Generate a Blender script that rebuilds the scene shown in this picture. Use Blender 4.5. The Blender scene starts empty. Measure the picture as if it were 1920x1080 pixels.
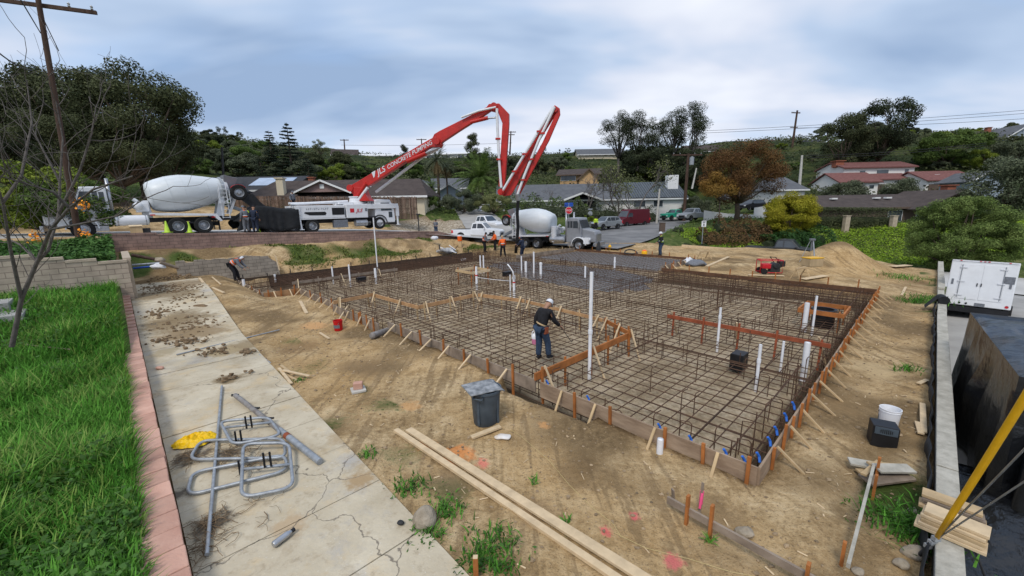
import bpy, bmesh, math, random
import numpy as np
from mathutils import Vector, Matrix, noise
rnd = random.Random(7)
SC = bpy.context.scene
COL = SC.collection
# ------------------------------------------------------------------ camera
FPX = 760.0; CAMH = 4.2
def _rot(p, r):
    cr, sr = math.cos(r), math.sin(r)
    a = math.pi / 2 - p
    return (Matrix(((1, 0, 0), (0, math.cos(a), -math.sin(a)), (0, math.sin(a), math.cos(a)))) @
            Matrix(((cr, -sr, 0), (sr, cr, 0), (0, 0, 1))))
CR = _rot(math.radians(11.5), math.radians(-1.0))
cam = bpy.data.cameras.new('camera'); camo = bpy.data.objects.new('camera', cam); COL.objects.link(camo)
cam.sensor_width = 36; cam.lens = 36 * FPX / 1920; cam.clip_start = 0.05; cam.clip_end = 3000
camo.matrix_world = Matrix.Translation((0, 0, CAMH)) @ CR.to_4x4()
SC.camera = camo
# ------------------------------------------------------------------ sky and sun
SUN_EL, SUN_AZ = math.radians(52), math.radians(200)
world = bpy.data.worlds.new('World'); SC.world = world; world.use_nodes = True
def sky():
    nt = world.node_tree; nt.nodes.clear(); N = nt.nodes.new; L = nt.links.new
    out = N('ShaderNodeOutputWorld'); bg = N('ShaderNodeBackground'); L(bg.outputs[0], out.inputs[0])
    st = N('ShaderNodeTexSky'); st.sky_type = 'NISHITA'; st.sun_disc = False
    st.sun_elevation = SUN_EL; st.sun_rotation = SUN_AZ; st.dust_density = 1.5
    tc = N('ShaderNodeTexCoord'); sep = N('ShaderNodeSeparateXYZ'); L(tc.outputs['Generated'], sep.inputs[0])
    # project the view direction on a flat cloud layer
    ad = N('ShaderNodeMath'); ad.operation = 'ADD'; ad.inputs[1].default_value = 0.22; L(sep.outputs[2], ad.inputs[0])
    mx = N('ShaderNodeMath'); mx.operation = 'MAXIMUM'; mx.inputs[1].default_value = 0.05; L(ad.outputs[0], mx.inputs[0])
    dv = N('ShaderNodeVectorMath'); dv.operation = 'DIVIDE'
    cmb = N('ShaderNodeCombineXYZ')
    for i in range(3): L(mx.outputs[0], cmb.inputs[i])
    L(tc.outputs['Generated'], dv.inputs[0]); L(cmb.outputs[0], dv.inputs[1])
    mp = N('ShaderNodeMapping'); mp.inputs['Rotation'].default_value = (0, 0, 0.3); mp.inputs['Scale'].default_value = (0.55, 1.0, 0.0)
    mp.inputs['Location'].default_value = (3.1, 1.3, 0)
    L(dv.outputs[0], mp.inputs[0])
    n1 = N('ShaderNodeTexNoise'); n1.inputs['Scale'].default_value = 1.2; n1.inputs['Detail'].default_value = 4; n1.inputs['Roughness'].default_value = 0.5
    n1.inputs['Distortion'].default_value = 0.25
    L(mp.outputs[0], n1.inputs['Vector'])
    r1 = N('ShaderNodeValToRGB'); e = r1.color_ramp.elements      # cloud brightness
    e[0].position = 0.34; e[0].color = (0.26, 0.36, 0.53, 1)
    e[1].position = 0.72; e[1].color = (0.76, 0.785, 0.84, 1)
    m = e.new(0.46); m.color = (0.40, 0.50, 0.66, 1)
    m = e.new(0.57); m.color = (0.585, 0.63, 0.735, 1)
    L(n1.outputs[0], r1.inputs[0])
    # thinner, bluer openings
    n2 = N('ShaderNodeTexNoise'); n2.inputs['Scale'].default_value = 0.8; n2.inputs['Detail'].default_value = 4
    mp2 = N('ShaderNodeMapping'); mp2.inputs['Location'].default_value = (8.3, 2.1, 0); mp2.inputs['Scale'].default_value = (0.6, 1.2, 0)
    L(dv.outputs[0], mp2.inputs[0]); L(mp2.outputs[0], n2.inputs['Vector'])
    r2 = N('ShaderNodeValToRGB'); e = r2.color_ramp.elements
    e[0].position = 0.50; e[0].color = (0, 0, 0, 1); e[1].position = 0.68; e[1].color = (0.75, 0.75, 0.75, 1)
    L(n2.outputs[0], r2.inputs[0])
    sc = N('ShaderNodeVectorMath'); sc.operation = 'SCALE'; sc.inputs['Scale'].default_value = 0.1; L(st.outputs[0], sc.inputs[0])
    blue = N('ShaderNodeMix'); blue.data_type = 'RGBA'; blue.blend_type = 'ADD'; blue.inputs[0].default_value = 1
    blue.inputs[7].default_value = (0.10, 0.17, 0.30, 1); L(sc.outputs[0], blue.inputs[6])
    mix = N('ShaderNodeMix'); mix.data_type = 'RGBA'
    L(r2.outputs[0], mix.inputs[0]); L(r1.outputs[0], mix.inputs[6]); L(blue.outputs[2], mix.inputs[7])
    # pale band of cloud low over the hills
    hz = N('ShaderNodeMapRange'); hz.inputs[1].default_value = 0.0; hz.inputs[2].default_value = 0.20; hz.inputs[3].default_value = 0.42; hz.inputs[4].default_value = 0
    hz.interpolation_type = 'SMOOTHSTEP'; L(sep.outputs[2], hz.inputs[0])
    hm = N('ShaderNodeMix'); hm.data_type = 'RGBA'; hm.inputs[7].default_value = (0.74, 0.78, 0.85, 1)
    L(hz.outputs[0], hm.inputs[0]); L(mix.outputs[2], hm.inputs[6])
    L(hm.outputs[2], bg.inputs[0]); bg.inputs[1].default_value = 1.0
sky()
sun = bpy.data.lights.new('sun', 'SUN'); suno = bpy.data.objects.new('sun', sun); COL.objects.link(suno)
sun.energy = 1.5; sun.angle = math.radians(16); sun.color = (1.0, 0.95, 0.87)
_sd = Vector((math.sin(SUN_AZ) * math.cos(SUN_EL), math.cos(SUN_AZ) * math.cos(SUN_EL), math.sin(SUN_EL)))
suno.rotation_euler = _sd.to_track_quat('Z', 'Y').to_euler()
SC.view_settings.view_transform = 'Standard'; SC.view_settings.look = 'None'
SC.view_settings.exposure = 0.36; SC.view_settings.gamma = 1.0
SC.cycles.max_bounces = 5; SC.cycles.diffuse_bounces = 2; SC.cycles.glossy_bounces = 2; SC.cycles.transmission_bounces = 3; SC.cycles.transparent_max_bounces = 4
SC.cycles.caustics_reflective = False; SC.cycles.caustics_refractive = False

# ------------------------------------------------------------------ site frame: the slab is a rectangle with axes a and b
TH = math.radians(44); NO = Vector((3.64, 5.40, 0))
AX = Vector((math.cos(TH), math.sin(TH), 0)); BX = Vector((-math.sin(TH), math.cos(TH), 0))
def P(a, b, z=0.0): return NO + AX * a + BX * b + Vector((0, 0, z))
def AB(v): d = Vector((v[0], v[1], 0)) - NO; return d.dot(AX), d.dot(BX)
def ray(x, y): return CR @ Vector(((x - 960) / FPX, (540 - y) / FPX, -1))
def G(x, y, z=0.0):                                   # where a surveyed sight line meets level z
    d = ray(x, y); t = (z - CAMH) / d.z; return Vector((d.x * t, d.y * t, z))
def at(x, y, Y):                                      # the same at a known distance
    d = ray(x, y); t = Y / d.y; return Vector((d.x * t, Y, CAMH + d.z * t))
def onb(x, y, b):
    d = ray(x, y); o = Vector((0, 0, CAMH)); t = (b - (o - NO).dot(BX)) / d.dot(BX); return o + d * t

# ------------------------------------------------------------------ mesh builder
class MB:
    def __init__(s): s.v = []; s.f = []
    def add(s, vs, fs):
        n = len(s.v); s.v += [tuple(v) for v in vs]; s.f += [tuple(i + n for i in f) for f in fs]; return s
    def box(s, c, d, R=None):
        c = Vector(c); h = [x / 2 for x in d]
        pts = [Vector((x * h[0], y * h[1], z * h[2])) for z in (-1, 1) for y in (-1, 1) for x in (-1, 1)]
        if R is not None: pts = [R @ p for p in pts]
        return s.add([c + p for p in pts], [(0, 2, 3, 1), (4, 5, 7, 6), (0, 1, 5, 4), (2, 6, 7, 3), (0, 4, 6, 2), (1, 3, 7, 5)])
    def bar(s, p, q, w, h, up=(0, 0, 1), roll=0.0):     # beam from p to q, w across, h along up
        p, q = Vector(p), Vector(q); d = (q - p); L = d.length; d.normalize()
        x = d.cross(Vector(up))
        if x.length < 1e-4: x = d.cross(Vector((0, 1, 0)))
        x.normalize(); u = x.cross(d)
        if roll: x, u = x * math.cos(roll) + u * math.sin(roll), u * math.cos(roll) - x * math.sin(roll)
        return s.box((p + q) / 2, (w, L, h), Matrix((x, d, u)).transposed())
    def tube(s, pts, r, n=8, caps=True, close=False):
        pts = [Vector(p) for p in pts]; m = len(pts)
        rs = r if isinstance(r, (list, tuple)) else [r] * m
        vs, fs = [], []; ref = None
        for i, p in enumerate(pts):
            if close: d = pts[(i + 1) % m] - pts[i - 1]
            else: d = pts[min(i + 1, m - 1)] - pts[max(i - 1, 0)]
            d.normalize()
            if ref is None:
                ref = Vector((0, 0, 1)) if abs(d.z) < .9 else Vector((1, 0, 0))
            x = ref - d * ref.dot(d); x.normalize(); ref = x; y = d.cross(x)
            for k in range(n):
                t = 2 * math.pi * k / n; vs.append(p + (x * math.cos(t) + y * math.sin(t)) * rs[i])
        for i in range(m if close else m - 1):
            j = (i + 1) % m
            for k in range(n): fs.append((i * n + k, i * n + (k + 1) % n, j * n + (k + 1) % n, j * n + k))
        if caps and not close: fs += [tuple(range(n - 1, -1, -1)), tuple(range((m - 1) * n, m * n))]
        return s.add(vs, fs)
    def lathe(s, prof, n=16, M=None, caps=True):         # prof: (radius, z)
        vs, fs = [], []
        for r, z in prof:
            for k in range(n):
                t = 2 * math.pi * k / n; v = Vector((r * math.cos(t), r * math.sin(t), z)); vs.append(M @ v if M is not None else v)
        for i in range(len(prof) - 1):
            for k in range(n): fs.append((i * n + k, i * n + (k + 1) % n, (i + 1) * n + (k + 1) % n, (i + 1) * n + k))
        if caps: fs += [tuple(range(n - 1, -1, -1)), tuple(range((len(prof) - 1) * n, len(prof) * n))]
        return s.add(vs, fs)
    def prism(s, poly, ext):                              # planar outline pushed along ext
        poly = [Vector(p) for p in poly]; e = Vector(ext); n = len(poly)
        return s.add(poly + [p + e for p in poly], [tuple(range(n - 1, -1, -1)), tuple(range(n, 2 * n))] +
                     [(i, (i + 1) % n, n + (i + 1) % n, n + i) for i in range(n)])
    def ball(s, c, r, n=10, m=7, jit=0.0, R=None, seed=0):
        rr = random.Random(seed); c = Vector(c); r = Vector(r) if isinstance(r, (tuple, list)) else Vector((r, r, r))
        vs = [c + Vector((0, 0, -r.z))] ; fs = []
        for i in range(1, m):
            ph = math.pi * i / m - math.pi / 2
            for k in range(n):
                t = 2 * math.pi * k / n; j = 1 + rr.uniform(-jit, jit)
                vs.append(c + Vector((r.x * math.cos(ph) * math.cos(t), r.y * math.cos(ph) * math.sin(t), r.z * math.sin(ph))) * j)
        vs.append(c + Vector((0, 0, r.z)))
        for k in range(n): fs.append((0, 1 + (k + 1) % n, 1 + k))
        for i in range(m - 2):
            for k in range(n): fs.append((1 + i * n + k, 1 + i * n + (k + 1) % n, 1 + (i + 1) * n + (k + 1) % n, 1 + (i + 1) * n + k))
        o = 1 + (m - 2) * n
        for k in range(n): fs.append((o + k, o + (k + 1) % n, len(vs) - 1))
        if R is not None: vs = [c + R @ (v - c) for v in vs]
        return s.add(vs, fs)
    def build(s, name, mat, parent=None, smooth=False, bevel=0.0, loc=None, auto=None):
        me = bpy.data.meshes.new(name); me.from_pydata([tuple(v) for v in s.v], [], s.f)
        if isinstance(mat, str): mat = M[mat]
        me.materials.append(mat); me.update()
        if smooth: me.polygons.foreach_set('use_smooth', [True] * len(me.polygons))
        o = bpy.data.objects.new(name, me); COL.objects.link(o)
        if parent is not None: o.parent = parent
        if loc is not None: o.location = loc
        if bevel:
            b = o.modifiers.new('bevel', 'BEVEL'); b.width = bevel; b.segments = 2; b.limit_method = 'ANGLE'
        if auto and smooth:
            me.set_sharp_from_angle(angle=math.radians(auto))
        return o
def tag(o, label=None, cat=None, group=None, kind='thing'):
    if label: o['label'] = label
    if cat: o['category'] = cat
    if group: o['group'] = group
    if kind: o['kind'] = kind
    return o
def thing(name, label, cat, loc=(0, 0, 0), rz=0.0, group=None, scale=1.0):
    o = bpy.data.objects.new(name, None); COL.objects.link(o); o.empty_display_size = .2
    o.location = loc; o.rotation_euler = (0, 0, rz); o.scale = (scale,) * 3
    return tag(o, label, cat, group)
def site(name, label, cat, a, b, z=0.0, rz=0.0, group=None): return thing(name, label, cat, P(a, b, z), TH + rz, group)
def dup(o, loc=None, rz=None, label=None, scale=None, group=None, parent=None):
    c = o.copy(); COL.objects.link(c)
    if parent is not None: c.parent = parent
    if loc is not None: c.location = loc
    if rz is not None: c.rotation_euler = (0, 0, rz)
    if scale is not None: c.scale = scale if isinstance(scale, (tuple, list)) else (scale,) * 3
    if label: c['label'] = label
    if group: c['group'] = group
    for ch in list(o.children): dup(ch, parent=c)
    return c
def struct(o): o['kind'] = 'structure'; return o

# ------------------------------------------------------------------ materials
M = {}
def mat(name, col, rough=0.7, var=0.15, scale=4.0, bump=0.0, bscale=None, metal=0.0, col2=None, spec=0.3, coord='Object', detail=5, hue=None, stretch=None, island=0.0, trans=0.0):
    m = bpy.data.materials.new(name); m.use_nodes = True; nt = m.node_tree; N = nt.nodes.new; L = nt.links.new
    b = nt.nodes['Principled BSDF']; b.inputs['Roughness'].default_value = rough; b.inputs['Metallic'].default_value = metal
    b.inputs['Specular IOR Level'].default_value = spec
    tc = N('ShaderNodeTexCoord'); src = tc.outputs[coord]
    if stretch:
        mp = N('ShaderNodeMapping'); mp.inputs['Scale'].default_value = stretch; L(src, mp.inputs[0]); src = mp.outputs[0]
    n = N('ShaderNodeTexNoise'); n.inputs['Scale'].default_value = scale; n.inputs['Detail'].default_value = detail; n.inputs['Roughness'].default_value = .6
    L(src, n.inputs['Vector'])
    r = N('ShaderNodeValToRGB'); e = r.color_ramp.elements
    c2 = col2 or tuple(min(1, c * (1 + var)) for c in col); c1 = col if col2 else tuple(c * (1 - var) for c in col)
    e[0].position = .3; e[0].color = (*c1, 1); e[1].position = .7; e[1].color = (*c2, 1)
    L(n.outputs[0], r.inputs[0]); colo = r.outputs[0]
    if island:
        g = N('ShaderNodeNewGeometry'); mr = N('ShaderNodeMapRange'); mr.inputs[3].default_value = 1 - island; mr.inputs[4].default_value = 1 + island
        L(g.outputs['Random Per Island'], mr.inputs[0])
        vm = N('ShaderNodeVectorMath'); vm.operation = 'SCALE'; L(colo, vm.inputs[0]); L(mr.outputs[0], vm.inputs['Scale']); colo = vm.outputs[0]
    if hue:
        oi = N('ShaderNodeObjectInfo'); mr = N('ShaderNodeMapRange'); mr.inputs[3].default_value = 1 - hue; mr.inputs[4].default_value = 1 + hue
        L(oi.outputs['Random'], mr.inputs[0])
        vm = N('ShaderNodeVectorMath'); vm.operation = 'SCALE'; L(colo, vm.inputs[0]); L(mr.outputs[0], vm.inputs['Scale']); colo = vm.outputs[0]
    L(colo, b.inputs['Base Color'])
    if bump:
        n2 = N('ShaderNodeTexNoise'); n2.inputs['Scale'].default_value = bscale or scale * 4; n2.inputs['Detail'].default_value = 6
        L(src, n2.inputs['Vector']); bp = N('ShaderNodeBump'); bp.inputs['Strength'].default_value = bump; bp.inputs['Distance'].default_value = .05
        L(n2.outputs[0], bp.inputs['Height']); L(bp.outputs[0], b.inputs['Normal'])
    if trans:
        t = N('ShaderNodeBsdfTranslucent'); L(colo, t.inputs[0]); mx = N('ShaderNodeMixShader'); mx.inputs[0].default_value = trans
        out = nt.nodes['Material Output']; L(b.outputs[0], mx.inputs[1]); L(t.outputs[0], mx.inputs[2]); L(mx.outputs[0], out.inputs[0])
    M[name] = m; return m
def bricks(name, c1, c2, mortar, bw, bh, ms=.012, bump=.4, axes='XZ', var=.2):
    m = mat(name, c1, .9, var, 3); nt = m.node_tree; N = nt.nodes.new; L = nt.links.new; b = nt.nodes['Principled BSDF']
    tc = N('ShaderNodeTexCoord'); sp = N('ShaderNodeSeparateXYZ'); cb = N('ShaderNodeCombineXYZ'); L(tc.outputs['Object'], sp.inputs[0])
    L(sp.outputs['XYZ'.index(axes[0])], cb.inputs[0]); L(sp.outputs['XYZ'.index(axes[1])], cb.inputs[1])
    t = N('ShaderNodeTexBrick'); t.inputs['Color1'].default_value = (*c1, 1); t.inputs['Color2'].default_value = (*c2, 1); t.inputs['Mortar'].default_value = (*mortar, 1)
    t.inputs['Scale'].default_value = 1; t.inputs['Brick Width'].default_value = bw; t.inputs['Row Height'].default_value = bh; t.inputs['Mortar Size'].default_value = ms
    L(cb.outputs[0], t.inputs['Vector'])
    old = b.inputs['Base Color'].links[0].from_socket
    nz = N('ShaderNodeTexNoise'); nz.inputs['Scale'].default_value = 2.5; nz.inputs['Detail'].default_value = 6; L(tc.outputs['Object'], nz.inputs['Vector'])
    mr = N('ShaderNodeMapRange'); mr.inputs[1].default_value = .3; mr.inputs[2].default_value = .7; mr.inputs[3].default_value = 1 - var; mr.inputs[4].default_value = 1 + var; L(nz.outputs[0], mr.inputs[0])
    vm = N('ShaderNodeVectorMath'); vm.operation = 'SCALE'; L(t.outputs[0], vm.inputs[0]); L(mr.outputs[0], vm.inputs['Scale'])
    L(vm.outputs[0], b.inputs['Base Color'])
    bp = N('ShaderNodeBump'); bp.inputs['Strength'].default_value = bump; bp.inputs['Distance'].default_value = .02; bp.invert = True
    L(t.outputs['Fac'], bp.inputs['Height']); L(bp.outputs[0], b.inputs['Normal'])
    return m
mat('lumber', (.50, .36, .20), .75, .2, 3, .15, stretch=(1, 1, .2), island=.18)
mat('pale_lumber', (.62, .47, .29), .7, .16, 6, .1, island=.12)
mat('orange_lumber', (.36, .13, .035), .7, .3, 3, .15, island=.2)
mat('red_lumber', (.27, .07, .03), .75, .3, 4, .15, island=.2)
mat('grey_lumber', (.15, .115, .085), .85, .4, 2.5, .25, col2=(.34, .27, .21), island=.12)
mat('plywood', (.20, .135, .088), .85, .3, 2.2, .25, col2=(.40, .295, .205), island=.1, stretch=(.6, 1, 2))
mat('old_timber', (.30, .28, .23), .9, .3, 5, .35, col2=(.50, .47, .40))
mat('rebar', (.055, .032, .021), .8, .3, 5, 0, col2=(.115, .062, .036), island=.3)
mat('pvc', (.78, .78, .80), .4, .06, 8)
mat('white_paint', (.72, .73, .75), .35, .06, 2.5, spec=.5)
mat('drum_paint', (.56, .59, .60), .42, .07, 1.1, spec=.5, col2=(.70, .735, .76), stretch=(.5, 2.2, 2.2))
mat('grey_paint', (.24, .25, .27), .35, .1, 3, spec=.5)
mat('red_paint', (.47, .016, .010), .42, .22, 1.5, spec=.5)
mat('red_plastic', (.52, .01, .012), .4, .1, 3)
mat('maroon_paint', (.10, .008, .016), .3, .1, 3, spec=.5)
mat('green_paint', (.02, .30, .19), .35, .1, 3, spec=.5)
mat('silver_paint', (.30, .32, .34), .3, .08, 3, spec=.5, metal=.3)
mat('black_paint', (.012, .013, .016), .3, .2, 3, spec=.5)
mat('black_plastic', (.014, .014, .016), .45, .3, 4)
mat('rubber', (.016, .016, .016), .85, .3, 6, .2)
mat('dark_metal', (.03, .03, .032), .6, .4, 4)
mat('steel', (.42, .43, .45), .38, .15, 6, metal=.8)
mat('galvanised', (.34, .36, .38), .5, .25, 9, .1, metal=.45)
mat('galv_rusty', (.17, .14, .12), .7, .5, 5, .2, metal=.3, col2=(.33, .32, .31))
mat('glass', (.02, .026, .032), .06, .1, 2, spec=.8)
mat('concrete', (.42, .40, .36), .9, .15, 2, .2, col2=(.55, .53, .48))
mat('concrete_block', (.40, .29, .22), .9, .2, 6, .3)
mat('yellow_plastic', (.78, .42, .01), .4, .1, 5)
mat('yellow_bag', (.80, .50, .005), .4, .2, 8, .8, bscale=9)
mat('grey_bin', (.065, .085, .105), .5, .2, 5, .1)
mat('dusty_lid', (.10, .11, .12), .8, .3, 7, .2, col2=(.40, .41, .42))
mat('black_tarp', (.010, .011, .013), .26, .3, 3, .9, bscale=4.5, spec=.7)
mat('black_fabric', (.014, .015, .017), .7, .35, 4, .4, bscale=6)
mat('stone', (.22, .18, .13), .9, .3, 5, .5, col2=(.42, .36, .28))
mat('soil', (.13, .085, .045), .95, .35, 6, .6, col2=(.27, .19, .115))
mat('clod', (.30, .22, .135), .95, .3, 6, .5, island=.35)
mat('bark', (.10, .075, .055), .95, .35, 7, .5)
mat('grey_bark', (.12, .105, .095), .95, .3, 8, .4)
mat('pole_wood', (.045, .026, .018), .9, .4, 5, .3, stretch=(1, 1, .15), col2=(.11, .068, .050))
mat('skin', (.36, .20, .13), .6, .08, 5)
mat('hi_vis_orange', (.85, .14, .02), .7, .12, 9)
mat('hi_vis_yellow', (.58, .80, .04), .7, .1, 9)
mat('cone_green', (.46, .66, .06), .6, .15, 9)
mat('dark_cloth', (.016, .016, .019), .9, .3, 14, .3)
mat('navy_cloth', (.022, .030, .055), .9, .3, 14, .2)
mat('denim', (.035, .058, .10), .9, .3, 12, .25)
mat('grey_cloth', (.16, .17, .19), .9, .25, 12, .2)
mat('white_cloth', (.66, .67, .70), .9, .1, 12, .2)
mat('pink_plastic', (.62, .20, .33), .5, .1, 5)
mat('blue_tape', (.03, .14, .52), .6, .1, 5)
mat('sign_red', (.55, .02, .03), .4, .08, 5)
mat('sign_blue', (.02, .08, .40), .4, .08, 5)
mat('string', (.55, .44, .20), .8, .1, 5)
mat('pink_ribbon', (.85, .10, .25), .6, .1, 9)
mat('terracotta', (.62, .26, .10), .8, .15, 5)
mat('wire', (.03, .03, .032), .6, .1, 5)
mat('window_glass', (.05, .06, .07), .12, .3, 1, spec=.7)
mat('solar', (.10, .15, .24), .12, .15, 2, spec=.8)
mat('solar_pale', (.36, .44, .56), .2, .15, 1, spec=.8)
# ------------------------------------------------------------------ terrain
def sstep(x, e0, e1):
    t = np.clip((x - e0) / (e1 - e0), 0, 1); return t * t * (3 - 2 * t)
def to_xy(a, b): return NO.x + AX.x * a + BX.x * b, NO.y + AX.y * a + BX.y * b
def to_ab(x, y):
    dx, dy = x - NO.x, y - NO.y; return dx * AX.x + dy * AX.y, dx * BX.x + dy * BX.y
ROAD1 = [(-90, 37, 4.0), (-40, 37, 3.6), (-20, 36.5, 3.2), (-5, 36.5, 2.85), (4, 36.5, 2.5), (12, 36, 2.12), (18, 34.8, 1.5), (23.5, 33, .85), (28.5, 29.5, .3), (33, 24, .0), (36.5, 17, -.6), (39, 9, -1.5), (40, 2, -1.9), (40, -6, -2.0), (39, -16, -2.1), (36, -30, -2.2)]
_cp = [(*to_xy(a, b), z) for a, b, z in ROAD1]
ROAD2 = [(5.5, 39, .35), (10.5, 46, .35), (17.5, 57, .8), (25.5, 70, 1.1), (34, 86, 1.9), (44, 106, 3.2)]
_cp += ROAD2
ROAD3 = [(-1.0, 41, .75), (-3.2, 49, 2.3), (-4.6, 56, 3.0), (-6, 64, 3.8)]
_cp += ROAD3
DRIVE = [(-10, -4.4, -1.05), (0, -4.4, -1.05), (10, -4.4, -1.05), (20, -4.4, -1.05), (28, -4.6, -1.4), (34, -6, -1.95)]
_cp += [(*to_xy(a, b), z) for a, b, z in DRIVE]
_cp += [(-34, 33, 4.2), (-26, 40, 4.0), (-20, 48, 3.6), (-12, 50, 3.5), (-8, 47, 3.2), (-3, 52, 2.8), (-8, 60, 4.5), (-25, 62, 5.5), (-45, 50, 6), (-60, 75, 11), (-35, 85, 10), (-10, 80, 6.5), (3, 68, 3.4), (3, 56, 2.2), (12, 72, 3.0), (14, 90, 6), (-5, 105, 12), (-40, 120, 14), (-10, 150, 21), (20, 115, 11), (22, 150, 20.5), (45, 140, 18.5),
        (40, 105, 8), (27, 50, .4), (22, 46, .1), (30, 58, 1.6), (36, 72, 2.6), (33, 46, -1.0), (37, 51, .6), (43, 52, .6), (49, 46.5, .5), (50, 66, 2.0), (62, 66, 2.0), (60, 80, 4.7), (72, 80, 5.0), (41, 44.5, -1.7), (46, 40, -1.8), (50, 38, -1.8), (56, 42, .5), (45, 60, 1.0), (55, 56, 1.0), (50, 74, 3.6), (62, 72, 3.4), (65, 95, 9.5), (70, 125, 19.5), (100, 115, 20), (95, 75, 7), (80, 60, 2.5), (75, 35, 0),
        (0, -30, -1), (60, 0, -1.5), (-60, 0, 4), (-50, -40, 2), (-140, 80, 30), (-120, 200, 36), (-100, 330, 38), (-150, 330, 42), (-210, 330, 52), (-250, 330, 68), (-40, 260, 26), (20, 260, 25), (120, 240, 28), (200, 200, 34), (200, 60, 10), (-300, 500, 70), (0, 600, 20), (300, 500, 30), (-500, 0, 30), (500, 0, 5), (0, -500, -5), (-500, -500, 0), (500, -500, 0), (-500, 700, 60), (500, 700, 30)]
_pc = np.array(_cp, float); _S = 40.0
def _k(r): return np.sqrt(r * r + 9.0)                       # multiquadric, gently smoothed
_A = np.zeros((len(_pc) + 3,) * 2); _n = len(_pc)
_A[:_n, :_n] = _k(np.hypot(_pc[:, None, 0] - _pc[None, :, 0], _pc[:, None, 1] - _pc[None, :, 1])); _A[:_n, :_n] += np.eye(_n) * -.05
_A[:_n, _n] = 1; _A[:_n, _n + 1:] = _pc[:, :2] / _S; _A[_n:, :_n] = _A[:_n, _n:].T
_w = np.linalg.solve(_A, np.r_[_pc[:, 2], 0, 0, 0])
def far_z(x, y):
    x = np.asarray(x, float).ravel(); y = np.asarray(y, float).ravel(); o = np.empty_like(x)
    for i in range(0, len(x), 20000):
        s = slice(i, i + 20000)
        o[s] = _k(np.hypot(x[s, None] - _pc[None, :, 0], y[s, None] - _pc[None, :, 1])) @ _w[:_n] + _w[_n] + x[s] / _S * _w[_n + 1] + y[s] / _S * _w[_n + 2]
    return o
def vnoise(x, y, sc, seed=0):                                 # cheap smooth value noise, numpy
    def h(i, j): v = np.sin(i * 127.1 + j * 311.7 + seed * 74.7) * 43758.5453; return v - np.floor(v)
    x = x / sc; y = y / sc; i = np.floor(x); j = np.floor(y); u = x - i; v = y - j; u = u * u * (3 - 2 * u); v = v * v * (3 - 2 * v)
    return (h(i, j) * (1 - u) + h(i + 1, j) * u) * (1 - v) + (h(i, j + 1) * (1 - u) + h(i + 1, j + 1) * u) * v - .5
def edge_a(b): return np.interp(b, [-3, 0, 4, 7, 14, 18, 22, 27, 31], [28.5, 29.5, 33.5, 35, 33.5, 30, 26.5, 23.5, 19])
def site_z(a, b, rough=True):
    z = np.zeros_like(a)
    bank = np.interp(a, [-20, -7, 2, 10, 16, 22, 27], [2.3, 2.0, 1.75, 1.6, 1.2, .35, .05])
    z += bank * (.35 * sstep(b, 27.4, 28.1) + .65 * sstep(b, 28.0, 30.6))
    left = sstep(-a, 1.2, 3.0) * .62 * sstep(b, 14, 22); z = np.maximum(z, left)
    z = np.where((a > -4.2) & (a < .5), np.where(b > 27.55, np.maximum(z, 1.35), np.minimum(z, .62)), z)
    z += .1 * sstep(a, 18, 24) * sstep(b, -1, 2)
    terr = .36 + .95 * sstep(b, 12, 20.5)                      # the grassy terrace
    bed = 2.15 + .6 * sstep(b, 22, 30)
    t = np.where(b < 21.1, terr, bed) + .35 * sstep(-a, 8.5, 13) * (b < 21.1)
    z = np.where(a < -6.55, t, z)
    pile = 1.45 * np.exp(-(((a - 26.0) / 1.9) ** 2 + ((b - 2.6) / 1.7) ** 2)) + .25 * np.exp(-(((a - 24.2) / 2.2) ** 2 + ((b - 4.0) / 2.6) ** 2))
    z += pile
    wk = sstep(a, -6.35, -6.1) * (1 - sstep(a, -3.9, -3.3))
    z += wk * .05
    z += .0 * np.exp(-(((a + 5.2) / .9) ** 2)) * sstep(b, 17.5, 19) * (1 - sstep(b, 21.5, 24))     # loose soil on the far end of the walk
    if rough:
        x, y = to_xy(a, b); dirt = (a > -6.3) * (1 - wk)
        z += dirt * (.10 * vnoise(x, y, 2.2, 1) + .08 * vnoise(x, y, .8, 2) + .065 * vnoise(x, y, .36, 3))
        rut = np.exp(-((b + 1.05 + .12 * np.sin(a * .9)) / .3) ** 2) * .07 * (a > 0) * (a < 18); z -= rut
    inpad = (a > -.02) & (a < 17.65) & (b > 0) & (b < 27.0)
    wing = (a > -1.72) & (a <= 0) & (b > 20.6) & (b < 26.8)
    pz = -.22 - .33 * np.clip((b > 24.6) + (a > 15.3) * (b < 10.2) + (a < .45) * (b < 20.6) + (b < .5) + wing, 0, 1)
    pz = pz + .05 * vnoise(a, b, .5, 5)
    z = np.where(inpad | wing, pz, z)
    gar = (a > 17.65) & (a < 23.1) & (b > 10.25) & (b < 20.8); z = np.where(gar, .06 + .03 * vnoise(a, b, .4, 6), z)
    mo = (a < -.02) & (a > -.4) & (b > 2.9) & (b < 5.6); z = np.where(mo, -.35, z)
    return z
def seg_dist(x, y, line):
    best = np.full(len(x), 1e9); zz = np.zeros(len(x)); tt = np.zeros(len(x)); acc = 0
    for (x0, y0, z0), (x1, y1, z1) in zip(line[:-1], line[1:]):
        dx, dy = x1 - x0, y1 - y0; L2 = dx * dx + dy * dy
        t = np.clip(((x - x0) * dx + (y - y0) * dy) / L2, 0, 1); d = np.hypot(x - x0 - t * dx, y - y0 - t * dy)
        m = d < best; best = np.where(m, d, best); zz = np.where(m, z0 + t * (z1 - z0), zz)
    return best, zz
R1 = [(*to_xy(a, b), z) for a, b, z in ROAD1]; DR = [(*to_xy(a, b), z) for a, b, z in DRIVE]
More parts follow.
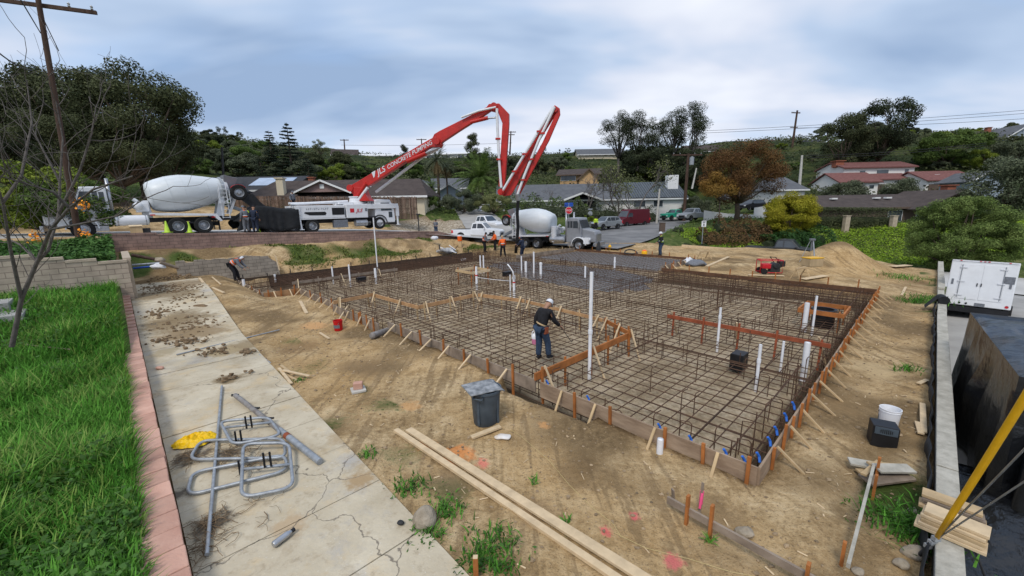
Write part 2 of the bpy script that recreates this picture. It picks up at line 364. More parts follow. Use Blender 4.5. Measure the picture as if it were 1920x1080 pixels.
def base_z(x, y, rough=True):
    a, b = to_ab(x, y); f = far_z(x, y)
    for line, w in ((R1, 4.6), (ROAD2, 5.0), (DR, 2.3), (ROAD3, 2.6)):
        d, zr = seg_dist(x, y, line); f = f + (zr - f) * (1 - sstep(d, w + .6, w + 5))
    # embankment of the ivy slope
    ea = edge_a(b)
    s = (b > -1.93) & (b < 31.08)
    k = np.where(s, 1 - sstep(a, ea, ea + 2.2), 0.0)
    k = np.where((b >= 31.08) & (b < 38) & (a > 15), 0, k)
    k = np.where(a < -40, 0, k) * 1.0
    k = np.where((a < -6.5) & (b <= -1.93) & (b > -6), 1, k)
    z = f + (site_z(a, b, rough) - f) * k
    return z, a, b, k
def ground_h(x, y):
    return float(base_z(np.array([float(x)]), np.array([float(y)]), True)[0][0])
def gz(a, b): v = P(a, b); return ground_h(v.x, v.y)
def road_mask(x, y):
    m = np.zeros(len(x), bool)
    for line, w in ((R1, 4.5), (ROAD2, 4.9), (DR, 2.25), (ROAD3, 2.5)): m |= seg_dist(x, y, line)[0] < w
    return m
def grow(lo, hi, step, far, k=1.16):
    core = list(np.arange(lo, hi + 1e-6, step)); s = step; p = core[-1]
    while p < far: s *= k; p += s; core.append(p)
    s = step; p = core[0]; pre = []
    while p > -far: s *= k; p -= s; pre.append(p)
    return np.array(pre[::-1] + core)
GA = grow(-10.0, 36.0, .2, 900); GB = grow(-4.0, 36.0, .2, 900)
for arr, vals in ((GA, (-6.56, -6.54, -.02, 17.65, 17.69)), (GB, (-1.94, -1.92, 31.07, 31.09, 27.02, 21.09, 21.11, .0, .02))): pass
GA = np.unique(np.r_[GA, [-6.56, -6.54, -.03, -.01, 17.64, 17.67]]); GB = np.unique(np.r_[GB, [-1.94, -1.92, 31.07, 31.09, 26.99, 27.01, 21.09, 21.11, -.01, .01, 27.54, 27.56]])
def make_ground():
    A, B = np.meshgrid(GA, GB, indexing='ij'); a = A.ravel(); b = B.ravel(); x, y = to_xy(a, b)
    z, _, _, k = base_z(x, y)
    rd = road_mask(x, y); z = np.where(rd & (k < .01), z - .25, z)
    out = k < .01; far = np.hypot(x, y)
    z = np.where(out & ~rd, z + .25 * vnoise(x, y, 4, 9) * sstep(far, 30, 60) + np.clip(far - 80, 0, 150) / 150 * 6 * vnoise(x, y, 26, 10) + np.clip(far - 150, 0, 300) / 300 * 5 * vnoise(x, y, 70, 11), z)
    na, nb = len(GA), len(GB)
    me = bpy.data.meshes.new('ground'); me.vertices.add(len(a)); me.vertices.foreach_set('co', np.c_[x, y, z].ravel())
    i = np.arange(na - 1)[:, None] * nb + np.arange(nb - 1)[None, :]; i = i.ravel()
    q = np.c_[i, i + nb, i + nb + 1, i + 1].ravel(); n = len(i)
    me.loops.add(4 * n); me.loops.foreach_set('vertex_index', q.astype(np.int32)); me.polygons.add(n)
    me.polygons.foreach_set('loop_start', np.arange(n, dtype=np.int32) * 4); me.polygons.foreach_set('loop_total', np.full(n, 4, np.int32))
    me.polygons.foreach_set('use_smooth', np.ones(n, bool)); me.update(calc_edges=True)
    # zones: r = green growth, g = damp darker soil plus painted trench shade, b = grey gravel, a = wild hillside
    green = np.where(out, 1.0, 0.0) * (.95 + .5 * vnoise(x, y, 9, 20))
    green = np.where(a < -6.55, 1.0, green)
    wk = (a > -6.3) & (a < -3.2) & (b < 25)
    bk = sstep(b, 27.6, 28.3) * (b < 31) * (a > -6.5)
    green = np.maximum(green, bk * np.clip(.22 + 1.5 * vnoise(x, y, 1.6, 21) + .35 * (1 - sstep(b, 27.8, 29)), 0, 1) * (a < 21))
    green = np.maximum(green, (a > -4.4) * (a < -2.6) * np.clip(.20 + .9 * vnoise(x, y, .9, 22), 0, .7) * (b < 14) * (b > -2))
    green = np.maximum(green, (b > -1.9) * (b < -1.15) * np.clip(.30 + 1.3 * vnoise(x, y, 1.3, 23), 0, .85) * ((a < 3.2) | (a > 15)) * (a < 27) * (a > -5))
    damp_shade = np.clip(.3 + 1.0 * vnoise(x, y, 1.7, 24) + .5 * vnoise(x, y, .6, 25), 0, 1)
    inp = (a > -.02) & (a < 17.65) & (b > 0) & (b < 27)
    gar = (a > 17.65) & (a < 23.1) & (b > 10.25) & (b < 20.8)
    damp_shade = np.where(gar, .2, damp_shade); damp_shade = np.where(inp & ((b > 24.6) | ((a > 15.3) & (b < 10.2)) | (a < .45) | (b < .5)), 1.0, damp_shade)  # trench floors forced darkest: shade of the cut painted into the soil
    grav = np.where(gar, 1.0, 0.0)
    bx, by = x, y
    grav = np.maximum(grav, out * (1 - sstep(np.hypot((bx + 7.5) / 6.5, (by - 47) / 4.0), .8, 1.05)))
    yardm = out & (y < 46.2) & (x < -3.5) & (x > -40); green = np.where(yardm, .12, green); damp_shade = np.where(gar, 0.0, np.where(grav > .05, 1.0, damp_shade)); green = np.where(grav > .3, 0.0, green)
    wild = out * sstep(far, 70, 110)
    at_ = me.attributes.new('zone', 'FLOAT_COLOR', 'POINT')
    at_.data.foreach_set('color', np.c_[np.clip(green, 0, 1), damp_shade, grav, wild].ravel())
    wing = (a > -1.72) & (a <= 0) & (b > 20.6) & (b < 26.8); pa = me.attributes.new('pad', 'FLOAT', 'POINT'); pa.data.foreach_set('value', (inp | wing).astype(np.float32))
    o = bpy.data.objects.new('ground', me); COL.objects.link(o); struct(o); me.materials.append(ground_mat()); return o
def spot(nt, pos, c, r, soft=.5, seed=0.0):
    """mask of a stain of its own shape at a world point"""
    N = nt.nodes.new; L = nt.links.new
    d = N('ShaderNodeVectorMath'); d.operation = 'DISTANCE'; d.inputs[1].default_value = c; L(pos, d.inputs[0])
    nz = N('ShaderNodeTexNoise'); nz.inputs['Scale'].default_value = 3.2 / r * .5; nz.inputs['Detail'].default_value = 8; nz.inputs['Roughness'].default_value = .75
    L(pos, nz.inputs['Vector'])
    m = N('ShaderNodeMath'); m.operation = 'MULTIPLY_ADD'; m.inputs[1].default_value = -r * 2.4; L(nz.outputs[0], m.inputs[0]); L(d.outputs['Value'], m.inputs[2])
    mr = N('ShaderNodeMapRange'); mr.inputs[1].default_value = -r * .25; mr.inputs[2].default_value = -r * .75; mr.inputs[3].default_value = 0; mr.inputs[4].default_value = 1
    L(m.outputs[0], mr.inputs[0]); return mr.outputs[0]
def ground_mat():
    m = bpy.data.materials.new('ground'); m.use_nodes = True; nt = m.node_tree; N = nt.nodes.new; L = nt.links.new
    b = nt.nodes['Principled BSDF']; b.inputs['Roughness'].default_value = .95; b.inputs['Specular IOR Level'].default_value = .1
    g = N('ShaderNodeNewGeometry'); pos = g.outputs['Position']
    at_ = N('ShaderNodeAttribute'); at_.attribute_name = 'zone'; sp = N('ShaderNodeSeparateColor'); L(at_.outputs['Color'], sp.inputs[0])
    def nz(s, d=6, r=.6):
        n = N('ShaderNodeTexNoise'); n.inputs['Scale'].default_value = s; n.inputs['Detail'].default_value = d; n.inputs['Roughness'].default_value = r; L(pos, n.inputs['Vector']); return n.outputs[0]
    def ramp(f, *st):
        r = N('ShaderNodeValToRGB'); e = r.color_ramp.elements; e[0].position, e[0].color = st[0][0], (*st[0][1], 1); e[1].position, e[1].color = st[-1][0], (*st[-1][1], 1)
        for p, c in st[1:-1]: x = e.new(p); x.color = (*c, 1)
        L(f, r.inputs[0]); return r.outputs[0]
    def mix(f, c1, c2):
        x = N('ShaderNodeMix'); x.data_type = 'RGBA'
        if isinstance(f, float): x.inputs[0].default_value = f
        else: L(f, x.inputs[0])
        for s, c in ((6, c1), (7, c2)):
            if isinstance(c, tuple): x.inputs[s].default_value = (*c, 1)
            else: L(c, x.inputs[s])
        return x.outputs[2]
    def math_(op, u, v):
        x = N('ShaderNodeMath'); x.operation = op; x.use_clamp = op in ('ADD', 'SUBTRACT', 'MULTIPLY')
        for i, s in ((0, u), (1, v)):
            if isinstance(s, (int, float)): x.inputs[i].default_value = s
            else: L(s, x.inputs[i])
        return x.outputs[0]
    fine = nz(9, 8, .7); mid = nz(1.1, 6, .65); big = nz(.25, 3, .5); peb = nz(38, 4, .6)
    dirt = ramp(math_('ADD', math_('MULTIPLY', mid, .55), math_('MULTIPLY', fine, .45)), (.36, (.20, .132, .063)), (.46, (.37, .255, .130)), (.54, (.52, .375, .205)), (.64, (.66, .505, .305)))
    dirt = mix(ramp(big, (.42, (0, 0, 0)), (.6, (.45, .45, .45))), dirt, (.50, .31, .13))
    dark = ramp(fine, (.35, (.110, .072, .036)), (.65, (.27, .185, .095)))
    dmask = ramp(math_('MULTIPLY', sp.outputs[1], math_('ADD', fine, .45)), (.30, (0, 0, 0)), (.62, (.9, .9, .9)))
    c = mix(dmask, dirt, dark)
    c = mix(ramp(peb, (.64, (0, 0, 0)), (.72, (.6, .6, .6))), c, (.62, .53, .40))
    c = mix(ramp(peb, (.33, (.75, .75, .75)), (.42, (0, 0, 0))), c, (.17, .115, .06)); c = mix(ramp(nz(17, 5, .7), (.34, (.6, .6, .6)), (.43, (0, 0, 0))), c, (.19, .13, .07))
    mpv = N('ShaderNodeMapping'); mpv.vector_type = 'POINT'; mpv.inputs['Rotation'].default_value = (0, 0, -TH); mpv.inputs['Scale'].default_value = (3.2, .28, 1); L(pos, mpv.inputs[0]); tr = N('ShaderNodeTexNoise'); tr.inputs['Scale'].default_value = 1.6; tr.inputs['Detail'].default_value = 5; tr.inputs['Distortion'].default_value = .6; L(mpv.outputs[0], tr.inputs['Vector']); c = mix(ramp(math_('ADD', math_('MULTIPLY', tr.outputs[0], .8), math_('MULTIPLY', fine, .2)), (.40, (.55, .55, .55)), (.47, (0, 0, 0))), c, (.20, .135, .070))
    pad = N('ShaderNodeAttribute'); pad.attribute_name = 'pad'; sand = ramp(math_('ADD', math_('MULTIPLY', mid, .5), math_('MULTIPLY', fine, .5)), (.34, (.16, .115, .070)), (.46, (.32, .245, .155)), (.60, (.53, .43, .30)))
    sand = mix(dmask2 := ramp(sp.outputs[1], (.8, (0, 0, 0)), (.98, (1, 1, 1))), sand, (.115, .085, .055)); c = mix(pad.outputs['Fac'], c, sand)  # top of the dark zone paints trench shade into the sand colour
    gr = ramp(nz(14, 4), (.35, (.10, .098, .098)), (.65, (.30, .295, .29))); rip = ramp(nz(4.5, 5, .7), (.36, (.13, .10, .07)), (.5, (.34, .28, .20)), (.64, (.52, .46, .37))); gr = mix(sp.outputs[1], gr, rip)
    c = mix(sp.outputs[2], c, gr)
    grass = ramp(mid, (.3, (.035, .055, .014)), (.52, (.075, .105, .026)), (.70, (.19, .17, .075)))
    wild = ramp(nz(.12, 8, .65), (.35, (.016, .026, .010)), (.50, (.032, .046, .016)), (.60, (.070, .085, .024)), (.72, (.12, .105, .055)))
    grass = mix(at_.outputs['Alpha'], grass, wild)
    gm = ramp(math_('ADD', math_('MULTIPLY', sp.outputs[0], 1.0), math_('MULTIPLY', math_('SUBTRACT', fine, .5), .9)), (.42, (0, 0, 0)), (.62, (1, 1, 1)))
    c = mix(gm, c, grass)
    for px, py, r, col in ((860, 855, .36, (.80, .27, .07)), (800, 835, .22, (.72, .28, .09)), (905, 870, .15, (.80, .16, .14)), (770, 762, .30, (.62, .33, .13)), (590, 610, .6, (.66, .36, .16)),
                           (1135, 998, .10, (.80, .10, .14)), (1190, 968, .09, (.80, .12, .16)), (1262, 1048, .14, (.78, .14, .17)), (1020, 800, .16, (.72, .36, .14)), (1085, 885, .62, (.17, .11, .055)), (680, 690, .9, (.25, .165, .085)), (560, 650, .8, (.24, .15, .075)), (850, 905, .5, (.26, .18, .10)), (1330, 960, .5, (.25, .17, .09)), (1600, 960, .45, (.21, .145, .075)), (1560, 760, .6, (.30, .20, .10)), (1640, 690, .8, (.58, .43, .24)), (1000, 960, .4, (.30, .20, .11)), (480, 560, 1.0, (.28, .18, .09))):
        p = G(px, py, 0); k = spot(nt, pos, (p.x, p.y, 0), r); c = mix(math_('MULTIPLY', k, .62), c, col)
    L(c, b.inputs['Base Color'])
    bp = N('ShaderNodeBump'); bp.inputs['Strength'].default_value = .9; bp.inputs['Distance'].default_value = .09
    h = math_('ADD', math_('ADD', math_('MULTIPLY', fine, .6), math_('MULTIPLY', nz(3.2, 5, .7), .35)), math_('MULTIPLY', peb, .25)); L(h, bp.inputs['Height']); L(bp.outputs[0], b.inputs['Normal'])
    return m
GROUND = make_ground()
def strip(name, line, hw, matn, lift=.0, step=1.2, n=9, edge=None):
    """a road ribbon laid along a surveyed line"""
    pts = [Vector(p) for p in line]; dense = []
    for p, q in zip(pts[:-1], pts[1:]):
        k = max(1, int((q - p).length / step)); dense += [p.lerp(q, i / k) for i in range(k)]
    dense.append(pts[-1])
    for _ in range(6): dense = [dense[0]] + [(dense[i - 1] + dense[i] * 2 + dense[i + 1]) / 4 for i in range(1, len(dense) - 1)] + [dense[-1]]
    mb = MB(); vs = []; fs = []
    for i, p in enumerate(dense):
        d = dense[min(i + 1, len(dense) - 1)] - dense[max(i - 1, 0)]; d.z = 0; d.normalize(); s = Vector((-d.y, d.x, 0))
        for k in range(n):
            u = -1 + 2 * k / (n - 1); vs.append(p + s * hw * u + Vector((0, 0, lift - .06 * u * u)))
    for i in range(len(dense) - 1):
        for k in range(n - 1): o = i * n + k; fs.append((o, o + 1, o + n + 1, o + n))
    mb.add(vs, fs); o = mb.build(name, matn, smooth=True); struct(o); return dense
mat('asphalt', (.11, .11, .112), .9, .15, .35, .25, bscale=30, col2=(.24, .235, .23))
mat('road_concrete', (.40, .39, .37), .9, .15, .25, .2, bscale=20, col2=(.56, .545, .52))
mat('drive_concrete', (.26, .25, .235), .9, .15, .5, .2, bscale=20, col2=(.40, .385, .36))
D1 = strip('street', R1, 4.5, 'road_concrete', .0)
D2 = strip('side_street', ROAD2, 4.9, 'asphalt', -.02)
strip('uphill_driveway', ROAD3, 2.6, 'drive_concrete', .02)
D3 = strip('driveway', DR, 2.3, 'drive_concrete', .02)
def kerb(name, dense, off, lo, hi, w=.16, h=.14):
    mb = MB()
    for i in range(max(lo, 0), min(hi, len(dense) - 1)):
        def q(j):
            d = dense[min(j + 1, len(dense) - 1)] - dense[max(j - 1, 0)]; d.z = 0; d.normalize(); return dense[j] + Vector((-d.y, d.x, 0)) * off
        mb.bar(q(i), q(i + 1) , w, h * 2)
    o = mb.build(name, 'concrete'); struct(o)
# ------------------------------------------------------------------ concrete walk, walls
def walkway():
    m = mat('walk_concrete', (.42, .35, .24), .9, .14, .9, .25, bscale=18, col2=(.61, .535, .40)); nt = m.node_tree; N = nt.nodes.new; L = nt.links.new
    b = nt.nodes['Principled BSDF']; src = b.inputs['Base Color'].links[0].from_socket
    g = N('ShaderNodeNewGeometry')
    def stain(sc, lo, hi, col, amt, src):
        n = N('ShaderNodeTexNoise'); n.inputs['Scale'].default_value = sc; n.inputs['Detail'].default_value = 9; n.inputs['Roughness'].default_value = .7; L(g.outputs['Position'], n.inputs['Vector'])
        r = N('ShaderNodeMapRange'); r.inputs[1].default_value = lo; r.inputs[2].default_value = hi; r.inputs[4].default_value = amt; L(n.outputs[0], r.inputs[0])
        x = N('ShaderNodeMix'); x.data_type = 'RGBA'; L(r.outputs[0], x.inputs[0]); L(src, x.inputs[6]); x.inputs[7].default_value = (*col, 1); return x.outputs[2]
    src = stain(1.0, .53, .66, (.58, .42, .22), .6, src); src = stain(.6, .56, .68, (.36, .35, .34), .7, src); src = stain(7, .56, .70, (.30, .23, .15), .6, src); src = stain(2.2, .54, .66, (.33, .25, .155), .55, src); src = stain(26, .60, .70, (.72, .70, .64), .5, src)
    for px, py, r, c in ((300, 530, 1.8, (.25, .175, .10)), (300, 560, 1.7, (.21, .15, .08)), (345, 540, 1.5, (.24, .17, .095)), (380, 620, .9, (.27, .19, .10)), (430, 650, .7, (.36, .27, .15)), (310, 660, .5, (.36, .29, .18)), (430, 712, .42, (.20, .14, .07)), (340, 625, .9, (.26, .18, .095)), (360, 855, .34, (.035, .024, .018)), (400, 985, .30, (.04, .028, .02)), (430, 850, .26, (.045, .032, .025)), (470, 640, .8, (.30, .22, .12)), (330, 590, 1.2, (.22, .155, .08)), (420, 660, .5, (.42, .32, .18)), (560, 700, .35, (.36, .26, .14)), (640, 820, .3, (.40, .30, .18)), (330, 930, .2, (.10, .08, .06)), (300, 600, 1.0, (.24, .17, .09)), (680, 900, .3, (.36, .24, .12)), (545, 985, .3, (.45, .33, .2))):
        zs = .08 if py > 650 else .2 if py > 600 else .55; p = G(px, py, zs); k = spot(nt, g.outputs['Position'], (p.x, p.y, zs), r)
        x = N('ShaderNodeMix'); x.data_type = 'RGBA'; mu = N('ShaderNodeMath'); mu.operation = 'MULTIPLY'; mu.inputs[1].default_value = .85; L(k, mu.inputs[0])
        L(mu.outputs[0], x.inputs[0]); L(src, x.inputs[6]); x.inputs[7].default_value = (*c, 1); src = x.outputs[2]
    vo = N('ShaderNodeTexVoronoi'); vo.feature = 'DISTANCE_TO_EDGE'; vo.inputs['Scale'].default_value = .27; nw = N('ShaderNodeTexNoise'); nw.inputs['Scale'].default_value = 1.6; nw.inputs['Detail'].default_value = 6; L(g.outputs['Position'], nw.inputs['Vector']); va = N('ShaderNodeVectorMath'); va.operation = 'MULTIPLY_ADD'; va.inputs[1].default_value = (.9, .9, .9); L(nw.outputs['Color'], va.inputs[0]); L(g.outputs['Position'], va.inputs[2]); L(va.outputs[0], vo.inputs['Vector'])
    rk = N('ShaderNodeMapRange'); rk.inputs[1].default_value = .004; rk.inputs[2].default_value = .0008; rk.inputs[4].default_value = .8; L(vo.outputs['Distance'], rk.inputs[0]); x = N('ShaderNodeMix'); x.data_type = 'RGBA'; L(rk.outputs[0], x.inputs[0]); L(src, x.inputs[6]); x.inputs[7].default_value = (.12, .10, .08, 1); src = x.outputs[2]
    L(src, b.inputs['Base Color'])
    bs = np.arange(-1.2, 26.4, 1.32); r = random.Random(3)
    mb = MB()
    for i in range(len(bs) - 1):
        b0, b1 = bs[i] + .008, bs[i + 1] - .008
        if 16.4 < b0 < 17.2: continue
        e0 = lambda b: -4.12 + .022 * b
        tilt = r.uniform(-.006, .006)
        pts = []
        for (a, bb) in ((-6.32, b0), (e0(b0), b0), (e0(b1), b1), (-6.32, b1)):
            zz = float(site_z(np.array([a + .0]), np.array([bb]), False)[0]) if bb < 15 else .09 + .62 * float(sstep(np.array([bb]), 14, 22)[0])
            pts.append(P(a, bb, max(zz, .05) + .045 + tilt))
        lo = [p - Vector((0, 0, .22)) for p in pts]; mb.add(pts + lo, [(0, 1, 2, 3), (0, 4, 5, 1), (1, 5, 6, 2), (2, 6, 7, 3), (3, 7, 4, 0)])
    o = mb.build('walkway', 'walk_concrete'); struct(o)
walkway()
mat('pink_cap', (.50, .27, .20), .9, .16, 2.2, .35, bscale=45, col2=(.62, .38, .29), island=.14)
mat('tan_cap', (.44, .36, .27), .9, .2, 3, .3, bscale=40, island=.12)
bricks('block_face', (.42, .33, .26), (.36, .28, .22), (.20, .16, .13), .42, .2)
bricks('tan_block', (.46, .38, .29), (.40, .32, .25), (.24, .19, .15), .42, .2)
bricks('pink_block', (.33, .215, .175), (.27, .18, .15), (.17, .12, .10), .41, .2)
bricks('grey_block', (.36, .31, .25), (.30, .26, .21), (.18, .15, .12), .41, .2, axes='XZ')
def cap_wall():
    t = site('garden_wall', 'low garden wall with pink cap blocks between the tall grass and the concrete walk', 'wall', -6.55, 0)
    mb = MB(); mb.box((0, 10.3, -.25), (.34, 26.6, 1.1)); mb.build('wall_body', 'block_face', t)
    mb = MB(); r = random.Random(5); b = -3.0
    while b < 23.2:
        L = .40; z = .36 + .0 * b + (.55 * float(sstep(np.array([b]), 15, 22)[0]))
        R = Matrix.Rotation(r.uniform(-.02, .02), 3, 'Z')
        mb.box((r.uniform(-.008, .008), b + L / 2, z + r.uniform(-.004, .004)), (.415, L - .012, .15), R); b += L
    mb.build('cap_course', 'pink_cap', t, bevel=.012)
    mb = MB()
    for b in (17.5, 19.5, 21.5): mb.box((0, b + .9, .30 + .55 * float(sstep(np.array([b]), 15, 22)[0]) - .1), (.335, 2.0, .3))
    mb.build('upper_course', 'tan_cap', t)
cap_wall()
def right_wall():
    t = site('boundary_wall', 'long low boundary wall topped with weathered timber beside the driveway', 'wall', 0, -1.94)
    mb = MB(); mb.box((10, -.02, -.62), (38, .20, 1.66)); mb.build('wall_body', 'old_timber', t)
    mb = MB(); r = random.Random(8); a = -6.0
    while a < 29:
        L = r.uniform(3.2, 4.8)
        if 17.6 < a < 19.5: a += .6; continue
        mb = MB(); mb.box((a + L / 2, r.uniform(-.006, .006) - .02, .255 + r.uniform(-.01, .015)), (L - .02, .23, .10)); a += L; mb.build('timber_cap', 'old_timber', t, bevel=.012)
right_wall()
def silt():
    t = site('silt_fence', 'black silt fence fabric hung along the wall on the dirt side', 'fence', 0, -1.80)
    mb = MB(); vs = []; fs = []; n = 90
    for i in range(n + 1):
        a = -4 + 20 * i / n
        for j in range(4):
            z = -.12 + .14 * j; vs.append((a, .012 + .03 * math.sin(a * 2.1 + j) * (j < 3) + .02 * math.sin(a * 7), z + .03 * math.sin(a * 1.3)))
    for i in range(n):
        for j in range(3): o = i * 4 + j; fs.append((o, o + 4, o + 5, o + 1))
    mb.add(vs, fs); o = mb.build('fabric', 'black_fabric', t, smooth=True); s = o.modifiers.new('thick', 'SOLIDIFY'); s.thickness = .008
    t2 = site('fabric_roll', 'roll of black fabric lying over the timber wall near the white trailer', 'roll', 15.7, -1.95, .42)
    mb = MB(); mb.tube([(-.25, -.05, .02), (.25, .05, .02)], .16, 14); mb.build('roll', 'black_fabric', t2, smooth=True, auto=40)
    mb = MB(); mb.add([(-.25, .12, .08), (.22, .2, .08), (.18, .45, -.3), (-.28, .42, -.32)], [(0, 1, 2, 3)]); o = mb.build('loose_end', 'black_fabric', t2); s = o.modifiers.new('thick', 'SOLIDIFY'); s.thickness = .01
silt()
def back_walls():
    t = site('street_wall', 'long pink block retaining wall below the street with the trucks', 'wall', 0, 31.15)
    mb = MB(); top = [(-6.9, 3.0), (-4.6, 2.94), (-4.6, 2.86), (-1, 2.72), (3, 2.52), (7, 2.36), (9.2, 2.28), (9.2, 2.22), (13, 2.04), (15.4, 1.9), (17.5, 1.35), (19, .9)]
    poly = [(-6.9, 0, .6)] + [(a, 0, z - .06) for a, z in top] + [(19, 0, .1)]
    mb.prism([(x, -.1, z) for x, _, z in poly], (0, .2, 0)); mb.build('wall_body', 'pink_block', t)
    mb = MB()
    for (a0, z0), (a1, z1) in zip(top[:-1], top[1:]):
        if a1 - a0 > .1: mb.bar((a0 + .01, 0, z0 - .01), (a1 - .01, 0, z1 - .01), .26, .1)
    mb.build('cap_course', 'pink_block', t)
    t = site('block_wall', 'old grey block retaining wall with broken top at the foot of the bank', 'wall', 0, 27.55)
    r = random.Random(2); poly = [(-4.25, 0, .1), (-4.25, 0, 1.42)]; a = -4.25
    while a < .1: poly += [(a + .01, 0, 1.42 + r.uniform(-.06, .09)), (a + .4, 0, 1.42 + r.uniform(-.06, .09))]; a += .41
    poly += [(.35, 0, 1.2), (.75, 0, .9), (.8, 0, .1)]
    mb = MB(); mb.prism([(x, -.1, z) for x, _, z in poly], (0, .2, 0)); mb.build('wall_body', 'grey_block', t)
    # tan terrace wall, its top stepping down to the corner by the walk
    t = site('terrace_wall', 'tan block terrace wall with stepped cap above the tall grass', 'wall', -6.2, 21.1)
    st = [(0, 2.32), (-.85, 2.32), (-.85, 2.46), (-1.7, 2.46), (-1.7, 2.60), (-2.4, 2.60), (-2.4, 2.76), (-3.4, 2.76), (-3.4, 2.9), (-9, 2.9)]
    mb = MB(); mb.prism([(0, -.1, .3)] + [(x, -.1, z - .07) for x, z in st] + [(-9, -.1, .3)], (0, .2, 0)); mb.build('wall_body', 'tan_block', t)
    mb = MB()
    for i in range(0, len(st) - 1, 2):
        mb.box(((st[i][0] + st[i + 1][0]) / 2, 0, st[i][1] - .03), (abs(st[i][0] - st[i + 1][0]) - .02, .25, .09))
    mb.build('cap_course', 'tan_cap', t)
    mb = MB(); R = Matrix.Rotation(math.pi / 2, 4, 'Z'); mb.box((0, 2.1, 1.3), (.2, 4.0, 2.0)); mb.box((0, 2.1, 2.35), (.25, 4.0, .09)); mb.build('end_return', 'tan_cap', t)
    t = site('stone_step', 'grey concrete step slab half buried in the grass', 'step', -9.9, 18.0, .95)
    mb = MB(); mb.box((0, 0, .05), (2.3, 1.1, .5)); mb.box((-.3, 1.0, .3), (2.2, 1.0, .5)); mb.build('slab', 'drive_concrete', t, bevel=.02)
back_walls()
# ------------------------------------------------------------------ slab forms
def form(label, p, q, out, z=.30, h=.34, stakes=(), braces=(), matn='grey_lumber', th=.035, stake_mat='orange_lumber', brace_mat='pale_lumber', name='edge_form', skip=(), stake_h=.12, blen=.55):
    """one run of form board between pad points p and q; out = side the stakes stand on"""
    pv, qv = P(*p), P(*q); d = (qv - pv); L = d.length; ang = math.atan2(d.y, d.x)
    t = thing(name, label, 'formwork', pv, ang); s = out
    mb = MB(); mb.box((L / 2, s * th / 2, z - h / 2), (L, th, h)); mb.build('board', matn, t)
    r = random.Random(int(L * 100))
    for x in stakes:
        mb = MB(); lean = r.uniform(-.04, .04); hh = stake_h + r.uniform(-.04, .10)
        mb.bar((x, s * (th + .022), z - h - .35), (x + lean, s * (th + .022 + r.uniform(0, .03)), z + hh), .05, .042, up=(0, 1, 0)); mb.build('stake', stake_mat, t)
    for x in braces:
        mb = MB(); x2 = x + r.uniform(-.05, .05); l = blen * r.uniform(.85, 1.1)
        mb.bar((x, s * (th + .03), z + .02), (x2, s * (th + .05 + l), z - h - .08), .045, .03, up=(0, 0, 1)); mb.build('brace', brace_mat, t)
    return t
mat('trench_board', (.045, .032, .024), .9, .3, 3, .2, col2=(.085, .06, .042)); mat('rust_board', (.085, .042, .024), .9, .3, 3, .2, col2=(.17, .085, .045))  # trench_board is coloured dark to paint in the shaded trench side
mat('tan_lumber2', (.30, .15, .065), .75, .25, 3, .15, col2=(.44, .26, .13))
rr = lambda n, L, o=.4: [o + (L - 2 * o) * i / (n - 1) for i in range(n)]
form('weathered form board with orange stakes running from the sharp corner toward the bin', (0, 0), (0, 4.35), 1, .30, .36, (.12, .75, 1.42, 2.5, 3.35), (.55, 1.6, 2.85, 3.7), 'plywood', brace_mat='lumber', blen=.3)
form('weathered form board behind the grey bin with orange stakes and short braces', (0, 4.5), (0, 11.5), 1, .30, .30, (.7, 1.6, 2.6, 3.6, 4.8, 6), (.9, 2.3, 3.3, 4.2, 5.3, 6.4))
t = form('tall form boards of the entry step behind the red bucket', (-.34, 11.5), (-.34, 15.6), 1, .30, .62, (.3, .8, 1.3, 1.5, 2.0), (.6, 1.3, 2.4, 3.5), blen=.4)
form('grey form board between the entry step and the jog with thin braces', (-.1, 15.7), (-.1, 20.6), 1, .30, .32, (.5, 1.8, 3.2), (.3, 1.0, 1.8, 2.7, 3.7, 4.5), blen=.45)
form('short orange form board at the jog of the slab edge', (-.1, 20.6), (-1.72, 20.6), 1, .30, .34, (.3, .9, 1.4), (.5, 1.2), 'tan_lumber2', blen=.4)
form('weathered form board beside the worker bending over', (-1.72, 20.6), (-1.72, 26.9), 1, .28, .36, (.4, 2, 4), (.6, 1.4, 2.3, 3.3, 4.4, 5.4), blen=.45)
form('long dark form board along the bank at the far end of the slab', (-1.72, 26.98), (16.2, 26.98), 1, .20, .85, rr(14, 17.9), (), 'trench_board', stake_mat='dark_metal', stake_h=.2)
form('weathered form board in front of the mixer truck beside the garage bay', (15.7, 20.95), (23.1, 20.95), 1, .40, .42, rr(7, 7.2), rr(4, 7, .8), stake_mat='lumber')
form('rust-coloured form board closing the far side of the garage bay', (23.15, 20.9), (23.15, 10.2), 1, .28, .30, rr(8, 10.5), (), 'rust_board', stake_mat='orange_lumber', stake_h=.25)
form('grey form board with pale braces by the worker in the yellow vest', (23.1, 10.2), (17.7, 10.2), 1, .34, .40, rr(5, 5.2), rr(6, 5.2, .3), blen=.5)
form('rust-brown form board along the dirt yard by the red generator', (17.68, 10.1), (17.68, 0), 1, .24, .75, rr(9, 10, .6), (), 'rust_board', stake_mat='orange_lumber', stake_h=.28)
form('long form board facing the driveway with a row of diagonal kickers', (17.6, 0), (0, 0), 1, .30, .38, [.25 + .62 * i for i in range(28)], [.5 + .86 * i for i in range(20)], 'plywood', brace_mat='lumber', blen=.55)
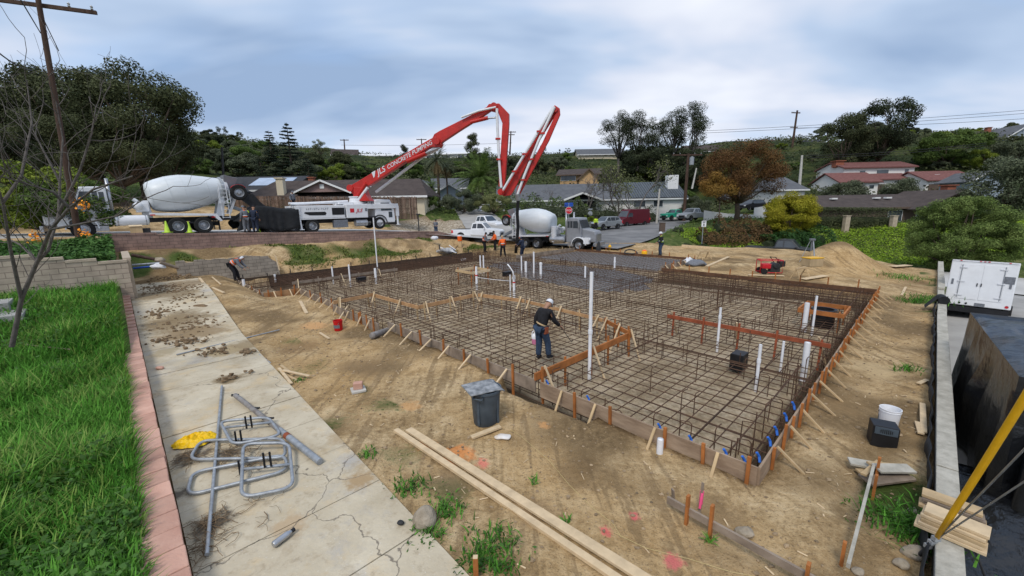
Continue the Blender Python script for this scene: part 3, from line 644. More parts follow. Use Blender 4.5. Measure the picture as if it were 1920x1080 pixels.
# interior step boards
mat('tan_lumber', (.36, .19, .085), .75, .25, 3, .15, col2=(.52, .32, .16), island=.2)
def step(label, p, q, z=.46, h=.2, n=4, matn='orange_lumber', legs='orange_lumber', leg_h=.62, both=True):
    pv, qv = P(*p), P(*q); d = (qv - pv); L = d.length
    t = thing('step_form', label, 'formwork', pv, math.atan2(d.y, d.x)); mb = MB(); h = h * .72; mb.box((L / 2, 0, z - h / 2), (L, .045, h)); mb.build('board', matn, t)
    r = random.Random(int(L * 77))
    for i in range(n):
        x = .2 + (L - .4) * i / max(1, n - 1); y = .05 if i % 2 else -.05; k = r.uniform(-.25, .25)
        mb = MB(); mb.bar((x, y, z + r.uniform(.03, .14)), (x + .02, y, z - leg_h), .05, .04, up=(0, 1, 0)); mb.build('stake', legs, t)
        if i % 2 == 0:
            mb = MB(); mb.bar((x + .08, y, z + .12), (x + .08 + k, y - .4, z - leg_h), .045, .03); mb.build('brace', 'pale_lumber', t)
    return t
step('bright orange step board running past the tall white pipe', (-.1, 4.45), (4.1, 4.45), .50, .24, 5, leg_h=.8)
step('red-brown step board on stakes across the mat beside the meter box', (6.55, .1), (6.55, 4.5), .52, .16, 5, 'red_lumber', 'red_lumber', .8)
step('tan courtyard board between the bucket and the first courtyard corner', (-.3, 15.65), (1.5, 15.85), .44, .2, 2, 'tan_lumber', 'lumber')
step('tan courtyard board sloping in from the first courtyard corner', (1.5, 15.8), (1.65, 12.2), .44, .2, 4, 'tan_lumber', 'lumber')
step('tan courtyard board facing the walk in the middle of the slab', (1.7, 12.25), (4.6, 12.3), .44, .2, 5, 'tan_lumber', 'lumber')
step('tan courtyard board behind the worker in the dark hoodie', (4.65, 12.2), (5.2, 9.9), .44, .2, 3, 'tan_lumber', 'lumber')
step('tan courtyard board between the worker and the tall white pipe', (5.2, 9.8), (4.95, 6.0), .42, .16, 5, 'tan_lumber', 'lumber')
step('short orange board closing the courtyard near the step board', (4.9, 5.9), (4.15, 4.5), .46, .18, 4, leg_h=.75)
step('grey step board on stakes at the end of the slab near the bank', (-.1, 21.8), (6.0, 21.8), .46, .2, 6, 'grey_lumber', 'grey_lumber')
def pole_frames():
    # raised pale block-out on stakes
    t = site('pipe_frame', 'pale wooden block-out frame raised on stakes around the thin pipes', 'formwork', 7.9, 16.6)
    mb = MB(); mb.box((0, -.7, .62), (1.3, .05, .14)); mb.box((0, .7, .62), (1.3, .05, .14)); mb.build('long_rail', 'pale_lumber', t)
    mb = MB(); mb.box((-.67, 0, .62), (.05, 1.45, .14)); mb.box((.67, 0, .62), (.05, 1.45, .14)); mb.build('short_rail', 'lumber', t)
    for x, y in ((-.6, -.6), (.6, -.6), (-.6, .6), (.6, .6)): mb = MB(); mb.bar((x, y, -.2), (x, y, .8), .05, .04); mb.build('stake', 'orange_lumber', t)
    # skimmer block-out by the driveway edge
    t = site('sump_formwork', 'orange timber frame round a black sump ring at the driveway edge', 'formwork', 11.2, .95)
    for (x, y, dx, dy) in ((0, -.62, 1.5, .05), (0, .62, 1.5, .05), (-.73, 0, .05, 1.2), (.73, 0, .05, 1.2)): mb = MB(); mb.box((x, y, .42), (dx, dy, .15)); mb.build('rail', 'orange_lumber', t)
    for x, y in ((-.6, -.5), (.6, -.5), (-.6, .5), (.6, .5)): mb = MB(); mb.bar((x, y, -.2), (x, y, .52), .08, .04); mb.build('stake', 'orange_lumber', t)
    t = site('sump_ring', 'black plastic sump ring set inside the orange timber frame', 'drain', 11.15, .95)
    mb = MB(); mb.lathe([(.34, -.2), (.34, .36), (.38, .38), (.38, .44), (.30, .44), (.28, .1)], 20, caps=False); mb.lathe([(.0, .30), (.29, .30)], 20, caps=False); mb.build('ring', 'black_plastic', t, smooth=True, auto=40)
    t = site('meter_box', 'black open plastic box hung on rebar beside the white stub pipe', 'box', 4.9, 1.75, .02)
    mb = MB(); mb.box((0, 0, .28), (.42, .30, .03)); mb.box((0, .15, .06), (.42, .03, .44)); mb.box((-.2, 0, .06), (.03, .3, .44)); mb.box((.2, 0, .06), (.03, .3, .44)); mb.box((0, -.14, .06), (.4, .012, .40)); mb.build('shell', 'black_plastic', t, bevel=.008)
    t = site('valve_box', 'small black box set in the far part of the mat', 'box', 10.0, 16.0, .1); mb = MB(); mb.box((0, 0, .1), (.5, .3, .25)); mb.box((0, 0, .24), (.54, .34, .03)); mb.build('shell', 'black_plastic', t, bevel=.01)
    t = site('valve_box', 'small black box under the grey step board by the bank', 'box', 3.4, 21.3, .1); mb = MB(); mb.box((0, 0, .05), (.5, .3, .25)); mb.box((0, 0, .19), (.54, .34, .03)); mb.build('shell', 'black_plastic', t, bevel=.01)
pole_frames()
# ------------------------------------------------------------------ reinforcement
def rebar():
    t = site('rebar_mat', 'tied grid of rusty reinforcing bars covering the whole slab area', 'rebar mat', 0, 0)
    r = random.Random(11); S = .30
    def wob(p, q, k, z): 
        n = 9; return [tuple(Vector(p).lerp(Vector(q), i / (n - 1)) + Vector((r.uniform(-k, k), r.uniform(-k, k), r.uniform(-.018, .018)))) for i in range(n)]
    R = .0112
    nb = int(26.6 / S)
    for i in range(nb):
        b = .22 + i * S + r.uniform(-.03, .03); a0, a1 = (.06, 17.5) if b < 20.6 else (-1.6, 16)
        mb = MB(); mb.tube(wob((a0, b, .12), (a1, b, .12), .012, 0), R, 5); mb.build('long_bar', 'rebar', t)
    k = 0; rest = MB()
    for i in range(int(17.4 / S)):
        a = .2 + i * S + r.uniform(-.03, .03); mb = MB() if k < 30 else rest
        mb.tube(wob((a, .08, .142), (a, 26.8, .142), .012, 0), R, 5)
        if k < 30: mb.build('cross_bar', 'rebar', t)
        k += 1
    # garage bay and wing bars
    for i in range(24): b = 10.5 + i * .43; rest.tube([(17.7, b, .13), (23, b, .13)], R * .9, 4)
    for i in range(12): a = 17.9 + i * .43; rest.tube([(a, 10.3, .15), (a, 20.8, .15)], R * .9, 4)
    # doubled bars over the grade beams
    for a in (1.0, 4.4, 4.55, 8.6, 8.8, 12.6, 12.8, 15.6, 16.2, 16.9): rest.tube(wob((a, .1, .17), (a, 26.5, .17), .02, 0), R, 5)
    for b in (.5, 1.1, 4.1, 4.7, 8.6, 9.2, 12.9, 13.5, 17.2, 21.2, 24.7, 25.2, 25.8, 26.4): rest.tube(wob((.1, b, .165), (17.5, b, .165), .02, 0), R, 5)
    # bars low in the beam trenches
    for a in np.arange(-1.5, 16.2, .34):
        for b in (25.3, 26.6): rest.tube([(a, b, -.5), (a, b, .16)], R, 4)
    for a in np.arange(0, 17.4, .5): rest.tube([(a, .12, -.4), (a, .12, .16)], R, 4)
    for b in np.arange(.3, 10, .34): rest.tube([(15.8, b, -.5), (15.8, b, .16)], R, 4); rest.tube([(17.3, b, -.5), (17.3, b, .16)], R, 4)
    for b in (25.0, 25.5, 26.0, 26.5): 
        for z in (-.12, -.3): rest.tube([(-1.6, b, z), (16.5, b, z)], R, 4)
    for a in (15.7, 16.3, 16.9, 17.4):
        for z in (-.1, -.3): rest.tube([(a, .2, z), (a, 10.1, z)], R, 4)
    for b in (.1, .3):
        for z in (-.1, -.3): rest.tube([(.1, b, z), (17.4, b, z)], R, 4)
    for a in (.1, .3):
        for z in (-.1, -.3): rest.tube([(a, .2, z), (a, 20.5, z)], R, 4)
    o = rest.build('beam_bars', 'rebar', t); o['kind'] = 'stuff'
    # stirrups and dowels standing through the mat
    cand = []
    for bl in (.35, 4.5, 8.9, 13.2, 17.2, 21.5, 24.9, 26.2):
        a = .4
        while a < 17.3: cand.append((a + r.uniform(-.1, .1), bl + r.uniform(-.25, .25), r.uniform(.18, .44))); a += .62
    for al in (.3, 4.5, 8.7, 12.7, 16.4):
        b = .5
        while b < 26.5: cand.append((al + r.uniform(-.25, .25), b + r.uniform(-.1, .1), r.uniform(.18, .44))); b += .62
    for _ in range(340): cand.append((r.uniform(.3, 17.2), r.uniform(.3, 26.5), r.uniform(.22, .55)))
    cand.sort(key=lambda c: (c[0] + 6.4) ** 2 + (c[1] + 1.4) ** 2); rest = MB()
    for i, (a, b, h) in enumerate(cand):
        mb = MB() if i < 100 else rest; k = r.choice((0, 0, 1, 2))
        if k == 0: pts = [(a, b, -.42), (a + r.uniform(-.02, .02), b + r.uniform(-.02, .02), h)]
        elif k == 1: pts = [(a, b, -.45), (a, b, h), (a + .05, b, h + .03), (a + .28, b, h)]
        else: pts = [(a, b, -.42), (a, b, h), (a, b + .04, h + .03), (a, b + .2, h), (a, b + .22, -.4)]
        mb.tube(pts, R * .95, 5)
        if i < 100: mb.build('dowel', 'rebar', t)
    o = rest.build('far_dowels', 'rebar', t); o['kind'] = 'stuff'
    # blue tape on bar ends near the corner
    for a, b in ((.04, .45), (.04, 1.0), (.04, .18), (.3, .05), (.9, .05), (1.35, .06), (.04, 1.55), (2.0, .06), (.05, 4.2), (.06, 3.1), (2.6, .06)):
        mb = MB(); mb.tube([(a, b, .20), (a + .05, b + .03, .27), (a + .02, b + .06, .34)], .022, 6); mb.build('blue_cap', 'blue_tape', t)
rebar()
def wet():
    mat('wet_concrete', (.10, .10, .098), .6, .2, 5, .9, bscale=11, col2=(.235, .235, .23), spec=.4)
    pts = [(15.6, 9.6), (12.4, 8.7), (11.6, 9.6), (10.9, 12.4), (11.2, 15), (12.3, 17.5), (12.6, 20), (13.5, 22.6), (15.2, 22.6), (16.2, 20), (16.6, 15), (16.8, 11)]
    mb = MB(); n = len(pts); c = Vector((14.2, 15.2, 0)); vs = []; fs = []; rings = 14; seg = 72
    for i in range(rings + 1):
        for k in range(seg):
            u = k / seg * n; j = int(u) % n; p = Vector((*pts[j], 0)).lerp(Vector((*pts[(j + 1) % n], 0)), u - int(u)); f = i / rings * (1 + .16 * noise.noise(Vector((math.cos(k / seg * 6.283) * 2.5, math.sin(k / seg * 6.283) * 2.5, 0))) + .06 * noise.noise(Vector((math.cos(k / seg * 6.283) * 9, math.sin(k / seg * 6.283) * 9, 1))))
            q = c.lerp(p, f); z = .09 - .34 * max(0, i / rings - .66) / .34 + .05 * noise.noise(q * 2.2) + .03 * noise.noise(q * 5); q.z = z; vs.append(q)
    for i in range(rings):
        for k in range(seg): fs.append((i * seg + k, i * seg + (k + 1) % seg, (i + 1) * seg + (k + 1) % seg, (i + 1) * seg + k))
    mb.add(vs, fs); o = mb.build('wet_concrete', 'wet_concrete', smooth=True); o.location = NO; o.rotation_euler = (0, 0, TH)
    tag(o, 'fresh grey concrete spreading under the rebar in front of the mixer truck', 'concrete', kind='stuff')
wet()
# ------------------------------------------------------------------ plumbing stubs
def stub(label, px, pyb, pyt, r, z0=-.05, band=None, cap=None, lean=0):
    p = G(px, pyb, z0); top = at(px, pyt, p.y).z; h = max(.25, top - z0)
    t = thing('pvc_pipe', label, 'pipe', p, 0, 'white plastic pipes standing in the slab')
    mb = MB(); d = Vector((lean * h, 0, h)); mb.tube([(0, 0, -.2), tuple(d)], r, 10, caps=False)
    mb.tube([tuple(d), tuple(d + Vector((0, 0, -.03)))], r * .8, 10); mb.build('tube', 'pvc', t, smooth=True)
    if cap: mb = MB(); mb.tube([tuple(d * cap), tuple(d * cap + Vector((0, 0, .10)))], r * 1.28, 10); mb.build('coupling', 'pvc', t, smooth=True, auto=40)
    if band: mb = MB(); mb.tube([tuple(d * band), tuple(d * band + Vector((0, 0, .06)))], r * 1.12, 10); mb.build('red_band', 'red_plastic', t, smooth=True, auto=40)
    return t
stub('tallest white pipe, beside the bright orange step board', 1105, 705, 510, .045, -.1, cap=.42)
stub('tall thin white pipe standing near the bank and the pump truck', 708, 505, 408, .042)
stub('white pipe with a side fitting between the red-brown board and the corner', 1345, 650, 577, .034, cap=.72)
stub('thick white pipe beside the orange sump frame', 1508, 614, 568, .075)
stub('slim white pipe next to the thick pipe by the sump frame', 1523, 620, 555, .035)
stub('white stub pipe beside the black meter box', 1418, 722, 646, .035, cap=.55)
stub('thick white pipe behind the red-brown board near the driveway edge', 1507, 700, 642, .07)
stub('slender white pipe behind the red-brown board, halfway along it', 1464, 688, 640, .03)
stub('short open white pipe outside the form board near the sharp corner', 1236, 862, 823, .055, -.12)
stub('white pipe with a red band under the pale block-out frame', 894, 538, 500, .06, band=.55)
stub('white pipe with a red band and a bent hose behind the courtyard', 964, 552, 516, .06, band=.6, cap=.8)
stub('thin white pipe left of the bent hose', 957, 552, 515, .03)
stub('thin tall white pipe in the row of four by the wet concrete', 978, 517, 480, .04)
stub('thick short white pipe second in the row of four by the wet concrete', 986, 516, 490, .075)
stub('tallest white pipe in the row of four by the wet concrete', 1001, 518, 472, .05)
stub('thick capped white pipe last in the row of four by the wet concrete', 1014, 520, 492, .075, cap=.85)
stub('white pipe standing alone at the edge of the wet concrete', 1097, 526, 499, .05)
stub('white pipe with a small elbow near the garage bay', 1152, 508, 482, .055, cap=.6)
stub('thin white pipe inside the pale block-out frame', 901, 508, 479, .045)
stub('second thin pipe inside the pale block-out frame', 907, 508, 479, .045)
stub('white pipe near the grey step board, closest to the jog', 625, 528, 500, .045)
stub('thin white pipe rising through the grey step board', 657, 532, 496, .045)
stub('white pipe behind the grey step board with the tall thin pipe', 705, 527, 503, .07)
stub('white pipe at the far end of the mat near the block wall', 516, 523, 514, .06)
stub('thick white pipe outside the form by the bending worker', 459, 545, 524, .07)
def hose_bits():
    p = G(964, 540, .3); t = thing('bent_hose', 'white bent hose rising from the banded pipe behind the courtyard', 'hose', p)
    mb = MB(); mb.tube([(0, 0, .45), (-.05, 0, .8), (-.18, .05, 1.0), (-.3, .1, 1.15)], .03, 8); mb.build('hose', 'pvc', t, smooth=True)
    p = G(893, 520, .35); q = G(958, 527, .3); t = thing('string_line', 'white string line strung between the two banded pipes', 'line', (0, 0, 0)); mb = MB(); mb.tube([p, p.lerp(q, .5) - Vector((0, 0, .02)), q], .012, 5); mb.build('line', 'pvc', t)
hose_bits()
# ------------------------------------------------------------------ vehicles
def wheel(parent, x, y, z, r=.53, w=.28, side=1, rim='steel', name='wheel', rr=.56):
    Rm = Matrix.Translation((x, y, z)) @ Matrix.Rotation(math.pi / 2, 4, 'X')
    mb = MB(); mb.lathe([(r * .58, -w / 2), (r * .9, -w / 2), (r * .985, -w * .36), (r, -w * .2), (r, w * .2), (r * .985, w * .36), (r * .9, w / 2), (r * .58, w / 2)], 26, Rm, caps=False)
    t = mb.build(name, 'rubber', parent, smooth=True, auto=35)
    q = Matrix.Translation((x, y, z)) @ Matrix.Rotation(math.pi / 2 * (-1 if side > 0 else 1), 4, 'X')
    mb = MB(); f = w / 2; mb.lathe([(0, f * .62), (r * .16, f * .62), (r * .18, f * .3), (r * .42, f * .1), (r * .5, f * .5), (r * rr, f * .92), (r * .60, f * .98)], 20, q, caps=False)
    for k in range(8): t2 = 2 * math.pi * k / 8; mb.tube([q @ Vector((r * .33 * math.cos(t2), r * .33 * math.sin(t2), f * .12)), q @ Vector((r * .33 * math.cos(t2), r * .33 * math.sin(t2), f * .5))], r * .035, 5)
    mb.build('rim', rim, t, smooth=True, auto=30); return t
def panel(mb, pts, y, th=.012):                                  # flat plate in the xz plane, pushed outwards in y
    mb.prism([(x, y, z) for x, z in pts], (0, th if y > 0 else -th, 0))
def mixer(label, loc, rz, cab_paint, drum_label=None, scale=1.0):
    t = thing('mixer_truck', label, 'concrete mixer', loc, rz, scale=scale); cm = 'white_paint'
    mb = MB()
    for s in (-.42, .42): mb.box((4.7, s, .95), (9.0, .1, .28))
    for x in (.6, 2.0, 4.6, 6.2, 8.6): mb.box((x, 0, .93), (.12, .8, .2))
    mb.box((2.0, 0, .6), (.9, .5, .3)); mb.box((3.35, 0, .6), (.9, .5, .3)); mb.box((3.3, 0, .72), (2.6, 2.1, .08)); mb.build('chassis', 'dark_metal', t)
    for x in (2.6, 3.98):
        for s in (-1, 1): wheel(t, x, s * 1.02, .54, .54, .52, s)
    for s in (-1, 1): wheel(t, 8.35, s * 1.03, .54, .54, .30, s)
    # raised booster axle at the tail
    for s in (-1, 1):
        wheel(t, .25, s * .92, 2.72, .53, .32, s)
        mb = MB(); mb.lathe([(.56, -.16), (.58, -.16), (.58, .16), (.56, .16)], 20, Matrix.Translation((.25, s * .92, 2.72)) @ Matrix.Rotation(math.pi / 2, 4, 'X'), caps=False)
        v, f = mb.v, [q for q in mb.f if sum(mb.v[i][2] for i in q) / 4 > 3.02]; mb.f = f; mb.build('booster_fender', 'red_paint' if scale else cm, t)
    mb = MB()
    mb.tube([(.25, -.8, 2.72), (.25, .8, 2.72)], .09, 8)
    for s in (-.42, .42): mb.bar((.25, s, 2.72), (.9, s, 1.25), .12, .14); mb.bar((.55, s, 2.45), (1.2, s, 2.0), .07, .07)
    mb.box((.3, 0, 2.5), (.3, 1.3, .1)); mb.build('booster_axle', 'white_paint', t)
    # drum
    f, b = Vector((5.15, 0, 2.42)), Vector((.75, 0, 3.08)); d = (b - f); L = d.length; Mx = Matrix.Translation(f) @ d.to_track_quat('Z', 'Y').to_matrix().to_4x4()
    prof = [(.0, -.06), (.62, -.05), (.80, .0), (.92, .12), (1.06, .55), (1.17, 1.1), (1.205, 1.5), (1.205, 1.9), (1.12, 2.5), (.95, 3.2), (.76, 3.9), (.62, 4.4), (.60, L)]
    mb = MB(); mb.lathe(prof, 40, Mx, caps=False); dr = mb.build('drum', 'drum_paint', t, smooth=True, auto=30)
    mb = MB()
    for z, r in ((1.12, 1.182), (1.92, 1.205), (.14, .935), (3.22, .95)): mb.lathe([(r - .02, z - .012), (r + .006, z - .008), (r + .006, z + .008), (r - .02, z + .012)], 40, Mx, caps=False)
    mb.build('seam', 'drum_paint', dr, smooth=True)
    mb = MB(); mb.lathe([(.63, 4.05), (.80, 4.06), (.80, 4.18), (.63, 4.19)], 32, Mx, caps=False); mb.build('ring', 'galvanised', dr, smooth=True, auto=30)
    # frame rails, pedestal, fenders
    mb = MB(); mb.prism([(1.25, -.5, 1.1), (1.05, -.5, 2.55), (1.35, -.5, 2.55), (1.75, -.5, 1.1)], (0, 1.0, 0)); mb.prism([(5.1, -.5, 1.1), (5.2, -.5, 2.2), (5.55, -.5, 2.2), (5.6, -.5, 1.1)], (0, 1.0, 0)); mb.build('drum_support', cm, t, bevel=.02)
    for s in (-1, 1):
        mb = MB(); mb.prism([(1.5, s * 1.24, .8), (1.78, s * 1.24, 1.28), (5.3, s * 1.24, 1.42), (5.3, s * 1.24, 1.30), (4.75, s * 1.24, 1.24), (2.0, s * 1.24, 1.14), (1.66, s * 1.24, .74)], (0, -s * .62, 0)); mb.build('fender', cm, t, bevel=.01)
        mb = MB(); mb.box((5.15, s * 1.246, 1.28), (.25, .012, .07)); mb.box((2.0, s * 1.246, 1.06), (.22, .012, .06)); mb.build('reflector', 'red_plastic', t)
    mb = MB(); mb.box((5.55, .55, 1.75), (.6, .7, .5)); mb.box((5.6, -.35, 1.65), (.5, .6, .4)); mb.ball((5.75, .95, 1.85), (.24, .2, .24), 12, 8); mb.ball((5.75, -.95, 1.85), (.24, .2, .24), 12, 8); mb.tube([(5.4, 0, 1.8), (5.9, 0, 2.3)], .12, 8); mb.build('pump_gear', cm, t, smooth=True, auto=40)
    for s in (-1, 1):
        mb = MB(); mb.tube([(5.35, s * 1.0, .98), (5.42, s * 1.0, .98), (6.9, s * 1.0, .98), (6.97, s * 1.0, .98)], [.22, .31, .31, .22], 20); tk = mb.build('water_tank', cm if cab_paint != 'grey_paint' else 'steel', t, smooth=True, auto=50)
        mb = MB()
        for x in (5.5, 6.8): mb.lathe([(.325, -.03), (.325, .03)], 20, Matrix.Translation((x, s, .98)) @ Matrix.Rotation(math.pi / 2, 4, 'Y'), caps=False); mb.box((x, s * .75, .75), (.06, .5, .08))
        mb.build('strap', 'steel', tk)
    if cab_paint == 'grey_paint':
        mb = MB(); mb.tube([(5.75, -1.0, .75), (5.75, -1.0, 2.2)], .27, 18); mb.build('water_column', cm, t, smooth=True, auto=40)
    # hopper, chute, ladder
    mb = MB(); mb.add([(.95, -.62, 3.95), (.95, .62, 3.95), (.15, .55, 3.75), (.15, -.55, 3.75), (.95, -.3, 2.95), (.95, .3, 2.95), (.5, .3, 2.85), (.5, -.3, 2.85)], [(0, 1, 5, 4), (1, 2, 6, 5), (2, 3, 7, 6), (3, 0, 4, 7)])
    o = mb.build('hopper', 'grey_paint', t); s_ = o.modifiers.new('th', 'SOLIDIFY'); s_.thickness = .03
    mb = MB(); mb.bar((.9, 0, 1.75), (-1.5, .25, .75), .42, .05); mb.bar((.9, -.22, 1.83), (-1.5, .02, .84), .03, .22); mb.bar((.9, .22, 1.83), (-1.5, .47, .84), .03, .22); mb.build('chute', 'galvanised', t)
    for s in (-1, 1):
        mb = MB()
        for x in (1.0, 1.42): mb.tube([(x, s * 1.02, .95), (x, s * 1.02, 3.35)], .025, 6)
        for k in range(9): mb.tube([(1.0, s * 1.02, 1.0 + .28 * k), (1.42, s * 1.02, 1.0 + .28 * k)], .018, 5)
        mb.box((1.2, s * .95, 2.0), (.7, .35, .04)); mb.tube([(.85, s * 1.1, 2.05), (.85, s * 1.1, 2.9), (1.5, s * 1.1, 2.9), (1.5, s * 1.1, 2.05)], .02, 5); mb.build('ladder', 'white_paint', t)
    for s in (-1, 1): mb = MB(); mb.box((1.72, s * 1.05, .5), (.03, .5, .7)); mb.build('mudflap', 'black_plastic', t)
    # cab
    p = cab_paint; mb = MB()
    prof = [(7.05, .75), (7.05, 2.95), (7.25, 3.02), (8.2, 2.98), (8.55, 2.05), (8.55, .75)]; W = 1.05
    mb.prism([(x, -W, z) for x, z in prof], (0, 2 * W, 0)); cab = mb.build('cab', p, t, bevel=.06)
    mb = MB()
    for s in (-1, 1):
        y = s * (W + .004)
        panel(mb, [(7.75, 2.08), (7.75, 2.72), (8.16, 2.72), (8.40, 2.08)], y); panel(mb, [(7.18, 2.1), (7.18, 2.7), (7.40, 2.7), (7.40, 2.1)], y); panel(mb, [(7.46, 2.1), (7.46, 2.72), (7.69, 2.72), (7.69, 2.1)], y)
    mb.add([(8.29, -.92, 2.80), (8.29, .92, 2.80), (8.565, .92, 2.07), (8.565, -.92, 2.07)], [(0, 1, 2, 3)]); mb.add([(7.043, -.7, 2.1), (7.043, .7, 2.1), (7.043, .7, 2.7), (7.043, -.7, 2.7)], [(0, 1, 2, 3)])
    mb.build('window', 'window_glass', cab)
    mb = MB(); mb.prism([(8.5, -.78, .8), (8.5, -.78, 2.05), (9.7, -.78, 1.8), (9.85, -.78, 1.5), (9.85, -.78, .8)], (0, 1.56, 0)); hood = mb.build('hood', p, t, bevel=.08)
    mb = MB(); mb.box((9.865, 0, 1.2), (.03, 1.0, .7)); mb.build('grille', 'steel', hood)
    for s in (-1, 1):
        mb = MB(); c = Matrix.Translation((8.35, s * 1.0, .56)) @ Matrix.Rotation(math.pi / 2, 4, 'X'); mb.lathe([(.66, -.22), (.72, -.2), (.72, .2), (.66, .22)], 28, c, caps=False); mb.f = [q for q in mb.f if sum(mb.v[i][2] for i in q) / 4 > .62]; mb.box((9.1, s * .98, .95), (.5, .42, .55)); mb.build('front_fender', 'white_paint' if p == 'grey_paint' else p, t, smooth=True, auto=40)
        mb = MB(); mb.box((9.4, s * .98, 1.1), (.12, .3, .2)); mb.build('headlight', 'white_cloth', t, bevel=.02)
        mb = MB(); mb.box((8.45, s * 1.32, 2.35), (.08, .2, .5)); mb.bar((8.35, s * 1.05, 2.5), (8.45, s * 1.25, 2.5), .03, .03); mb.build('mirror', 'steel', cab)
        mb = MB(); mb.tube([(6.95, s * .85, 1.1), (6.95, s * .85, 3.5)], .08, 10); mb.build('exhaust', 'steel', t, smooth=True)
        mb = MB(); mb.box((7.7, s * .95, .55), (.9, .3, .3)); mb.build('step', 'steel', t)
    mb = MB(); mb.box((9.95, 0, .62), (.15, 2.3, .35)); mb.build('bumper', 'steel', t, bevel=.03)
    return t
mixer('white drum concrete mixer truck with pale cab parked on the street above the wall', P(.65, 34.6, 2.72), TH + math.pi, 'white_paint')
_m2r, _m2f = at(1008, 470, 40.2), at(1104, 471, 37.2)
_dv = (_m2f - _m2r); _ang = math.atan2(_dv.y, _dv.x); _o = Vector((_m2r.x, _m2r.y, 0)) - Vector((math.cos(_ang), math.sin(_ang), 0)) * 3.3
mixer('concrete mixer truck with grey cab backed up beside the hanging boom hose', (_o.x, _o.y, ground_h(_m2r.x, _m2r.y) - .08), _ang, 'grey_paint', scale=.98)

def text_mesh(txt, size, name, matn, parent, M4, shear=0.0, ext=.004, align='LEFT', space=1.0):
    cu = bpy.data.curves.new(name, 'FONT'); cu.body = txt; cu.size = size; cu.shear = shear; cu.extrude = ext; cu.align_x = align; cu.space_character = space; cu.offset = size * .012
    o = bpy.data.objects.new(name, cu); COL.objects.link(o); dg = bpy.context.evaluated_depsgraph_get()
    me = bpy.data.meshes.new_from_object(o.evaluated_get(dg)); bpy.data.objects.remove(o); bpy.data.curves.remove(cu)
    me.materials.clear(); me.materials.append(M[matn]); n = bpy.data.objects.new(name, me); COL.objects.link(n)
    if parent is not None: n.parent = parent
    n.matrix_local = M4; return n
PUMP_O = P(.8, 34.2, 2.35)
def pump_truck():
    t = thing('pump_truck', 'white concrete pump truck with folded outriggers and red boom turret by the wooden fence', 'pump truck', PUMP_O, TH)
    W = 1.22
    mb = MB(); mb.box((5.8, 0, .85), (11, .9, .3)); mb.box((5.5, 0, 1.05), (9.5, 2.2, .08)); mb.build('chassis', 'dark_metal', t)
    for x in (1.3, 2.75, 4.15):
        for s in (-1, 1): wheel(t, x, s * 1.0, .54, .54, .5, s)
    for s in (-1, 1): wheel(t, 9.85, s * 1.02, .54, .54, .32, s)
    mb = MB(); mb.box((5.0, 0, 1.62), (3.6, 2 * W, 1.0)); b = mb.build('side_body', 'white_paint', t, bevel=.04)
    mb = MB()
    for s in (-1, 1): panel(mb, [(5.75, 1.35), (5.75, 1.92), (6.75, 1.92), (6.75, 1.35)], s * (W + .003)); panel(mb, [(3.6, 1.52), (3.65, 1.62), (5.2, 1.62), (5.3, 1.5), (5.2, 1.34), (4.0, 1.36)], s * (W + .003))
    mb.build('vent_panel', 'black_plastic', b)
    mb = MB(); mb.box((7.85, 0, 1.62), (1.85, 2 * W + .06, 1.14)); bx = mb.build('hydraulic_box', 'white_paint', t, bevel=.04)
    mb = MB(); mb.box((5.0, 0, 1.08), (3.7, 2 * W + .04, .07)); mb.build('trim_rail', 'white_paint', t)
    R = Matrix.Rotation(math.pi / 2, 4, 'X')
    text_mesh('JLS', .42, 'lettering', 'sign_red', bx, Matrix.Translation((7.75, -W - .042, 1.52)) @ R, .35)
    mb = MB(); mb.box((7.4, -W - .036, 1.67), (.34, .012, .34)); mb.build('red_logo', 'sign_red', bx); mb = MB(); mb.box((8.62, -W - .036, 1.72), (.18, .012, .26)); mb.build('grey_badge', 'grey_cloth', bx)
    mb = MB(); x = 3.75
    for k in range(12):
        if k in (3, 7): mb.box((x + .05, -W - .006, 1.85), (.06, .01, .03))
        else: mb.box((x + .05, -W - .006, 1.85), (.022, .01, .16)); mb.box((x + .09, -W - .006, 1.85 + .05 * (k % 3 - 1)), (.06, .01, .03))
        x += .145
    mb.build('faded_number', 'grey_cloth', b)
    for s in (-1, 1):
        mb = MB(); mb.box((10.2, s * 1.12, 2.0), (3.0, .24, .42)); o1 = mb.build('outrigger_beam', 'white_paint', t, bevel=.02)
        mb = MB(); mb.box((11.62, s * 1.14, 1.55), (.24, .24, .9)); mb.tube([(11.62, s * 1.14, 1.2), (11.62, s * 1.105, .35)], .085, 10); mb.box((11.62, s * 1.14, .33), (.3, .3, .05)); mb.build('outrigger_leg', 'white_paint', t, bevel=.01)
        mb = MB(); mb.box((3.15, s * 1.14, 1.75), (.34, .3, .7)); mb.tube([(3.2, s * 1.14, 1.5), (3.3, s * 1.14, .3)], .11, 10); mb.box((3.3, s * 1.14, .28), (.35, .35, .05)); mb.build('outrigger_leg', 'white_paint', t, bevel=.01)
    mb = MB(); mb.box((6.4, -1.02, .62), (1.15, .4, .62)); mb.build('tool_box', 'grey_cloth', t, bevel=.02)
    mb = MB(); mb.tube([(7.7, -.95, .62), (8.7, -.95, .62)], .3, 20); mb.build('fuel_tank', 'steel', t, smooth=True, auto=50)
    mb = MB(); mb.prism([(9.5, -1.15, .55), (9.5, -1.15, 2.45), (9.7, -1.15, 2.6), (11.0, -1.15, 2.55), (11.35, -1.15, 1.7), (11.4, -1.15, .55)], (0, 2.3, 0)); cab = mb.build('cab', 'white_paint', t, bevel=.07)
    mb = MB()
    for s in (-1, 1): panel(mb, [(10.05, 1.6), (10.05, 2.3), (10.85, 2.3), (11.12, 1.6)], s * 1.154); panel(mb, [(10.75, 1.0), (10.75, 1.5), (11.1, 1.5), (11.1, 1.0)], s * 1.154)
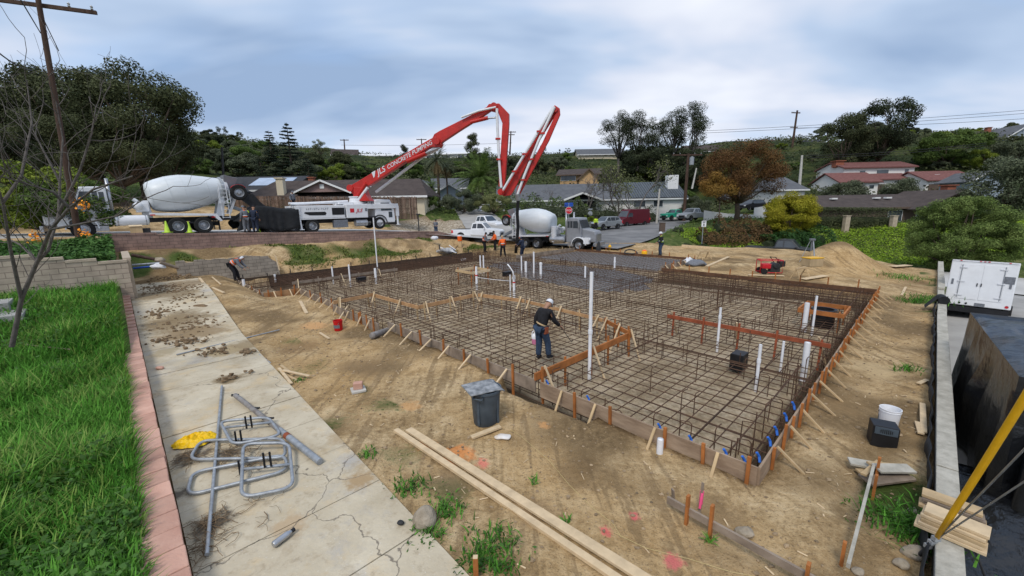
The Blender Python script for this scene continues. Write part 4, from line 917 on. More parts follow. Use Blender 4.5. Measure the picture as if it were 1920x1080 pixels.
    mb.add([(11.06, -1.0, 2.43), (11.06, 1.0, 2.43), (11.36, 1.0, 1.72), (11.36, -1.0, 1.72)], [(0, 1, 2, 3)]); mb.build('window', 'window_glass', cab)
    mb = MB(); mb.box((11.4, 0, .55), (.2, 2.3, .4)); mb.build('bumper', 'black_plastic', t, bevel=.03)
    for s in (-1, 1): mb = MB(); mb.lathe([(.62, -.2), (.70, -.2), (.70, .2), (.62, .2)], 28, Matrix.Translation((9.85, s * 1.04, .56)) @ Matrix.Rotation(math.pi / 2, 4, 'X'), caps=False); mb.f = [q for q in mb.f if sum(mb.v[i][2] for i in q) / 4 > .6]; mb.build('wheel_arch', 'black_plastic', t, smooth=True, auto=40)
    mb = MB(); mb.tube([(3.0, -.2, 2.25), (7.5, -.3, 2.45)], .1, 10); mb.tube([(3.0, .3, 2.3), (7.0, .3, 2.35)], .09, 10); mb.box((7.2, 0, 2.28), (1.2, 1.4, .18)); mb.build('deck_pipe', 'white_paint', t, smooth=True, auto=40)
    mb = MB(); mb.lathe([(.75, 2.15), (.75, 2.35), (.62, 2.4), (.55, 2.75), (.62, 2.78), (.62, 2.86)], 24, Matrix.Translation((8.4, 0, 0))); mb.build('turret_base', 'white_paint', t, smooth=True, auto=30)
    mb = MB(); mb.box((9.1, .2, 2.5), (.5, .8, .5)); mb.tube([(9.3, -.5, 2.2), (9.3, -.5, 2.8)], .2, 12); mb.build('valve_block', 'white_paint', t, bevel=.03)
    mb = MB(); mb.box((2.0, 0, 1.5), (1.7, 1.9, .9)); mb.bar((1.2, .6, 1.9), (.1, .6, 2.9), .12, .7); mb.build('pump_hopper', 'dark_metal', t)
    return t
PUMP = pump_truck()
def tarp():
    t = thing('tarp', 'black tarp draped over the hopper end of the pump truck', 'tarp', PUMP_O, TH)
    mb = MB(); vs = []; fs = []; nx, ns = 30, 26
    for i in range(nx + 1):
        u = i / nx; x = -.9 + 4.1 * u; top = 2.02 + .12 * math.sin(u * 5) - .9 * max(0, .32 - u) / .32 ** 1; w = 1.32 + .04 * math.sin(u * 9)
        for k in range(ns + 1):
            v = k / ns * 2 - 1; av = abs(v)
            if av < .42: y = w * v / .42; z = top + .03 * math.sin(9 * u + 6 * v)
            else:
                f = (av - .42) / .58; y = math.copysign(w + .08 * f + .09 * math.sin(u * 38 + 2 * math.sin(u * 11)) * f, v); z = top - f * (top - .42 - .16 * math.sin(u * 7))
            vs.append((x + (.12 * math.sin(v * 8) if i == 0 else 0), y, z))
    for i in range(nx):
        for k in range(ns): o = i * (ns + 1) + k; fs.append((o, o + ns + 1, o + ns + 2, o + 1))
    mb.add(vs, fs); o = mb.build('cover', 'black_fabric', t, smooth=True); s = o.modifiers.new('th', 'SOLIDIFY'); s.thickness = .015
    mb = MB(); mb.add([(.35, -1.2, 2.0), (1.0, -1.2, 2.0), (.35, -1.1, 3.0), (.05, -1.1, 2.95)], [(0, 1, 2, 3)]); o = mb.build('raised_flap', 'black_fabric', t); s = o.modifiers.new('th', 'SOLIDIFY'); s.thickness = .02
tarp()
def boom():
    T = P(.8 + 8.4, 34.2, 0); E = G(972, 478, .15); d = Vector((E.x - T.x, E.y - T.y, 0)); d.normalize(); nrm = Vector((d.y, -d.x, 0))   # towards the camera side
    if nrm.y > 0: nrm = -nrm
    def on(px, py, off=0.0):
        o = Vector((0, 0, CAMH)); r = ray(px, py); t = ((T - o).dot(nrm)) / r.dot(nrm); return o + r * t + nrm * off
    t = thing('concrete_boom', 'long red folding concrete boom arching over the site with white delivery pipes', 'boom', (T.x, T.y, 0)); inv = Vector((T.x, T.y, 0))
    def beam(name, quadpx, w, parent=t, matn='red_paint', off=0.0):          # outline in px, given real thickness w
        ps = [on(x, y) - inv for x, y in quadpx]; mb = MB(); mb.prism([p + nrm * (off - w / 2) for p in ps], nrm * w); return mb.build(name, matn, parent, bevel=.03)
    beam('turret', [(664, 377), (668, 360), (657, 356), (662, 350), (685, 352), (690, 366), (698, 377)], .75)
    s1 = beam('boom_section', [(655, 352), (664, 346), (806, 263), (818, 257), (830, 271), (826, 277), (810, 276), (765, 302), (700, 345), (664, 364)], .55)
    s2 = beam('boom_section', [(811, 262), (816, 252), (826, 246), (886, 216), (919, 199), (928, 203), (905, 219), (862, 246), (832, 266), (822, 275)], .45)
    beam('boom_section', [(912, 204), (918, 196), (937, 195), (955, 214), (955, 232), (948, 340), (946, 350), (936, 350), (937, 330), (943, 232), (935, 212), (918, 208)], .40, off=.05)
    s4 = beam('boom_section', [(938, 364), (943, 352), (1034, 204), (1041, 201), (1044, 210), (1006, 272), (968, 348), (958, 366), (945, 368)], .34, off=-.15)
    beam('boom_section', [(1034, 204), (1041, 199), (1050, 205), (1051, 216), (1030, 265), (975, 366), (969, 366), (972, 352), (1018, 268), (1043, 214)], .28, off=.2)
    # delivery pipes
    def pipe(name, pxs, r, off, matn='white_paint', n=8):
        mb = MB(); mb.tube([on(x, y, off) - inv for x, y in pxs], r, n); return mb.build(name, matn, t, smooth=True, auto=50)
    pipe('delivery_pipe', [(934, 206), (935, 240), (938, 300), (942, 352)], .105, .45)
    pipe('delivery_pipe', [(944, 358), (985, 290), (1030, 216), (1038, 203)], .105, .35)
    pipe('delivery_pipe', [(1041, 203), (1012, 264), (985, 330), (972, 366)], .105, .5)
    pipe('delivery_pipe', [(868, 222), (900, 210), (932, 203)], .085, .4)
    pipe('delivery_pipe', [(700, 360), (790, 292), (818, 278)], .12, -.45)
    pipe('hydraulic_cylinder', [(765, 303), (800, 288)], .19, .15, 'red_paint'); pipe('cylinder_rod', [(798, 288), (826, 277)], .09, .15, 'steel')
    pipe('hydraulic_cylinder', [(884, 230), (916, 222)], .15, .2, 'red_paint'); pipe('cylinder_rod', [(914, 223), (934, 221)], .07, .2, 'steel')
    pipe('hydraulic_cylinder', [(672, 372), (690, 344)], .16, .3, 'red_paint'); pipe('cylinder_rod', [(676, 375), (693, 352)], .12, .32, 'white_paint')
    for px, py, r in ((822, 266, .26), (928, 201, .26), (941, 360, .26), (943, 362, .16), (1042, 207, .2), (661, 353, .3)):
        p = on(px, py) - inv; mb = MB(); mb.tube([p - nrm * .45, p + nrm * .45], r, 16); mb.build('hinge_pin', 'red_paint', t, smooth=True, auto=40)
    mb = MB()
    for px, py, q in ((938, 300, .45), (936, 262, .45), (1012, 248, .35), (985, 290, .35), (1018, 252, .5), (997, 300, .5), (983, 338, .5), (966, 322, .35)):
        p = on(px, py, q) - inv; mb.box(p, (.4, .3, .12))
    mb.build('pipe_clamps', 'red_paint', t)
    # lettering lies on the near face of the first section
    a, b = on(698, 334, .285), on(786, 284, .285); x = (b - a).normalized(); y = nrm.cross(x).normalized(); 
    if y.z < 0: y = -y
    z = x.cross(y)
    def mtx(p): return Matrix(((x.x, y.x, z.x, p.x), (x.y, y.y, z.y, p.y), (x.z, y.z, z.z, p.z), (0, 0, 0, 1)))
    text_mesh('JLS', .66, 'lettering', 'white_cloth', s1, mtx(on(712, 329, .285) - inv), .3, .006)
    text_mesh('CONCRETE PUMPING', .46, 'lettering', 'white_cloth', s1, mtx(on(730, 318.0, .285) - inv), .25, .006, space=1.0)
    mb = MB(); q = [on(x_, y_, .285) - inv for x_, y_ in ((700, 324), (707, 320), (706, 331), (704, 334))]; mb.prism(q, nrm * .012); mb.build('emblem', 'white_cloth', s1)
    # end hose
    h = thing('end_hose', 'black rubber hose hanging from the boom tip down to the slab', 'hose', (T.x, T.y, 0))
    pts = [on(972, 364, .5), on(973, 376, .4), on(971, 400, .3), on(972, 425, .2), on(970, 450, .1), on(967, 474, 0)]
    mb = MB(); mb.tube([p - inv for p in pts], .13, 10); mb.build('hose', 'black_plastic', h, smooth=True)
    mb = MB(); mb.tube([pts[0] - inv, pts[1] - inv], .19, 10); mb.build('coupling', 'steel', h, smooth=True, auto=40)
boom()
# ------------------------------------------------------------------ cars
def car(name, label, cat, loc, rz, paint, W, prof, belt, inset, wheels, r, glass, shield, lights=True, group=None, extra=None, scale=1.0):
    t = thing(name, label, cat, loc, rz, group, scale); top = max(z for _, z in prof)
    hw = lambda z: W / 2 if z <= belt else W / 2 - inset * (z - belt) / (top - belt)
    n = len(prof); mb = MB(); vs = [(x, -hw(z), z) for x, z in prof] + [(x, hw(z), z) for x, z in prof]
    mb.add(vs, [tuple(range(n)), tuple(range(2 * n - 1, n - 1, -1))] + [(i, n + i, n + (i + 1) % n, (i + 1) % n) for i in range(n)])
    body = mb.build('body', paint, t, bevel=.045)
    mb = MB()
    for g in glass:
        for s in (-1, 1): mb.add([(x, s * (hw(z) + .006), z) for x, z in g] , [tuple(range(len(g)))])
    for (x0, z0), (x1, z1) in shield:
        dx, dz = x1 - x0, z1 - z0; L = math.hypot(dx, dz); nx, nz = -dz / L * .008, dx / L * .008
        if nz < 0: nx, nz = -nx, -nz
        a, b = .06, .94; q0 = (x0 + dx * a + nx, z0 + dz * a + nz); q1 = (x0 + dx * b + nx, z0 + dz * b + nz)
        mb.add([(q0[0], -hw(q0[1]) + .1, q0[1]), (q0[0], hw(q0[1]) - .1, q0[1]), (q1[0], hw(q1[1]) - .1, q1[1]), (q1[0], -hw(q1[1]) + .1, q1[1])], [(0, 1, 2, 3)])
    mb.build('window', 'window_glass', body)
    for x in wheels:
        for s in (-1, 1):
            wheel(t, x, s * (W / 2 - .10), r, r, .24, s)
            mb = MB(); mb.lathe([(0, .0), (r * 1.16, .0), (r * 1.16, .006)], 22, Matrix.Translation((x, s * (W / 2 + .001), r * 1.02)) @ Matrix.Rotation(math.pi / 2 * -s, 4, 'X'), caps=False); mb.build('wheel_arch', 'black_plastic', t)
    if lights:
        xm = max(x for x, _ in prof); xn = min(x for x, _ in prof); zl = lights if isinstance(lights, float) else .75
        for s in (-1, 1):
            mb = MB(); mb.box((xm - .12, s * (W / 2 - .22), zl), (.26, .36, .16)); mb.build('headlight', 'white_cloth', t, bevel=.03)
            mb = MB(); mb.box((xn + .1, s * (W / 2 - .07), zl + .15), (.22, .16, .32)); mb.build('tail_light', 'sign_red', t, bevel=.02)
            mb = MB(); mb.box((xm * .38, s * (W / 2 + .1), belt + .08), (.14, .2, .16)); mb.build('side_mirror', paint, t, bevel=.03)
        mb = MB(); mb.box((xm - .02, 0, zl - .1), (.06, W * .55, .22)); mb.build('grille', 'black_plastic', t)
        mb = MB(); mb.box((xm - .0, 0, .42), (.16, W * .92, .22)); mb.box((xn + .02, 0, .45), (.16, W * .92, .2)); mb.build('bumper', 'dark_metal', t, bevel=.03)
    if extra: extra(t, body)
    return t
PICK = dict(W=1.92, prof=[(-2.7, .45), (-2.7, 1.12), (-.62, 1.12), (-.5, 1.18), (-.35, 1.78), (.0, 1.84), (.72, 1.80), (1.28, 1.20), (2.45, 1.06), (2.68, .92), (2.68, .4)], belt=1.15, inset=.24, wheels=(-1.65, 1.75), r=.39,
            glass=[[(-.38, 1.24), (-.26, 1.70), (.12, 1.74), (.12, 1.24)], [(.2, 1.24), (.2, 1.74), (.66, 1.72), (1.12, 1.24)]], shield=[((1.28, 1.20), (.72, 1.80)), ((-.5, 1.18), (-.35, 1.78))])
def bed(t, body):
    mb = MB(); mb.box((-1.68, 0, 1.115), (1.9, 1.6, .04)); mb.build('bed_liner', 'black_plastic', t)
def heading(p, q): return math.atan2(q.y - p.y, q.x - p.x)
_p = at(897, 449, 44); car('pickup_truck', 'white pickup truck with open bed, nearest the workers in orange', 'pickup', (_p.x, _p.y, _p.z), math.radians(-14), 'white_paint', extra=bed, scale=1.0, **PICK)
_p = at(908, 434, 50.0); car('pickup_truck', 'white car with a wide windscreen behind the open-bed white pickup', 'car', (_p.x, _p.y, _p.z), math.radians(-38), 'white_paint', scale=1.05, **PICK)
def rack(t, body):
    mb = MB()
    for x in (-2.5, -.4, .9): mb.tube([(x, -.8, 1.1), (x, -.8, 2.0), (x, .8, 2.0), (x, .8, 1.1)], .03, 6)
    for y in (-.8, .8): mb.tube([(-2.6, y, 2.0), (1.3, y, 2.0)], .03, 6)
    mb.build('ladder_rack', 'white_paint', t); mb = MB(); mb.box((-1.6, 0, 1.3), (2.0, 1.95, .4)); mb.build('tool_boxes', 'white_paint', t, bevel=.02)
    mb = MB(); mb.box((-1.6, .3, 1.62), (1.4, .5, .24)); mb.build('load', 'red_lumber', t)
_p = at(912, 410, 62.0); car('utility_truck', 'white utility truck with ladder rack on the uphill driveway', 'truck', (_p.x, _p.y, _p.z), math.radians(190), 'white_paint', extra=rack, scale=1.05, **PICK)
SUV = dict(W=1.86, prof=[(-2.3, .42), (-2.36, .95), (-2.1, 1.08), (-1.75, 1.62), (-1.3, 1.70), (.35, 1.68), (1.05, 1.10), (2.1, .96), (2.3, .8), (2.3, .38)], belt=1.05, inset=.22, wheels=(-1.38, 1.42), r=.36,
           glass=[[(-1.85, 1.12), (-1.62, 1.55), (-1.0, 1.60), (-1.0, 1.12)], [(-.92, 1.12), (-.92, 1.60), (-.1, 1.60), (-.1, 1.12)], [(-.02, 1.12), (-.02, 1.60), (.32, 1.58), (.88, 1.12)]], shield=[((1.05, 1.10), (.35, 1.68)), ((-2.1, 1.08), (-1.75, 1.62))])
_rd = math.atan2(57 - 70, 17.5 - 25.5)
_p = at(1136, 429, 57.5); car('parked_suv', 'silver parked suv in front of the maroon van', 'suv', (_p.x, _p.y, _p.z), math.radians(212), 'silver_paint', **SUV)
VAN = dict(W=2.05, prof=[(-2.85, .45), (-2.9, 1.2), (-2.8, 2.5), (-2.6, 2.6), (1.05, 2.58), (1.4, 2.4), (2.0, 1.42), (2.75, 1.15), (2.95, .9), (2.95, .4)], belt=1.3, inset=.14, wheels=(-1.75, 1.95), r=.36,
           glass=[[(.75, 1.45), (.75, 2.05), (1.45, 2.05), (1.82, 1.45)]], shield=[((2.0, 1.42), (1.4, 2.4))])
_p = at(1184, 424, 63.5); car('cargo_van', 'maroon high-roof cargo van parked behind the silver suv', 'van', (_p.x, _p.y, _p.z), math.radians(208), 'maroon_paint', lights=.9, **VAN)
OLD = dict(W=1.95, prof=[(-2.8, .5), (-2.8, 1.15), (-.6, 1.15), (-.45, 1.22), (-.4, 1.72), (-.25, 1.78), (.5, 1.76), (.62, 1.7), (.98, 1.16), (2.4, 1.08), (2.5, .95), (2.5, .45)], belt=1.15, inset=.18, wheels=(-1.7, 1.65), r=.38,
           glass=[[(-.3, 1.22), (-.28, 1.66), (.5, 1.66), (.85, 1.22)]], shield=[((.98, 1.16), (.62, 1.7)), ((-.45, 1.22), (-.4, 1.72))])
_p = at(1266, 412, 71); car('pickup_truck', 'vintage turquoise green pickup on the side street', 'pickup', (_p.x, _p.y, _p.z), math.radians(200), 'green_paint', extra=bed, **OLD)
_p = at(1300, 413, 66); car('pickup_truck', 'grey and maroon pickup by the red shrubs', 'pickup', (_p.x, _p.y, _p.z), math.radians(208), 'silver_paint', extra=bed, scale=1.05, **PICK)
_p = at(1408, 394, 68); car('parked_car', 'dark car parked on the white ramp under the rust-coloured tree', 'car', (_p.x, _p.y, _p.z), math.radians(200), 'black_paint', **SUV)
_p = at(1362, 378, 80); car('parked_car', 'dark jeep by the hillside bushes behind the utility pole', 'car', (_p.x, _p.y, _p.z), math.radians(230), 'black_paint', **SUV)
_q = P(38.3, 8.3); car('pickup_truck', 'dark pickup with long black bed partly hidden by the dirt bank', 'pickup', (_q.x, _q.y, -1.36), math.atan2(-BX.y, -BX.x) + .12, 'black_paint', scale=1.12, **PICK)
def trailer():
    t = site('cargo_trailer', 'white enclosed cargo trailer with double rear doors on the driveway', 'trailer', 20.2, -3.10, -1.10, -.09); t.rotation_euler = (0, math.radians(7.5), TH - .09)
    mb = MB(); mb.box((2.3, 0, 1.60), (4.6, 1.96, 2.0)); b = mb.build('body', 'white_paint', t, bevel=.035)
    mb = MB(); mb.box((2.3, 0, .5), (4.5, 1.9, .12)); mb.box((.05, 0, .42), (.1, 1.9, .25)); mb.build('chassis', 'black_plastic', t)
    for s in (-1, 1):
        mb = MB(); mb.box((-.006, s * .345, 1.66), (.02, .66, 1.55)); d = mb.build('rear_door', 'white_paint', t, bevel=.006)
        mb = MB()
        for z in (1.05, 1.66, 2.28): mb.box((-.03, s * .58, z), (.03, .22, .05))
        mb.build('hinge', 'white_cloth', d)
        mb = MB(); mb.tube([(-.035, s * .62, .95), (-.035, s * .62, 2.4)], .014, 6); mb.build('lock_bar', 'steel', d)
        mb = MB(); mb.box((-.03, s * .06 + .03, 1.55), (.03, .03, .14)); mb.build('handle', 'black_plastic', d)
        mb = MB(); mb.lathe([(0, 0), (.055, 0), (.055, .02)], 12, Matrix.Translation((-.005, s * .86, .72)) @ Matrix.Rotation(-math.pi / 2, 4, 'Y'), caps=False); mb.build('tail_light', 'sign_red', t)
        mb = MB(); mb.box((-.01, s * .84, 1.62), (.02, .07, .24)); mb.build('side_lamp', 'grey_cloth', t)
        wheel(t, 2.6, s * .95, .36, .36, .22, s)
    mb = MB(); mb.box((-.008, 0, 2.57), (.03, 1.9, .06)); mb.build('top_trim', 'white_cloth', t)
    mb = MB()
    for y in (-.7, -.12, 0, .12, .7): mb.box((-.03, y, 2.57), (.02, .06, .03))
    mb.build('marker_lamps', 'sign_red', t)
    mb = MB(); mb.box((-.012, -.1, .68), (.015, .3, .15)); mb.build('licence_plate', 'grey_cloth', t)
    mb = MB(); mb.box((-.012, -.78, 1.85), (.012, .3, .3)); mb.build('sticker', 'grey_cloth', t)
    for y in (.3, .5): mb = MB(); mb.lathe([(0, 0), (.04, 0), (.04, .02)], 10, Matrix.Translation((-.005, y, .7)) @ Matrix.Rotation(-math.pi / 2, 4, 'Y'), caps=False); mb.build('round_lamp', 'black_plastic', t)
trailer()
def cone(px, py, Y, label):
    p = at(px, py, Y); t = thing('traffic_cone', label, 'cone', p, 0, 'lime traffic cones along the street wall')
    mb = MB(); mb.lathe([(.17, .03), (.15, .05), (.035, .72), (.02, .74)], 16); mb.build('cone_body', 'cone_green', t, smooth=True, auto=40); mb = MB(); mb.box((0, 0, .015), (.4, .4, .03)); mb.build('base', 'cone_green', t)
cone(314, 436, 26.3, 'lime traffic cone by the front tandem wheel of the white drum mixer')
cone(356, 436, 27.5, 'lime traffic cone by the rear wheel of the white drum mixer')
cone(486, 438, 30.2, 'lime traffic cone in front of the black tarp')
# ------------------------------------------------------------------ people
def skin_mesh(name, nodes, edges, matn, parent, sub=1):
    me = bpy.data.meshes.new(name); ks = list(nodes); ix = {k: i for i, k in enumerate(ks)}
    me.from_pydata([tuple(nodes[k][0]) for k in ks], [(ix[a], ix[b]) for a, b in edges], []); o = bpy.data.objects.new(name, me); COL.objects.link(o)
    o.modifiers.new('skin', 'SKIN'); sv = me.skin_vertices[0].data
    for i, k in enumerate(ks):
        r = nodes[k][1]; sv[i].radius = (r, r) if not isinstance(r, tuple) else r; sv[i].use_root = i == 0
    s = o.modifiers.new('sub', 'SUBSURF'); s.levels = sub; s.render_levels = sub
    dg = bpy.context.evaluated_depsgraph_get(); me2 = bpy.data.meshes.new_from_object(o.evaluated_get(dg)); o.modifiers.clear(); o.data = me2; me2.name = name
    me2.materials.clear(); me2.materials.append(M[matn]); me2.polygons.foreach_set('use_smooth', [True] * len(me2.polygons)); o.parent = parent; return o
def person(label, loc, rz, top='dark_cloth', legs='denim', boots='dark_cloth', hat='cap', hatm='white_cloth', vest=None, bend=5, head=10, lh=None, rh=None, lf=(.0, .12), rf=(.0, -.12), kl=.06, kr=.06, H=1.75, hold=None, group=None, sleeve=True, turn=0, crouch=0.0, belt=None):
    """figure facing local +x; bend = trunk forward, head = extra nod, hands and feet as local targets"""
    t = thing('person', label, 'person', loc, rz, group, H / 1.75); V = Vector; b = math.radians(bend); hd = math.radians(bend + head)
    hip = V((-.30 * math.sin(b), 0, .93 - crouch)); up = V((math.sin(b), 0, math.cos(b))); hu = V((math.sin(hd), 0, math.cos(hd))); hf = V((math.cos(hd), 0, -math.sin(hd)))
    waist = hip + up * .16; chest = hip + up * .36; sh = hip + up * .50; neck = hip + up * .575
    h0 = neck + hu * .07; h1 = h0 + hu * .08 + hf * .015; h2 = h1 + hu * .09
    J = {'hip': hip, 'waist': waist, 'chest': chest, 'sh': sh, 'neck': neck, 'h0': h0, 'h1': h1, 'h2': h2}
    for s, n, hand, foot, kk in ((1, 'l', lh, lf, kl), (-1, 'r', rh, rf, kr)):
        S = sh + V((0, .185 * s, 0)); hand = V(hand) if hand else S + V((.08, .07 * s, -.54)); d = hand - S
        if d.length > .56: hand = S + d.normalized() * .56; d = hand - S
        ex = math.sqrt(max(.0016, .29 ** 2 - (d.length / 2) ** 2)); out = (V((-.8, .35 * s, -.5)) - d.normalized() * V((-.8, .35 * s, -.5)).dot(d.normalized())).normalized()
        J['S' + n] = S; J['E' + n] = S + d / 2 + out * ex; J['W' + n] = hand
        Hh = hip + V((0, .095 * s, -.02)); A = V((foot[0], foot[1], .09)); J['H' + n] = Hh; J['K' + n] = (Hh + A) / 2 + V((kk, 0, .0)); J['A' + n] = A; J['T' + n] = A + V((.16, .03 * s, -.045)); J['Z' + n] = A + V((-.06, 0, -.045))
    nd = {}; ed = []
    def add(k, p, r, to=None):
        nd[k] = (p, r)
        if to: ed.append((to, k))
    add('hip', J['hip'], .09); add('waist', J['waist'], .09, 'hip'); add('chest', J['chest'], .095, 'waist'); add('sh', J['sh'], .07, 'chest'); add('neck', J['neck'], .052, 'sh'); add('h0', J['h0'], .066, 'neck'); add('h1', J['h1'], .090, 'h0'); add('h2', J['h2'], .078, 'h1')
    add('nose', J['h1'] + hf * .105 - hu * .015, .014, 'h1')
    for s, n in ((1, 'l'), (-1, 'r')):
        add('ear' + n, J['h1'] + V((0, s * .088, 0)), .018, 'h1')
        add('S' + n, J['S' + n], .028, 'sh'); add('E' + n, J['E' + n], .026, 'S' + n); W = J['W' + n]; fd = (W - J['E' + n]).normalized(); add('W' + n, W, .028, 'E' + n)
        pm = W + fd * .07; add('P' + n, pm, (.036, .022), 'W' + n); sd = fd.cross(V((1, 0, 0))); sd = (sd if sd.length > .1 else V((0, 1, 0))).normalized(); cu = sd.cross(fd) * .03 * s
        for q in range(4):
            o = sd * (q - 1.5) * .021; add('f%d%s' % (q, n), pm + o + fd * .045, .0095, 'P' + n); add('g%d%s' % (q, n), pm + o + fd * (.082 - .008 * abs(q - 1.5)) + cu, .0078, 'f%d%s' % (q, n))
        add('t%s' % n, W + fd * .035 + sd * .045, .011, 'W' + n); add('u%s' % n, W + fd * .075 + sd * .055 + cu, .009, 't%s' % n)
        add('H' + n, J['H' + n], .07, 'hip'); add('K' + n, J['K' + n], .048, 'H' + n); add('A' + n, J['A' + n], .042, 'K' + n); add('T' + n, J['T' + n], .035, 'A' + n)
    skin_mesh('body', nd, ed, 'skin', t)
    g = .028
    nt = {'waist0': (hip + up * .0, .158), 'waist': (J['waist'], .158), 'chest': (J['chest'], .170), 'sh': (J['sh'], .130), 'col': (J['sh'] + up * .06, .085)}; et = [('waist0', 'waist'), ('waist', 'chest'), ('chest', 'sh'), ('sh', 'col')]
    for n in 'lr':
        nt['S' + n] = (J['S' + n], .098); nt['E' + n] = (J['E' + n], .072); nt['W' + n] = (J['W' + n].lerp(J['E' + n], .04), .048); et += [('sh', 'S' + n), ('S' + n, 'E' + n), ('E' + n, 'W' + n)]
    skin_mesh('jacket', nt, et, top, t)
    nl = {'hip': (hip + up * .03, .142)}; el = []
    for n in 'lr':
        nl['H' + n] = (J['H' + n], .122); nl['K' + n] = (J['K' + n], .096); nl['A' + n] = (J['A' + n] + V((0, 0, .0)), .085); el += [('hip', 'H' + n), ('H' + n, 'K' + n), ('K' + n, 'A' + n)]
    skin_mesh('trousers', nl, el, legs, t)
    for n in 'lr': skin_mesh('boot', {'a': (J['A' + n] + V((0, 0, .01)), .055), 'z': (J['Z' + n] + V((0, 0, .01)), .045), 'm': (J['A' + n].lerp(J['T' + n], .55), .05), 't': (J['T' + n], .042)}, [('a', 'z'), ('a', 'm'), ('m', 't')], boots, t)
    if vest:
        nv = {'a': (hip + up * .05, .17), 'w': (J['waist'], .172), 'c': (J['chest'], .184), 's': (J['sh'], .142), 'l': (J['Sl'].lerp(J['sh'], .3), .105), 'r': (J['Sr'].lerp(J['sh'], .3), .105)}
        v = skin_mesh('vest', nv, [('a', 'w'), ('w', 'c'), ('c', 's'), ('s', 'l'), ('s', 'r')], vest, t)
        if vest != 'white_cloth':
            mb = MB(); Rm = Matrix.Translation(J['waist'] + up * .04) @ up.to_track_quat('Z', 'Y').to_matrix().to_4x4(); mb.lathe([(.176, -.025), (.179, 0), (.176, .025)], 18, Rm, caps=False); mb.build('reflective_band', 'white_cloth', v)
    c = J['h1'] + hu * .045; Rm = Matrix.Translation(c) @ Matrix(((hf.x, 0, hu.x), (hf.y, 1, hu.y), (hf.z, 0, hu.z))).to_4x4()
    if hat in ('cap', 'hard_hat'):
        mb = MB(); k = 1.0 if hat == 'cap' else 1.1
        mb.lathe([(.105 * k, .0), (.106 * k, .03), (.098 * k, .075), (.07 * k, .11), (.03 * k, .128), (0, .13)], 16, Rm, caps=False)
        if hat == 'cap': mb.add([Rm @ V(q) for q in ((.07, -.075, .01), (.07, .075, .01), (.19, .055, -.005), (.20, 0, -.005), (.19, -.055, -.005))], [(0, 1, 2, 3, 4)])
        else: mb.lathe([(.10, .0), (.15, -.004), (.15, .006), (.10, .012)], 16, Rm, caps=False)
        mb.build(hat, hatm, t, smooth=True, auto=50)
    elif hat == 'hair':
        mb = MB(); mb.lathe([(.098, -.03), (.104, .02), (.092, .07), (.06, .10), (0, .112)], 14, Rm, caps=False); mb.build('hair', hatm, t, smooth=True)
    elif hat == 'hood':
        skin_mesh('hood', {'a': (J['neck'], .085), 'b': (J['h1'] - hf * .03, .112), 'c': (J['h2'] - hf * .02, .095)}, [('a', 'b'), ('b', 'c')], hatm, t)
    if belt:
        mb = MB(); Rm = Matrix.Translation(hip + up * .13) @ Matrix.Rotation(.25, 4, 'X') @ up.to_track_quat('Z', 'Y').to_matrix().to_4x4(); mb.lathe([(.166, -.02), (.169, 0), (.166, .02)], 18, Rm, caps=False); mb.build('tool_belt', belt, t)
        mb = MB(); mb.box(hip + V((.02, -.17, -.03)), (.16, .07, .2)); mb.build('tool_pouch', 'red_lumber', t, bevel=.02)
    t['J'] = 0; del t['J']; return t, J
def hand_world(t, J, k):
    bpy.context.view_layer.update(); return t.matrix_world @ J[k]
# the figure in the middle of the mat, seen from behind, jug in the far hand, tool in the other
_p = G(1019, 673, .12)
MAN, MJ = person('worker in black hoodie, white cap and jeans walking on the rebar with a pink jug', (_p.x, _p.y, .12), math.radians(44), 'dark_cloth', 'denim', 'dark_cloth', 'cap', 'white_cloth', bend=20, head=26, lh=(-.02, .27, .84), rh=(.42, -.30, .90), lf=(-.10, .10), rf=(.10, -.11), kl=.03, kr=.07, H=1.66, belt='lumber')
def jug():
    w = hand_world(MAN, MJ, 'Wl'); t = thing('plastic_jug', 'white and pink plastic jug hanging from the hand of the worker on the mat', 'jug', (w.x - .02, w.y, w.z - .43))
    mb = MB(); mb.lathe([(.0, 0), (.085, .0), (.095, .03), (.095, .15), (.0, .15)], 16, caps=False); mb.build('pink_contents', 'pink_plastic', t, smooth=True, auto=40)
    mb = MB(); mb.lathe([(.096, .15), (.096, .20), (.07, .27), (.035, .30), (.03, .33), (0, .335)], 16, caps=False); mb.tube([(.03, 0, .29), (.07, 0, .38), (.0, 0, .40), (-.08, 0, .33), (-.09, 0, .2)], .014, 6); mb.build('bottle_top', 'pvc', t, smooth=True, auto=40)
    w = hand_world(MAN, MJ, 'Wr'); d = Vector((.34, .16, -.52)); t = thing('wire_tool', 'thin dark tying tool held over the rebar by the walking worker', 'tool', w)
    mb = MB(); mb.tube([tuple(-d * .25), tuple(d * .1)], .016, 6); mb.tube([tuple(d * .1), tuple(d * .95)], .009, 6); mb.tube([tuple(d * .95), tuple(d * .95 + Vector((.05, .03, .01)))], .009, 6); mb.build('rod', 'dark_metal', t)
jug()
_p = at(446, 526, 22.5)
person('worker in white hood and orange vest bending over the form by the block wall', (_p.x, _p.y, _p.z), TH + math.pi + 2.6, 'grey_cloth', 'dark_cloth', 'dark_cloth', 'hood', 'white_cloth', 'hi_vis_orange', bend=62, head=8, lh=(.62, .14, .55), rh=(.55, -.16, .5), lf=(.0, .18), rf=(-.05, -.18), kl=.1, kr=.1, H=1.75)
_p = G(909, 472, .1); person('worker in dark trousers and orange vest stooping beside the sloping chute', (_p.x, _p.y, .05), math.radians(-20), 'grey_cloth', 'dark_cloth', 'dark_cloth', 'cap', 'dark_cloth', 'hi_vis_orange', bend=10, head=14, lh=(.42, .12, 1.0), rh=(.40, -.10, .95), H=1.78)
